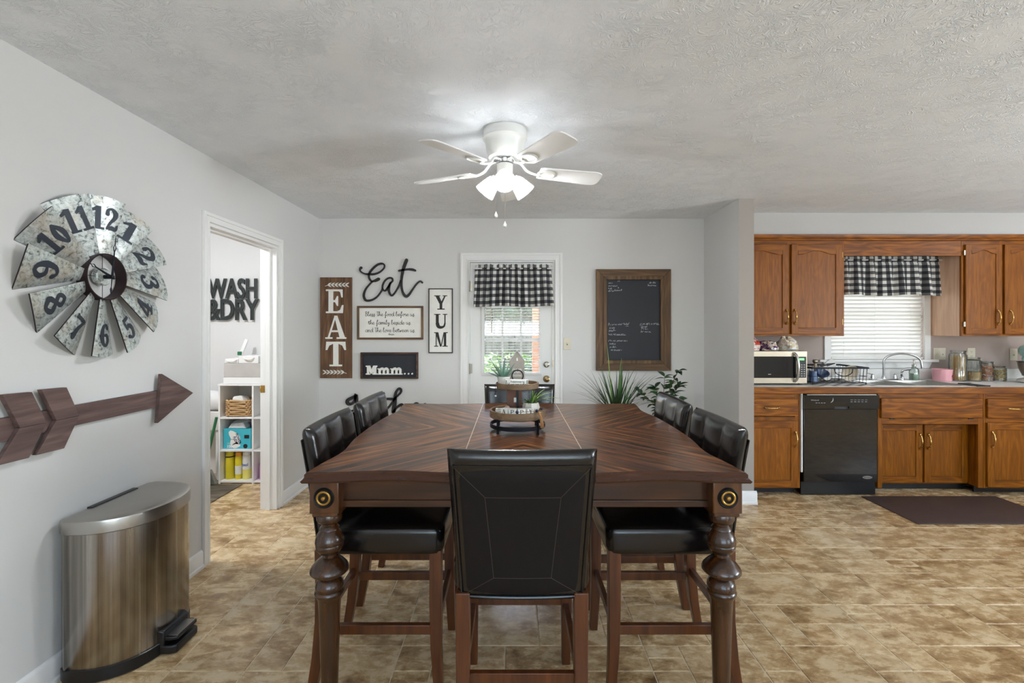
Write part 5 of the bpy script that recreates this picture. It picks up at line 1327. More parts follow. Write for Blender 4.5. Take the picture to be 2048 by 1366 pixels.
# spray cans
def spraycan(label, px, w_, h_, m, cap, band=None, txt=None, tm=None, yy=4.27):
    x_ = xx(px, yy); r_ = w_ / 2; t = thing('spray_can', label, 'spray can', (x_, yy, .026)); zb = .0265
    b = B(); b.lathe([(0, 0), (r_ * .95, 0), (r_, .004), (r_, h_ * .80), (r_ * .94, h_ * .84), (r_ * .6, h_ * .87), (0, h_ * .87)], (x_, yy, zb), 24); b.obj('can', m, t, smooth=40)
    b = B(); b.lathe([(0, h_ * .82), (r_ * .9, h_ * .82), (r_ * .9, h_ * .95), (r_ * .8, h_ * .985), (r_ * .3, h_), (0, h_)], (x_, yy, zb), 20); b.obj('cap', cap, t, smooth=40)
    if band: b = B(); b.lathe([(r_ + .0006, h_ * band[0]), (r_ + .0006, h_ * band[1])], (x_, yy, zb), 24); b.obj('label_band', band[2], t, smooth=60)
    if txt:
        class Cy:
            def __call__(s, p): a = p[0] / r_; return Vector((x_ + (r_ + .0012 + p[2]) * math.sin(a), yy - (r_ + .0012 + p[2]) * math.cos(a), zb + p[1]))
        b = B(Cy()); text_polys(b, txt, r_ * .95, 0, .0006, .85, .02, bb=h_ * .48); b.obj('lettering', tm, t)
yl = pbr('yellow_can', (226, 208, 48), .35); og_ = pbr('orange_cap', (236, 158, 34), .4); pu = pbr('purple_band', (84, 56, 110), .4)
spraycan('yellow spray can standing alone at the cube side', 460.5, .076, .254, yl, yl, (.78, .82, M['letterblack']))
spraycan('yellow spray can with orange trigger cap and purple band', 477.5, .060, .246, yl, og_, (.18, .50, M['letterwhite']), None, None, 4.262)
spraycan('white and yellow disinfectant can with blue print', 494, .074, .254, pbr('pale_yellow_can', (238, 226, 122), .35), M['whiteplastic'], (.36, .84, M['whiteplastic']), 'lysol', pbr('blue_print', (36, 62, 152), .4))
b = B(); b.lathe([(0, 0), (.04, 0), (.042, .01), (.04, .12), (.02, .15), (.014, .17), (.016, .19), (0, .19)], (xx(529, 4.27), 4.27, .0265), 20); tag(b.obj('pink_bottle', pbr('pink_plastic', (206, 120, 190), .35), smooth=50), 'pink plastic bottle in the next cube of the shelf', 'bottle')
# boxes and bins on top
fab = pbr('grey_fabric', (186, 182, 176), .9, bump=.3, bs=300); rope = pbr('rope', (226, 222, 214), .9)
def bin_(label, x0, x1, y0, y1, z0, z1, m, hx=None, hz=None, band=None):
    t = thing('storage_bin', label, 'bin', ((x0 + x1) / 2, (y0 + y1) / 2, z0)); B().box(x0, x1, y0, y1, z0 + .0005, z1).obj('bin_body', m, t, bevel=.004)
    if band: B().box(x0 - .001, x1 + .001, y0 - .001, y1, z1 - band, z1 + .002).obj('rim_band', M['trim'], t, bevel=.002)
    if hx: b = B(); b.tube(spline([(hx - .045, y0 - .002, hz), (hx - .03, y0 - .014, hz - .012), (hx, y0 - .018, hz - .016), (hx + .03, y0 - .014, hz - .012), (hx + .045, y0 - .002, hz)], 4), .006, 8); b.obj('rope_handle', rope, t)
bx0, bx1 = xx(446, 4.2), -1.99
bin_('flat white box lying on the cube shelf', bx0 - .002, bx1, 4.205, 4.47, .901, .957, M['trim'])
bin_('wide grey fabric bin on the flat white box', bx0, bx1, 4.21, 4.47, .957, 1.085, fab)
bin_('small white bin with rope handle beside the brush', xx(447, 4.2), xx(474, 4.2) - .002, 4.22, 4.40, 1.085, 1.125, M['trim'], xx(461, 4.2), 1.118)
bin_('low white tray with rope handle on the grey bin', xx(475, 4.2), xx(515, 4.2), 4.215, 4.45, 1.085, 1.150, M['trim'], xx(496, 4.2), 1.137)
b = B(); b.bar((xx(481, 4.36), 4.36, 1.15), (xx(490, 4.36), 4.39, 1.30), .034, .018, up=(0, 1, 0)); br = thing('scrub_brush', 'white handled scrub brush leaning in the low tray', 'brush', (xx(481, 4.36), 4.36, 1.15)); b.obj('handle', M['whiteplastic'], br, bevel=.006)
B().box(xx(480, 4.36) - .018, xx(480, 4.36) + .02, 4.345, 4.375, 1.1505, 1.185).obj('brush_head', pbr('green_plastic', (34, 104, 66), .4), br, bevel=.004)
# watering can, broom, white tub, mat
gp_ = pbr('watering_can_green', (86, 150, 118), .4)
wx, wy = -2.735, 4.09
wc = thing('watering_can', 'green plastic watering can on the laundry floor', 'watering can', (wx, wy, 0)); b = B()
b.lathe([(0, .0085), (.062, .0085), (.066, .016), (.061, .22), (.05, .235), (.045, .235), (.042, .2), (0, .2)], (wx - .0, wy, 0), 28); b.obj('body', gp_, wc, smooth=40)
b = B(); b.tube(spline([(wx + .058, wy, .06), (wx + .068, wy, .2), (wx + .055, wy, .30), (wx + .01, wy, .335), (wx - .04, wy, .31), (wx - .056, wy, .22)], 6), .011, 10); b.obj('handle', gp_, wc, smooth=60)
bmx = thing('broom', 'green handled broom leaning in the laundry corner', 'broom', (-2.76, 4.18, 0)); b = B(); b.tube([(-2.77, 4.185, .12), (-2.665, 4.195, .60)], .012, 10); b.obj('handle', pbr('broom_green', (38, 110, 72), .4), bmx)
b = B(); b.loft([[(-2.77 - .11, 4.165, .002), (-2.77 + .11, 4.165, .002), (-2.77 + .11, 4.215, .002), (-2.77 - .11, 4.215, .002)], [(-2.77 - .06, 4.175, .13), (-2.77 + .06, 4.175, .13), (-2.77 + .06, 4.2, .13), (-2.77 - .06, 4.2, .13)]]); b.obj('bristle_head', pbr('broom_bristle', (190, 190, 180), .9), bmx)
ux1 = SX0 - .012; ut = thing('utility_tub', 'white plastic utility tub on legs beside the cube shelf', 'sink', (ux1 - .3, 4.3, 0))
B().loft([[(ux1 - .50, 4.285, .46), (ux1 - .04, 4.285, .46), (ux1 - .04, 4.46, .46), (ux1 - .50, 4.46, .46)], [(ux1 - .56, 4.255, .60), (ux1, 4.255, .60), (ux1, 4.475, .60), (ux1 - .56, 4.475, .60)], [(ux1 - .56, 4.255, .64), (ux1, 4.255, .64), (ux1, 4.475, .64), (ux1 - .56, 4.475, .64)], [(ux1 - .54, 4.275, .64), (ux1 - .02, 4.275, .64), (ux1 - .02, 4.46, .64), (ux1 - .54, 4.46, .64)], [(ux1 - .48, 4.30, .48), (ux1 - .06, 4.30, .48), (ux1 - .06, 4.45, .48), (ux1 - .48, 4.45, .48)]]).obj('basin', M['whiteplastic'], ut, bevel=.006)
for x_ in (ux1 - .47, ux1 - .07):
    for y_ in (4.31, 4.44): B().bar((x_, y_, 0), (x_, y_, .47), .02, .02).obj('leg', M['whiteplastic'], ut)
b = B(); cushion(b, ux1 - .36, ux1 - .01, 4.27, 4.46, .641, .80, .06, .02); tag(b.obj('laundry_bag', pbr('white_cloth_bag', (218, 218, 216), .9, bump=.3, bs=30), smooth=60), 'white stuffed laundry bag sitting on the utility tub', 'bag')
b = B(); b.box(-3.3, -2.415, 3.45, 4.17, .0005, .008); tag(b.obj('laundry_mat', wood('dark_mat', (62, 54, 44), (128, 116, 98), 'X', .9, 0), bevel=.003), 'dark streaked mat on the laundry floor', 'mat')
lf = thing('ceiling_lamp', 'white dome ceiling lamp in the laundry room', 'lamp', (-2.75, 3.0, ZC))
b = B(); b.lathe([(0, ZC), (.15, ZC), (.15, ZC - .02), (0, ZC - .02)], (-2.75, 3.0, 0), 32); b.obj('base', M['fanw'], lf)
b = B(); b.lathe([(.14, ZC - .02), (.13, ZC - .06), (.08, ZC - .09), (0, ZC - .10)], (-2.75, 3.0, 0), 32); b.obj('dome', pbr('lit_dome', (255, 250, 240), .5, emit=(246, 250, 255), es=40), lf, smooth=60)

# ------------------------------------------------------------------ kitchen cabinets
YU, YF = 4.180, 3.905                                # face frames of wall and base cabinets
def handle(parent, x, zc, y, vertical=True, L=.135):
    b = B(); h_ = L / 2
    def pt(s, o): return (x, y - o, zc + s) if vertical else (x + s, y - o, zc)
    prof = [(-h_, .003), (-h_ * .85, .008), (-h_ * .62, .020), (-h_ * .3, .026), (0, .028), (h_ * .3, .026), (h_ * .62, .020), (h_ * .85, .008), (h_, .003)]
    pth = spline([pt(*p) for p in prof], 4); n_ = len(pth)
    b.tube(pth, [.0035 + .0035 * abs(math.sin(i / (n_ - 1) * PI * 3)) + (.003 if i < 4 or i > n_ - 5 else 0) for i in range(n_)], 8)
    for s_ in (-1, 1): b.lathe([(0, 0), (.008, 0), (.0085, .003), (.005, .007), (0, .008)], pt(s_ * h_ * .95, 0), 12, Matrix.Rotation(PI / 2, 3, 'X'))
    return b.obj('handle', M['brass'], parent, smooth=60)
def panel_door(parent, x0, x1, z0, z1, y, arch=0.0, hx=None, hz=None, sw=.058):
    """overlay door whose rear face is at y; frame of stiles and rails round a recessed panel"""
    f_ = FB(y)
    d = plate(f_, (x0, x1), (z0, z1), 0, .0187, [(x0 + sw, x1 - sw, z0 + sw, z1 - sw)]).obj('door', M['oakz'], parent, bevel=.004)
    B(f_).rect(x0 + sw, x1 - sw, z0 + .0006, z0 + sw, .004, .0192).obj('rail', M['oakx'], d, bevel=.003)
    xa, xb = x0 + sw, x1 - sw; n_ = 18; lo = []
    for i in range(n_ + 1):
        t = i / n_; s_ = (t - .5) * 2; sh = 0.0
        if arch:
            q = max(0, 1 - abs(s_) / .82); sh = arch * (math.sin(q * PI / 2) ** 1.5)
        lo.append((xa + (xb - xa) * t, z1 - sw - arch * 1.0 + sh))
    B(f_).prism(lo + [(xb, z1 - .0006), (xa, z1 - .0006)], .004, .0192).obj('rail', M['oakx'], d, bevel=.003)
    ins = .002
    b = B(f_); b.prism([(xa - ins, z0 + sw - ins), (xb + ins, z0 + sw - ins), (xb + ins, z1 - sw), (xa - ins, z1 - sw)], .002, .010)
    b.obj('panel', M['oakz'], d)
    if hx is not None: handle(d, hx, hz, y - .019)
    return d
def drawer_front(parent, x0, x1, z0, z1, y, hx=None, name='drawer'):
    b = B(FB(y)); b.prism([(x0, z0), (x1, z0), (x1, z1), (x0, z1)], 0, .019); d = b.obj(name, M['oakx'], parent, bevel=.005)
    if hx is not None: handle(d, hx, (z0 + z1) / 2, y - .019, False, .12)
    return d
def carcass(parent, x0, x1, z0, z1, yf, yb, side='oakz', stiles=(), rails=(), fz='oakz'):
    B().box(x0, x1, yf + .019, yb, z0, z1).obj('body', M[side], parent)
    for a0, a1, c0, c1 in stiles: B().box(a0, a1, yf, yf + .0195, c0, c1).obj('stile', M['oakz'], parent, bevel=.001)
    for a0, a1, c0, c1 in rails: B().box(a0, a1, yf + .0003, yf + .0195, c0, c1).obj('face_rail', M['oakx'], parent, bevel=.001)
ZU0, ZU1 = 1.332, 2.190
# wall cabinet beside the partition
c1 = thing('wall_cabinet', 'oak wall cabinet with two arched doors above the microwave', 'cabinet', (2.46, 4.34, ZU0), 'oak kitchen cabinets')
carcass(c1, 1.940, 2.985, ZU0, ZU1, YU, YK - .002, 'oakz', [(1.94, 1.975, ZU0, ZU1), (2.945, 2.985, ZU0, ZU1), (2.47, 2.51, ZU0, ZU1)], [(1.975, 2.945, ZU0, ZU0 + .04), (1.975, 2.945, ZU1 - .05, ZU1)])
panel_door(c1, 1.955, 2.480, ZU0 + .018, ZU1 - .035, YU - .0005, .034, 2.455, 1.505); panel_door(c1, 2.502, 2.958, ZU0 + .018, ZU1 - .035, YU - .0005, .034, 2.530, 1.505)
for zz in (1.46, 2.06): b = B(); b.tube([(2.9625, YU - .012, zz - .025), (2.9625, YU - .012, zz + .025)], .004, 8); b.obj('hinge', M['brass'], c1)
# wall cabinet beyond the window
c2 = thing('wall_cabinet', 'oak wall cabinet with window light painted on its end panel beyond the sink window', 'cabinet', (4.4, 4.34, ZU0), 'oak kitchen cabinets')
carcass(c2, 4.050, 4.80, ZU0, ZU1, YU, YK - .002, 'oaklit', [(4.04, 4.075, ZU0, ZU1), (4.765, 4.80, ZU0, ZU1), (4.38, 4.42, ZU0, ZU1)], [(4.075, 4.765, ZU0, ZU0 + .04), (4.075, 4.765, ZU1 - .05, ZU1)])
panel_door(c2, 4.062, 4.388, ZU0 + .018, ZU1 - .035, YU - .0005, .034, 4.345, 1.500, .052); panel_door(c2, 4.412, 4.778, ZU0 + .018, ZU1 - .035, YU - .0005, .034, 4.455, 1.500, .052)
for zz in (1.44, 2.08): B().box(4.050, 4.0615, YU - .016, YU - .001, zz - .022, zz + .022).obj('hinge', M['nickel'], c2)
# bridging board and crown strip
tag(B().box(2.9855, 4.0395, YU + .001, YU + .020, 2.055, ZU1).obj('bridge_board', M['oakx'], bevel=.002), 'oak board bridging the two wall cabinets above the window', 'board')
b = B(); b.loft([[(x_, YU - .001, ZU1), (x_, YU - .022, ZU1), (x_, YU - .026, ZU1 + .010), (x_, YU - .020, ZU1 + .022), (x_, YU - .030, ZU1 + .040), (x_, YU - .030, ZU1 + .052), (x_, YU + .004, ZU1 + .0545), (x_, YU + .004, ZU1)] for x_ in (1.938, 4.80)])
tag(b.obj('crown_moulding', M['oakx'], smooth=30), 'oak crown strip running along the wall cabinet tops', 'moulding')
# base cabinets
ZB0, ZB1 = .062, .866
c3 = thing('base_cabinet', 'oak base cabinet with one drawer and door beside the dishwasher', 'cabinet', (2.18, 4.2, 0), 'oak kitchen cabinets')
carcass(c3, 1.940, 2.418, ZB0, ZB1, YF, YK - .002, 'oakz', [(1.94, 1.965, ZB0, ZB1), (2.375, 2.418, ZB0, ZB1)], [(1.965, 2.375, ZB0, ZB0 + .03), (1.965, 2.375, .615, .66), (1.965, 2.375, .80, ZB1)])
drawer_front(c3, 1.950, 2.392, .668, .812, YF - .0005, 2.172); panel_door(c3, 1.950, 2.392, ZB0 + .012, .628, YF - .0005, 0, 2.368, .475)
B().box(1.940, 2.418, 3.985, 4.00, 0, ZB0).obj('toe_kick', M['black'], c3)
c4 = thing('sink_cabinet', 'oak sink cabinet with false drawer front and recessed double doors', 'cabinet', (3.52, 4.2, 0), 'oak kitchen cabinets')
B().box(3.072, 3.955, 4.02, YK - .002, ZB0, .70).obj('body', M['oakz'], c4)
for a0, a1 in ((3.072, 3.108), (3.915, 3.955)): B().box(a0, a1, YF, YF + .0195, ZB0, ZB1).obj('stile', M['oakz'], c4, bevel=.001)
B().box(3.935, 3.955, YF + .0195, 4.02, ZB0, .62).obj('return_panel', M['oakz'], c4); B().box(3.072, 3.09, YF + .0195, 4.02, ZB0, .62).obj('return_panel', M['oakz'], c4)
for c_0, c_1 in ((.598, .648), (.806, ZB1)): B().box(3.108, 3.915, YF, YF + .0195, c_0, c_1).obj('face_rail', M['oakx'], c4, bevel=.001)
B().box(3.092, 3.933, YF + .02, 4.02, .606, .620).obj('recess_top', M['oakx'], c4)
drawer_front(c4, 3.088, 3.938, .652, .818, YF - .0005, None, 'false_drawer_front')
panel_door(c4, 3.135, 3.535, ZB0 + .012, .575, 4.0195, 0, 3.507, .430, .055); panel_door(c4, 3.552, 3.930, ZB0 + .012, .575, 4.0195, 0, 3.580, .430, .055)
for x_ in (3.19, 3.85): B().box(x_ - .02, x_ + .02, YF - .008, YF - .001, .640, .650).obj('clip', M['black'], c4)
B().box(3.072, 3.955, 4.07, 4.085, 0, ZB0).obj('toe_kick', M['black'], c4)
c5 = thing('base_cabinet', 'oak base cabinet with drawer and doors beyond the sink', 'cabinet', (4.4, 4.2, 0), 'oak kitchen cabinets')
carcass(c5, 3.958, 4.90, ZB0, ZB1, YF, YK - .002, 'oakz', [(3.958, 3.99, ZB0, ZB1), (4.42, 4.46, ZB0, ZB1), (4.86, 4.90, ZB0, ZB1)], [(3.99, 4.86, ZB0, ZB0 + .03), (3.99, 4.86, .605, .65), (3.99, 4.86, .80, ZB1)])
drawer_front(c5, 3.978, 4.432, .652, .812, YF - .0005, 4.205); drawer_front(c5, 4.448, 4.885, .652, .812, YF - .0005, 4.665)
panel_door(c5, 3.978, 4.432, ZB0 + .012, .612, YF - .0005, 0, 4.010, .475); panel_door(c5, 4.448, 4.885, ZB0 + .012, .612, YF - .0005, 0, 4.856, .475)
B().box(3.958, 4.90, 3.985, 4.00, 0, ZB0).obj('toe_kick', M['black'], c5)
# worktop with sink cut-out
SK = (3.085, 3.885, 3.945, 4.400)
lam = pbr('laminate_top', (238, 236, 233), .35, var=.03, vs=60)
ct = thing('worktop', 'white laminate kitchen worktop with oak front edge and low backsplash', 'worktop', (3.4, 4.2, .866))
plate(Fr((0, 0, 0), (1, 0, 0), (0, 1, 0), (0, 0, 1)), (1.938, 4.93), (3.866, YK - .002), .8665, .915, [SK]).obj('top', lam, ct, bevel=.002)
B().box(1.938, 4.93, 3.846, 3.8655, .862, .9155).obj('oak_edge', M['oakx'], ct, bevel=.004)
B().box(1.938, 4.93, YK - .022, YK - .0015, .9155, 1.012).obj('backsplash', lam, ct, bevel=.003)
# sink
sk = thing('kitchen_sink', 'double bowl stainless steel sink set in the worktop', 'sink', (3.48, 4.17, .73))
f_ = Fr((0, 0, 0), (1, 0, 0), (0, 1, 0), (0, 0, 1)); xm = (SK[0] + SK[1]) / 2
plate(f_, (SK[0] - .012, SK[1] + .012), (SK[2] - .012, SK[3] + .012), .9155, .9185, [(SK[0] + .02, xm - .016, SK[2] + .022, SK[3] - .065), (xm + .016, SK[1] - .02, SK[2] + .022, SK[3] - .065)]).obj('rim', M['stainless'], sk, bevel=.001)
for a0, a1 in ((SK[0] + .02, xm - .016), (xm + .016, SK[1] - .02)):
    b = B(); y0_, y1_ = SK[2] + .022, SK[3] - .065
    def rr(i, zz): return [(a0 + i, y0_ + i, zz), (a1 - i, y0_ + i, zz), (a1 - i, y1_ - i, zz), (a0 + i, y1_ - i, zz)]
    b.loft([rr(0, .9165), rr(.004, .80), rr(.03, .745), rr(.10, .738)], cap=False); vs_ = [b.V(p) for p in rr(.10, .738)]; b.face(vs_)
    b.obj('bowl', M['stainless'], sk, smooth=60)
# faucet
fc = thing('faucet', 'chrome gooseneck kitchen faucet with two lever handles', 'faucet', (3.49, 4.368, .9185))
B().box(3.365, 3.615, 4.345, 4.392, .9188, .932).obj('deck_plate', M['chrome'], fc, bevel=.005)
b = B(); b.lathe([(.018, .93), (.018, .945), (.012, .955), (.010, .96)], (3.49, 4.368, 0), 18)
arc = [(3.49, 4.368, .93), (3.49, 4.368, 1.02), (3.49, 4.368, 1.085)] + [(3.49 + .125 * (1 - math.cos(a)), 4.368 - .06 * (1 - math.cos(a)), 1.085 + .085 * math.sin(a)) for a in [i * PI / 10 for i in range(1, 10)]] + [(3.742, 4.247, 1.060), (3.745, 4.246, 1.035)]
b.tube(spline(arc, 4), .010, 12); b.obj('spout', M['chrome'], fc, smooth=60)
for x_ in (3.385, 3.595):
    b = B(); b.lathe([(.018, .93), (.019, .945), (.012, .958), (.014, .970), (0, .978)], (x_, 4.368, 0), 16); b.bar((x_, 4.368, .968), (x_ + (.055 if x_ > 3.49 else -.055), 4.35, .982), .014, .008); b.obj('lever', M['chrome'], fc, smooth=40)
b = B(); b.lathe([(0, .9188), (.018, .9188), (.016, .94), (.010, .95), (0, .95)], (3.665, 4.372, 0), 16); b.tube(spline([(3.665, 4.372, .945), (3.66, 4.37, .985), (3.675, 4.36, 1.015), (3.72, 4.34, 1.025)], 4), [.010] * 9 + [.014] * 4, 10); tag(b.obj('side_sprayer', M['chrome'], smooth=50), 'small chrome side sprayer beside the faucet', 'sprayer')
# soap dispenser
sx_, sy_, sz_ = 3.762, 4.352, .9188
sd = thing('soap_dispenser', 'glass soap dispenser with pale green liquid behind the sink', 'dispenser', (sx_, sy_, sz_))
b = B(); b.lathe([(0, 0), (.036, 0), (.038, .006), (.038, .095), (.030, .112), (.016, .120), (.014, .130)], (sx_, sy_, sz_), 24); b.obj('bottle', M['jarglass'], sd, smooth=50)
b = B(); b.lathe([(0, .004), (.034, .004), (.034, .062), (0, .062)], (sx_, sy_, sz_), 24); b.obj('liquid', pbr('pale_green_soap', (190, 214, 186), .3), sd, smooth=40)
b = B(); b.lathe([(0, .130), (.017, .130), (.017, .144), (.006, .150), (.005, .178), (.009, .180), (.009, .188), (0, .190)], (sx_, sy_, sz_), 16); b.bar((sx_, sy_, sz_ + .184), (sx_ + .035, sy_ - .012, sz_ + .182), .010, .007); b.tube([(sx_, sy_, sz_ + .128), (sx_ + .01, sy_, sz_ + .01)], .002, 5); b.obj('pump', M['stainless'], sd, smooth=40)
# pink mug
mx_, my_ = 4.005, 4.33
mg = thing('pink_mug', 'straight pink mug with dark red print beside the jars', 'mug', (mx_, my_, .9155))
pkm = pbr('pink_glaze', (240, 176, 184), .35); b = B(); b.lathe([(0, .0005), (.066, .0005), (.070, .006), (.075, .108), (.071, .108), (.066, .012), (0, .010)], (mx_, my_, .9155), 32); b.obj('body', pkm, mg, smooth=40)
class CyM:
    def __call__(s, p): a = p[0] / .0735; return Vector((mx_ + (.0738 + p[2]) * math.sin(a), my_ - (.0738 + p[2]) * math.cos(a), .9155 + p[1]))
b = B(CyM()); b.brush([(.055, .062), (.034, .052), (.032, .042), (.055, .030)], [.012, .010, .010, .012], 0, .0008); b.brush([(.046, .058), (.04, .046), (.05, .036)], .005, 0, .0008)
for q_ in range(5): b.brush([(.026 + .008 * q_, .020 + .055 * (q_ % 2)), (.028 + .008 * q_, .020 + .055 * (q_ % 2))], .004, 0, .0008)
b.obj('print', pbr('dark_red_print', (150, 40, 48), .5), mg)
# glass jars
def jar(label, x_, r_, h_, fill, content):
    y_ = 4.325; zb = .9155; t = thing('glass_jar', label, 'jar', (x_, y_, zb))
    b = B(); b.lathe([(0, .0005), (r_ * .9, .0005), (r_, .006), (r_, h_ * .84), (r_ * .80, h_ * .90), (r_ * .80, h_ * .94), (r_ * .86, h_ * .94)], (x_, y_, zb), 28); b.obj('glass', M['jarglass'], t, smooth=40)
    b = B(); b.lathe([(0, h_ * .955), (r_ * .86, h_ * .955), (r_ * .88, h_ * .97), (r_ * .84, h_ * .99), (r_ * .3, h_), (0, h_)], (x_, y_, zb), 28); b.lathe([(r_ * .82, h_ * .938), (r_ * .84, h_ * .946), (r_ * .82, h_ * .954)], (x_, y_, zb), 28); b.obj('lid', M['jarglass'], t, smooth=40)
    b = B(); b.tube(spline([(x_ + r_ * .84, y_ - .012, zb + h_ * .96), (x_ + r_ * 1.1, y_ - .012, zb + h_ * .95), (x_ + r_ * 1.08, y_ - .012, zb + h_ * .82), (x_ + r_ * .98, y_ - .012, zb + h_ * .80)], 4), .002, 5)
    b.tube([(x_ + r_ * .84 * math.cos(a), y_ + r_ * .84 * math.sin(a), zb + h_ * .915) for a in [i * 2 * PI / 24 for i in range(24)]], .0018, 5, closed=True); b.obj('wire_clasp', M['nickel'], t)
    rj = random.Random(label); b = B()
    if content == 'spaghetti':
        for _ in range(60):
            a, q_ = rj.uniform(0, 2 * PI), r_ * .8 * math.sqrt(rj.random()); a2, q2 = a + rj.uniform(-.9, .9), r_ * .8 * math.sqrt(rj.random())
            b.tube([(x_ + q_ * math.cos(a), y_ + q_ * math.sin(a), zb + .008), (x_ + q2 * math.cos(a2), y_ + q2 * math.sin(a2), zb + h_ * rj.uniform(.76, .83))], .0022, 5)
        o = b.obj('spaghetti', pbr('pasta_tan', (218, 174, 96), .6, var=.15), t)
    elif content == 'grain':
        b.lathe([(0, .008), (r_ * .92, .008), (r_ * .92, h_ * fill), (r_ * .4, h_ * fill + .004), (0, h_ * fill)], (x_, y_, zb), 24); o = b.obj('grain', pbr('grain_tan', (196, 150, 88), .9, var=.35, vs=180, bump=1, bs=260), t)
    else:
        for _ in range(90):
            a, q_, zz = rj.uniform(0, 2 * PI), r_ * .78 * math.sqrt(rj.random()), rj.uniform(.014, h_ * fill); d_ = Vector((rj.uniform(-1, 1), rj.uniform(-1, 1), rj.uniform(-.6, .6))).normalized() * .014
            c_ = Vector((x_ + q_ * math.cos(a), y_ + q_ * math.sin(a), zb + zz)); b.tube([c_ - d_, c_ + Vector((0, 0, .003)), c_ + d_], .0045, 5)
        o = b.obj('dried_pasta', pbr('pasta_' + content, (206, 120, 60) if content == 'red' else (204, 164, 84), .7, var=.3, vs=40), t)
    o['kind'] = 'stuff'
jar('tall glass jar of spaghetti beside the pink mug', 4.147, .066, .285, .8, 'spaghetti')
jar('glass jar a third full of tan grain', 4.282, .064, .220, .38, 'grain')
jar('clasp lid jar of orange dried pasta', 4.408, .060, .182, .75, 'red')
jar('short clasp lid jar of golden dried pasta', 4.525, .056, .138, .72, 'gold')
# stand mixer
mxm = thing('stand_mixer', 'aqua stand mixer with steel bowl at the worktop end', 'mixer', (4.74, 4.22, .9155)); aq = pbr('aqua_enamel', (172, 222, 218), .25)
b = B(); b.lathe([(0, .0005), (.09, .0005), (.11, .010), (.10, .030), (.06, .042), (0, .045)], (4.675, 4.16, .9155), 32, None, 1.1, 1.0); b.obj('base', pbr('white_enamel', (228, 230, 226), .25), mxm, smooth=50)
b = B(); b.lathe([(0, .046), (.045, .046), (.075, .075), (.098, .13), (.105, .185), (.101, .185), (.09, .12), (0, .06)], (4.625, 4.12, .9155), 36); b.obj('bowl', M['stainless'], mxm, smooth=50)
b = B(); b.lathe([(.101, .184), (.108, .186), (.108, .192), (.100, .192)], (4.625, 4.12, .9155), 36); b.obj('bowl_rim', M['black'], mxm)
b = B(); b.loft([[(4.835 + s_ * w_, 4.33 + t_ * d_, .9155 + h_) for s_, t_ in ((-1, -1), (1, -1), (1, 1), (-1, 1))] for h_, w_, d_ in ((.04, .045, .05), (.15, .038, .045), (.22, .045, .05))]); b.obj('column', aq, mxm, bevel=.012)
b = B(); b.lathe([(0, -.17), (.05, -.165), (.066, -.13), (.072, -.02), (.072, .08), (.06, .14), (.03, .165), (0, .17)], (4.835, 4.235, 1.190), 28, Matrix.Rotation(PI / 2, 3, 'X')); b.obj('head', aq, mxm, smooth=60)
# outlets and switches on the kitchen wall
def wallplate(name, label, x0, x1, z0, z1, kind):
    t = thing(name, label, 'switch' if 'switch' in name else 'outlet', ((x0 + x1) / 2, YK - .003, z0)); f_ = FB(YK - .0005)
    B(f_).rect(x0, x1, z0, z1, 0, .006).obj('plate', M['plate'], t, bevel=.002); n_ = len(kind)
    for i, k_ in enumerate(kind):
        c_ = x0 + (x1 - x0) * (i + .5) / n_; m_ = (z0 + z1) / 2
        if k_ == 's': B(f_).rect(c_ - .004, c_ + .004, m_ - .012, m_ + .002, .006, .016).obj('toggle', M['plate'], t, bevel=.001)
        else:
            for s_ in (-1, 1):
                b = B(f_)
                for q_ in (-.006, .006): b.rect(c_ + q_ - .001, c_ + q_ + .001, m_ + s_ * .022 - .005, m_ + s_ * .022 + .005, .006, .0066)
                b.rect(c_ - .002, c_ + .002, m_ + s_ * .022 - .012, m_ + s_ * .022 - .009, .006, .0066); b.obj('slot', M['black'], t)
wallplate('light_switch', 'double almond switch plate beside the sink window', 4.075, 4.192, 1.098, 1.212, 'ss')
wallplate('power_outlet', 'almond outlet behind the spaghetti jar', 4.402, 4.478, 1.098, 1.212, 'o')
wallplate('light_switch', 'single almond switch plate near the stand mixer', 4.815, 4.885, 1.092, 1.206, 's')
# ------------------------------------------------------------------ dishwasher
DW0, DW1, YW_ = 2.438, 3.058, 3.885
dw = thing('dishwasher', 'black built in dishwasher between the oak base cabinets', 'dishwasher', (2.75, 4.2, 0))
gb = pbr('gloss_black', (16, 14, 14), .12, 0, .4, var=.05)
B().box(DW0 + .006, DW1 - .006, YW_ + .045, YK - .03, .03, .858).obj('body', M['black'], dw)
B().box(DW0, DW1 - .004, YW_, YW_ + .045, .118, .728).obj('door', gb, dw, bevel=.004)
cp = plate(FB(YW_ - .014), (DW0 - .004, DW1), (.730, .846), -.058, 0, [(DW0 + .25, DW0 + .37, .733, .752)]).obj('control_panel', gb, dw, bevel=.005)
B().box(DW0 + .02, DW1 - .02, YW_ - .010, YW_ + .03, .8465, .852).obj('top_trim', M['stainless'], dw)
B(FB(YW_ - .010)).rect(DW0 + .25, DW0 + .37, .733, .752, -.02, -.012).obj('latch_recess', M['black'], dw)
b = B(FB(YW_ - .0145)); gy = pbr('grey_print', (150, 152, 156), .5)
text_polys(b, 'Whirlpool', .016, 0, .0004, 1, 0, 'LEFT', DW0 + .05, .800)
for i in range(4): b.rect(DW0 + .09 + .022 * i, DW0 + .104 + .022 * i, .780, .784, 0, .0004)
for i in range(5): b.rect(DW0 + .38 + .03 * i, DW0 + .40 + .03 * i, .806, .8085, 0, .0004); b.rect(DW0 + .38 + .03 * i, DW0 + .397 + .03 * i, .790, .794, 0, .0004)
b.brush([(DW0 + .235, .822), (DW0 + .232, .80), (DW0 + .215, .785)], [.003, .008, .003], 0, .0006); b.obj('panel_print', gy, dw)
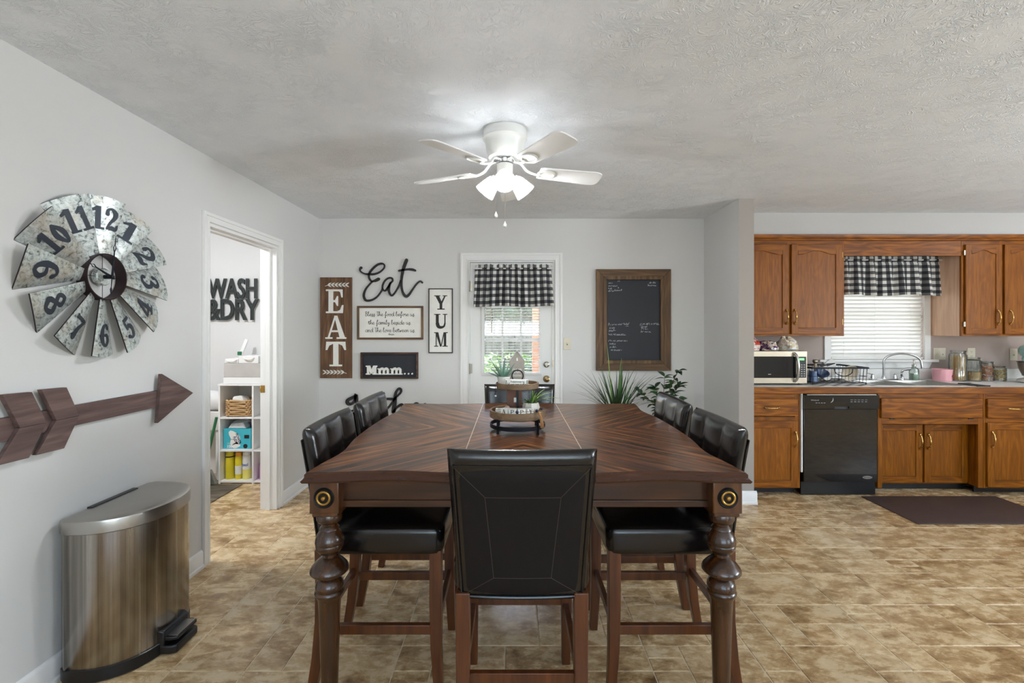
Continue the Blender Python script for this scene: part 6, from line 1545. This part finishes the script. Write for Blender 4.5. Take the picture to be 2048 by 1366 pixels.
b = B(FB(YW_ - .0005)); b.prism([(DW1 - .09 + .040 * math.cos(i * PI / 12), .158 + .0125 * math.sin(i * PI / 12)) for i in range(24)], 0, .003); lg_ = b.obj('logo_badge', M['stainless'], dw)
b = B(FB(YW_ - .0036)); text_polys(b, 'Whirlpool', .015, 0, .0004, 1, 0, 'CENTER', DW1 - .09, .153); b.obj('badge_lettering', M['letterblack'], lg_)
B().box(DW0 - .006, DW1, YW_ + .03, YW_ + .045, .004, .112).obj('kick_plate', M['black'], dw)
B().box(DW0 - .018, DW0 - .007, YW_ + .004, YW_ + .03, .20, .858).obj('side_trim', M['whiteplastic'], dw)
# anti fatigue mat
b = B(); b.loft([[(2.905, 3.325, .0005), (4.02, 3.325, .0005), (4.02, 3.872, .0005), (2.905, 3.872, .0005)], [(2.905, 3.325, .006), (4.02, 3.325, .006), (4.02, 3.872, .006), (2.905, 3.872, .006)], [(2.93, 3.35, .016), (3.995, 3.35, .016), (3.995, 3.847, .016), (2.93, 3.847, .016)]])
tag(b.obj('kitchen_mat', pbr('mat_brown', (72, 56, 52), .55, var=.12, vs=30, bump=.25, bs=90), bevel=.003), 'dark brown cushioned kitchen mat on the floor at the sink', 'mat')

# ------------------------------------------------------------------ microwave and things on it
mw = thing('microwave', 'stainless microwave with black glass door under the oak wall cabinet', 'microwave', (2.25, 4.18, .915)); Y0 = 3.992
MX0, MX1, MZ0, MZ1 = 1.965, 2.540, .928, 1.207
B().box(MX0, MX1, Y0 + .022, 4.36, MZ0, MZ1).obj('case', pbr('microwave_case', (60, 58, 58), .4, .4), mw, bevel=.004)
f_ = FB(Y0 + .022); sil = pbr('champagne_steel', (190, 178, 160), .3, .9)
B(f_).rect(MX0, MX1, MZ0, MZ1, 0, .014).obj('front_panel', sil, mw, bevel=.003)
B(f_).rect(MX0 + .004, 2.445, MZ0 + .048, MZ1 - .046, .014, .019).obj('door_glass', gb, mw, bevel=.002)
B(f_).rect(2.452, MX1 - .010, MZ0 + .050, MZ1 - .048, .014, .018).obj('control_panel', M['black'], mw, bevel=.002)
b = B(f_); b.rect(2.470, 2.510, MZ1 - .078, MZ1 - .062, .018, .0186); text_polys(b, '8:14', .001, .018, .0182); b.obj('clock_display', pbr('green_display', (60, 200, 70), .4, emit=(70, 220, 80), es=1.5), mw)
b = B(f_)
for i in range(6):
    for j_ in range(3): b.rect(2.462 + j_ * .022, 2.474 + j_ * .022, MZ0 + .062 + i * .019, MZ0 + .069 + i * .019, .018, .0186)
b.obj('keypad', pbr('key_print', (168, 164, 156), .5), mw)
b = B(f_); b.tube(spline([(2.428, MZ0 + .016, .016), (2.438, MZ0 + .05, .040), (2.443, (MZ0 + MZ1) / 2, .052), (2.438, MZ1 - .05, .040), (2.424, MZ1 - .016, .016)], 6), .0115, 10, flat=.8); b.obj('door_handle', M['stainless'], mw, smooth=60)
B(f_).rect(2.20, 2.225, MZ0 + .078, MZ0 + .082, .019, .0194).obj('brand_mark', M['stainless'], mw)
for x_ in (2.0, 2.50):
    for y_ in (4.04, 4.32): b = B(); b.lathe([(0, .9155), (.014, .9155), (.014, MZ0 + .001), (0, MZ0 + .001)], (x_, y_, 0), 12); b.obj('foot', M['black'], mw)
def bag(label, x0, x1, y0, y1, h_, m, seed, pm=None):
    r_ = random.Random(seed); t = thing('bread_bag', label, 'bag', ((x0 + x1) / 2, (y0 + y1) / 2, MZ1)); b = B(); rings = []; n_ = 34
    ph = [r_.uniform(0, 6) for _ in range(6)]
    for j_, (s_, hh) in enumerate(((.94, .001), (1.0, .14), (1.0, .4), (.93, .66), (.74, .86), (.42, .97), (.12, 1.0))):
        ring_ = []
        for i in range(n_):
            a = 2 * PI * i / n_; cr = 1 + (.10 * math.sin(3 * a + ph[0] + j_) + .07 * math.sin(7 * a + ph[1] + 1.7 * j_)) * (.3 if j_ == 0 else 1)
            hz = MZ1 + h_ * hh * (1 + .16 * math.sin(2 * a + ph[2] + j_) * (hh > .2)) + .001
            ring_.append(((x0 + x1) / 2 + (x1 - x0) / 2 * s_ * math.copysign(abs(math.cos(a)) ** .7, math.cos(a)) * cr * .92, (y0 + y1) / 2 + (y1 - y0) / 2 * s_ * math.sin(a) * cr * .92, max(MZ1 + .001, hz + (r_.uniform(-.1, .1) * h_ if j_ > 1 else 0))))
        rings.append(ring_)
    b.loft(rings); b.obj('bag', m, t, smooth=25); return t
def mk_bag(name, c1_, c2_, sc_):
    t = NT(name); f__ = t.noise(t.coords((1, 1, 2)), sc_, 3, .6, .6); t.base(t.ramp(f__, [(.42, c1_), (.50, (232, 228, 222)), (.58, c2_)], 'CONSTANT'), .25, 0, .4); t.bump(f__, .5, .01); return t.m
bag('red and white bread bag against the partition on the microwave', 2.055, 2.190, 4.04, 4.22, .112, mk_bag('red_bread_bag', (196, 60, 44), (220, 206, 190), 16), 4)
bag('printed bun bag lying in the middle on the microwave', 2.195, 2.360, 4.05, 4.24, .072, mk_bag('printed_bun_bag', (88, 56, 92), (222, 176, 140), 20), 5)
bag('clear crumpled bread bag at the microwave edge', 2.365, 2.535, 4.04, 4.26, .105, mk_bag('clear_bread_bag', (206, 188, 158), (222, 224, 226), 30), 6)
# ------------------------------------------------------------------ dish rack
dr = thing('dish_rack', 'black wire dish drying rack on the worktop beside the sink', 'dish rack', (2.81, 4.16, .919))
x0, x1, y0, y1, zb, zt = 2.590, 3.045, 4.00, 4.33, .935, 1.062
def loop(zz, o_=0.0): return [(x0 - o_, y0 - o_, zz), (x1 + o_, y0 - o_, zz), (x1 + o_, y1 + o_, zz), (x0 - o_, y1 + o_, zz)]
b = B(); b.tube(loop(zt, .012), .0075, 8, closed=True); b.obj('rim', M['blackmetal'], dr, smooth=40)
b = B(); b.tube(loop(zb), .003, 6, closed=True); b.tube(loop(.99, .005), .002, 6, closed=True)
nxs, nys = 15, 9
for i in range(nxs + 1):
    x_ = x0 + (x1 - x0) * i / nxs; b.tube([(x_, y0 - .012, zt), (x_, y0, zb), (x_, y1, zb), (x_, y1 + .012, zt)], .0016, 5)
for i in range(nys + 1):
    y_ = y0 + (y1 - y0) * i / nys; b.tube([(x0 - .012, y_, zt), (x0, y_, zb)], .0016, 5); b.tube([(x1 + .012, y_, zt), (x1, y_, zb)], .0016, 5)
b.obj('wire_basket', M['blackmetal'], dr)
b = B(); b.tube(spline([(2.76, y0 - .016, zt), (2.775, y0 - .02, zt - .045), (2.84, y0 - .024, zt - .068), (2.905, y0 - .02, zt - .045), (2.92, y0 - .016, zt)], 6), .0035, 8); b.obj('end_handle', M['blackmetal'], dr)
for x_ in (x0, x1):
    for y_ in (y0, y1): B().bar((x_, y_, .9205), (x_, y_, zb), .008, .008).obj('foot', M['blackmetal'], dr)
b = B(); b.box(2.572, 3.07, 3.885, 4.36, .9157, .9190); dm = tag(b.obj('drying_mat', pbr('mat_white', (214, 212, 208), .8)), 'black and white patterned drying mat under the dish rack', 'mat'); b = B()
for i in range(9):
    for j_ in range(9):
        if (i + j_) % 2 == 0: b.box(2.58 + i * .054, 2.622 + i * .054, 3.892 + j_ * .052, 3.928 + j_ * .052, .9190, .9194)
b.obj('pattern', M['letterblack'], dm, off=OFF[dm.name])
wht = pbr('white_china', (230, 228, 224), .25)
for k_, (x_, r_) in enumerate(((2.745, .095), (2.775, .095), (2.81, .088))):
    b = B(); b.lathe([(0, 0), (r_ * .55, 0), (r_, .014), (r_, .018), (r_ * .55, .005), (0, .005)], (2.80 + .03 * k_, 4.13 + .045 * k_, 1.038), 28, Matrix.Rotation(math.radians(25), 3, 'Z') @ Matrix.Rotation(math.radians(100), 3, 'X')); tag(b.obj('dinner_plate', wht, smooth=50), ('large white plate leaning nearest the blue bowl in the dish rack', 'large white plate between two others in the dish rack', 'smaller white plate at the window side of the dish rack')[k_].replace('nearest', 'next to'), 'plate', 'plates in the dish rack')
b = B(); b.lathe([(0, .0), (.03, 0), (.068, .045), (.072, .062), (.069, .062), (.03, .006), (0, .006)], (2.965, 4.13, 1.03), 28, Matrix.Rotation(math.radians(110), 3, 'X')); tag(b.obj('cereal_bowl', pbr('cream_china', (216, 204, 186), .3), smooth=50), 'cream bowl tipped in the dish rack', 'bowl')
b = B(); b.lathe([(0, .0), (.025, 0), (.052, .035), (.055, .05), (.052, .05), (.02, .005), (0, .005)], (2.700, 4.070, .982), 24, Matrix.Rotation(math.radians(35), 3, 'X')); tag(b.obj('small_bowl', pbr('blue_china', (60, 78, 112), .3), smooth=50), 'small blue bowl at the front of the dish rack', 'bowl')
ut_ = thing('ladle', 'wooden handled ladle standing in the dish rack', 'utensil', (2.665, 4.10, .95)); b = B(); b.tube([(2.675, 4.10, .945), (2.668, 4.09, 1.095)], .008, 8); b.obj('handle', pbr('pale_wood', (206, 184, 146), .6), ut_); b = B(); b.lathe([(0, 0), (.018, .008), (.022, .024), (.018, .036), (0, .04)], (2.668, 4.09, 1.09), 16); b.obj('head', M['nickel'], ut_, smooth=60)
kn = thing('kitchen_knife', 'dark bladed kitchen knife resting across the dish rack', 'utensil', (2.74, 4.05, 1.07)); b = B(); b.bar((2.68, 4.04, 1.076), (2.73, 4.035, 1.085), .016, .012); b.obj('handle', M['black'], kn, bevel=.003)
b = B(); b.bar((2.73, 4.035, 1.085), (2.80, 4.03, 1.100), .004, .026, w2=.002, h2=.008); b.obj('blade', M['blackmetal'], kn)
b = B(); b.lathe([(0, 0), (.010, .0), (.012, .05), (.008, .10), (0, .105)], (2.715, 4.16, 1.02), 14); tag(b.obj('baby_bottle_brush', M['whiteplastic'], smooth=60), 'white brush handle standing up from the dish rack', 'brush')
cl_ = (pbr('blue_cup', (88, 110, 150), .3), pbr('grey_cup', (168, 174, 184), .3), pbr('clear_cup', (200, 206, 212), .2))
for k_, (x_, y_) in enumerate(((2.622, 4.06), (2.625, 4.15), (2.622, 4.25))):
    b = B(); b.lathe([(0, .09), (.028, .09), (.034, 0), (.031, 0), (.026, .085), (0, .085)], (x_ + .012, y_, .940), 20); tag(b.obj('cup', cl_[k_], smooth=40), ('blue', 'grey', 'pale')[k_] + ' cup upside down in the dish rack', 'cup')
b = B()
for i in range(10): b.tube([(3.90 + .010 * i, 3.885, .9215), (3.90 + .010 * i, 4.06, .9215)], .0032, 6)
b.box(3.892, 3.998, 3.885, 3.895, .9158, .926); b.box(3.892, 3.998, 4.05, 4.06, .9158, .926); tag(b.obj('roll_up_rack', M['black']), 'small dark roll up drying rack at the sink corner', 'rack')

# ------------------------------------------------------------------ kitchen window
fw = FB(YK)
wk_ = struct(ring(B(fw), KX0, KX1, KZ0, KZ1, .035, -.12, -.06).obj('window_1', M['trim'], bevel=.002), 'white kitchen window above the sink')
zmid = (KZ0 + KZ1) / 2
B(fw).rect(KX0 + .03, KX1 - .03, zmid - .018, zmid + .018, -.115, -.065).obj('meeting_rail', M['trim'], wk_)
for a0, a1 in ((KZ0 + .033, zmid - .016), (zmid + .016, KZ1 - .033)): B(fw).rect(KX0 + .033, KX1 - .033, a0, a1, -.092, -.088).obj('pane', M['glass'], wk_)
b = B(fw); w_ = .060
b.rect(KX0 - w_, KX0 + .004, KZ0 - .01, KZ1 + w_, 0, .016); b.rect(KX1 - .004, KX1 + w_ - .005, KZ0 - .01, KZ1 + w_, 0, .016); b.rect(KX0, KX1, KZ1 - .004, KZ1 + w_, 0, .0155); b.obj('window_casing', M['trim'], wk_, bevel=.003)
B(fw).rect(2.945, 4.085, KZ0 - .022, KZ0 + .002, -.10, .055).obj('stool', M['trim'], wk_, bevel=.004)
B(fw).prism([(3.03, KZ0 - .085), (4.02, KZ0 - .085), (4.05, KZ0 - .022), (3.0, KZ0 - .022)], 0, .020).obj('sill_apron', M['trim'], wk_, bevel=.003)
kb = thing('window_blind', 'white slatted blind closed over the kitchen sink window', 'blind', (3.53, YK - .02, KZ0 + .01))
B().box(KX0 + .012, KX1 - .012, YK - .012, YK + .035, KZ1 - .05, KZ1 - .005).obj('head_rail', M['trim'], kb, bevel=.002)
B().box(KX0 + .012, KX1 - .012, YK - .008, YK + .036, KZ0 + .006, KZ0 + .024).obj('bottom_rail', M['trim'], kb, bevel=.003)
sm = slat_mesh(KX1 - KX0 - .026, .048, math.radians(-64), 'slat', M['kslat'], .003); n_ = 22
for k_ in range(n_):
    o = bpy.data.objects.new('slat', sm); COL.objects.link(o); o.parent = kb; o.location = Vector(((KX0 + KX1) / 2, YK + .012, KZ0 + .045 + k_ * (KZ1 - .06 - KZ0 - .045) / (n_ - 1))) - OFF[kb.name]
for x_ in (3.20, 3.50, 3.84):
    b = B(); b.tube([(x_, YK - .014, KZ0 + .015), (x_, YK - .014, KZ1 - .02)], .0010, 4); b.obj('ladder_cord', M['trim'], kb)
# kitchen globe lamps out of view: one reflects in the cabinet doors, the mixer one is added fill
glm = pbr('lit_kitchen_globe', (255, 250, 240), .5, emit=(242, 248, 255), es=2.5)
for x_, y_, lab in ((3.95, 2.45, 'white globe ceiling lamp over the open kitchen floor'), (4.75, 3.35, 'white globe lamp added out of view near the stand mixer for fill')):
    kl = thing('ceiling_lamp', lab, 'lamp', (x_, y_, ZC), 'kitchen globe lamps')
    b = B(); b.lathe([(0, ZC), (.07, ZC), (.065, ZC - .02), (.015, ZC - .03), (.012, ZC - .10), (.04, ZC - .11), (.04, ZC - .13), (0, ZC - .13)], (x_, y_, 0), 28); b.obj('stem', M['fanw'], kl, smooth=40)
    b = B(); b.lathe([(.035, -.02)] + [(.115 * math.sin(i * PI / 14), -.13 + .115 * math.cos(i * PI / 14) ) for i in range(2, 14)] + [(0, -.245)], (x_, y_, ZC - .0), 28); b.obj('globe', glm, kl, smooth=60)

# ------------------------------------------------------------------ garden seen through the blinds
struct(B().box(-14, 16, YK + .16, 30, -.30, -.20).obj('ground', pbr('lawn_green', (104, 132, 70), .9, var=.3, vs=3, bump=.5, bs=60)), 'lawn outside the garden door')
struct(B().box(-.9, .9, YK + .16, 6.0, -.199, -.06).obj('path', pbr('concrete', (176, 172, 164), .9, var=.1)), 'concrete step outside the garden door')
def shrub(label, x_, y_, r_, h_, m, seed, n_=420):
    t = thing('garden_shrub', label, 'shrub', (x_, y_, -.2)); rs = random.Random(seed); b = B()
    for _ in range(n_):
        a, q_ = rs.uniform(0, 2 * PI), rs.uniform(-1, 1); rr_ = r_ * (.75 + .3 * rs.random()); p = Vector((x_ + rr_ * math.cos(a) * math.sqrt(1 - q_ * q_), y_ + rr_ * math.sin(a) * math.sqrt(1 - q_ * q_), -.2 + h_ * (.55 + .45 * q_)))
        d = Vector((math.cos(a), math.sin(a), rs.uniform(-.3, .8))); leafmesh(b, p, d, .14, .07, rs.uniform(-1, 1))
    o = b.obj('foliage', m, t, smooth=60); o['kind'] = 'stuff'
    b = B(); b.tube([(x_, y_, -.2), (x_ + .03, y_, -.2 + h_ * .5)], [.03, .015], 8); b.obj('stem', stm, t)
shrub('light green rounded garden shrub beyond the door glass', -.75, 7.0, .6, 1.25, M['leafl'], 1); shrub('dark green garden shrub beside the wooden post', .85, 7.3, .6, 1.5, M['leafg'], 2); shrub('low green garden shrub close to the step', -.1, 9.3, .7, 1.1, M['leafl'], 3)
po = thing('porch_post', 'reddish wooden porch post outside the garden door', 'post', (.34, 6.4, -.2)); B().box(.28, .40, 6.34, 6.46, -.2, 2.7).obj('post', pbr('cedar', (178, 112, 82), .8, var=.15), po, bevel=.005); B().box(.26, .42, 6.32, 6.48, -.2, .0).obj('post_base', pbr('post_base', (150, 140, 130), .8), po, bevel=.005)
fe = thing('garden_fence', 'weathered plank fence at the end of the garden', 'fence', (0, 12, -.2)); fm = wood('fence_wood', (96, 84, 72), (150, 134, 116), 'Z', .9, 0); b0 = None
for i in range(40):
    if b0 is None: b0 = B().box(-.07, .07, -.01, .01, 0, 1.7).mesh('plank', fm, 0)
    o = bpy.data.objects.new('plank', b0); COL.objects.link(o); o.parent = fe; o.location = (-3 + i * .15, 0, 0)
for zz in (.3, 1.4): B().box(-3.1, 3.0, 12.01, 12.05, -.2 + zz, -.2 + zz + .08).obj('fence_rail', fm, fe)
def garden_tree(label, x_, y_, r_, h_, m, seed):
    t = thing('garden_tree', label, 'tree', (x_, y_, -.2)); rs = random.Random(seed); b = B()
    for _ in range(2600):
        a, q_, k_ = rs.uniform(0, 2 * PI), rs.uniform(-1, 1), rs.random() ** .4
        p = Vector((x_ + k_ * r_ * math.cos(a) * math.sqrt(1 - q_ * q_), y_ + k_ * r_ * .7 * math.sin(a) * math.sqrt(1 - q_ * q_), h_ * .38 + k_ * h_ * .44 * q_))
        leafmesh(b, p, (rs.uniform(-1, 1), rs.uniform(-1, 1), rs.uniform(-.4, .6)), .62, .38, rs.uniform(-1, 1))
    b.obj('crown', m, t, smooth=60)['kind'] = 'stuff'
    b = B(); b.tube([(x_, y_, -.2), (x_ + .1, y_, h_ * .6)], [.16, .09], 10); b.obj('trunk', stm, t)
garden_tree('tall dark green tree behind the fence', -2.6, 14.2, 2.0, 5.6, M['leafd'], 41)
garden_tree('tall mid green tree behind the fence', 0.6, 19.5, 2.6, 7.5, M['leafg'], 42)
garden_tree('broad green tree far behind the wooden post', 4.6, 14.0, 1.9, 5.4, M['leafd'], 43)
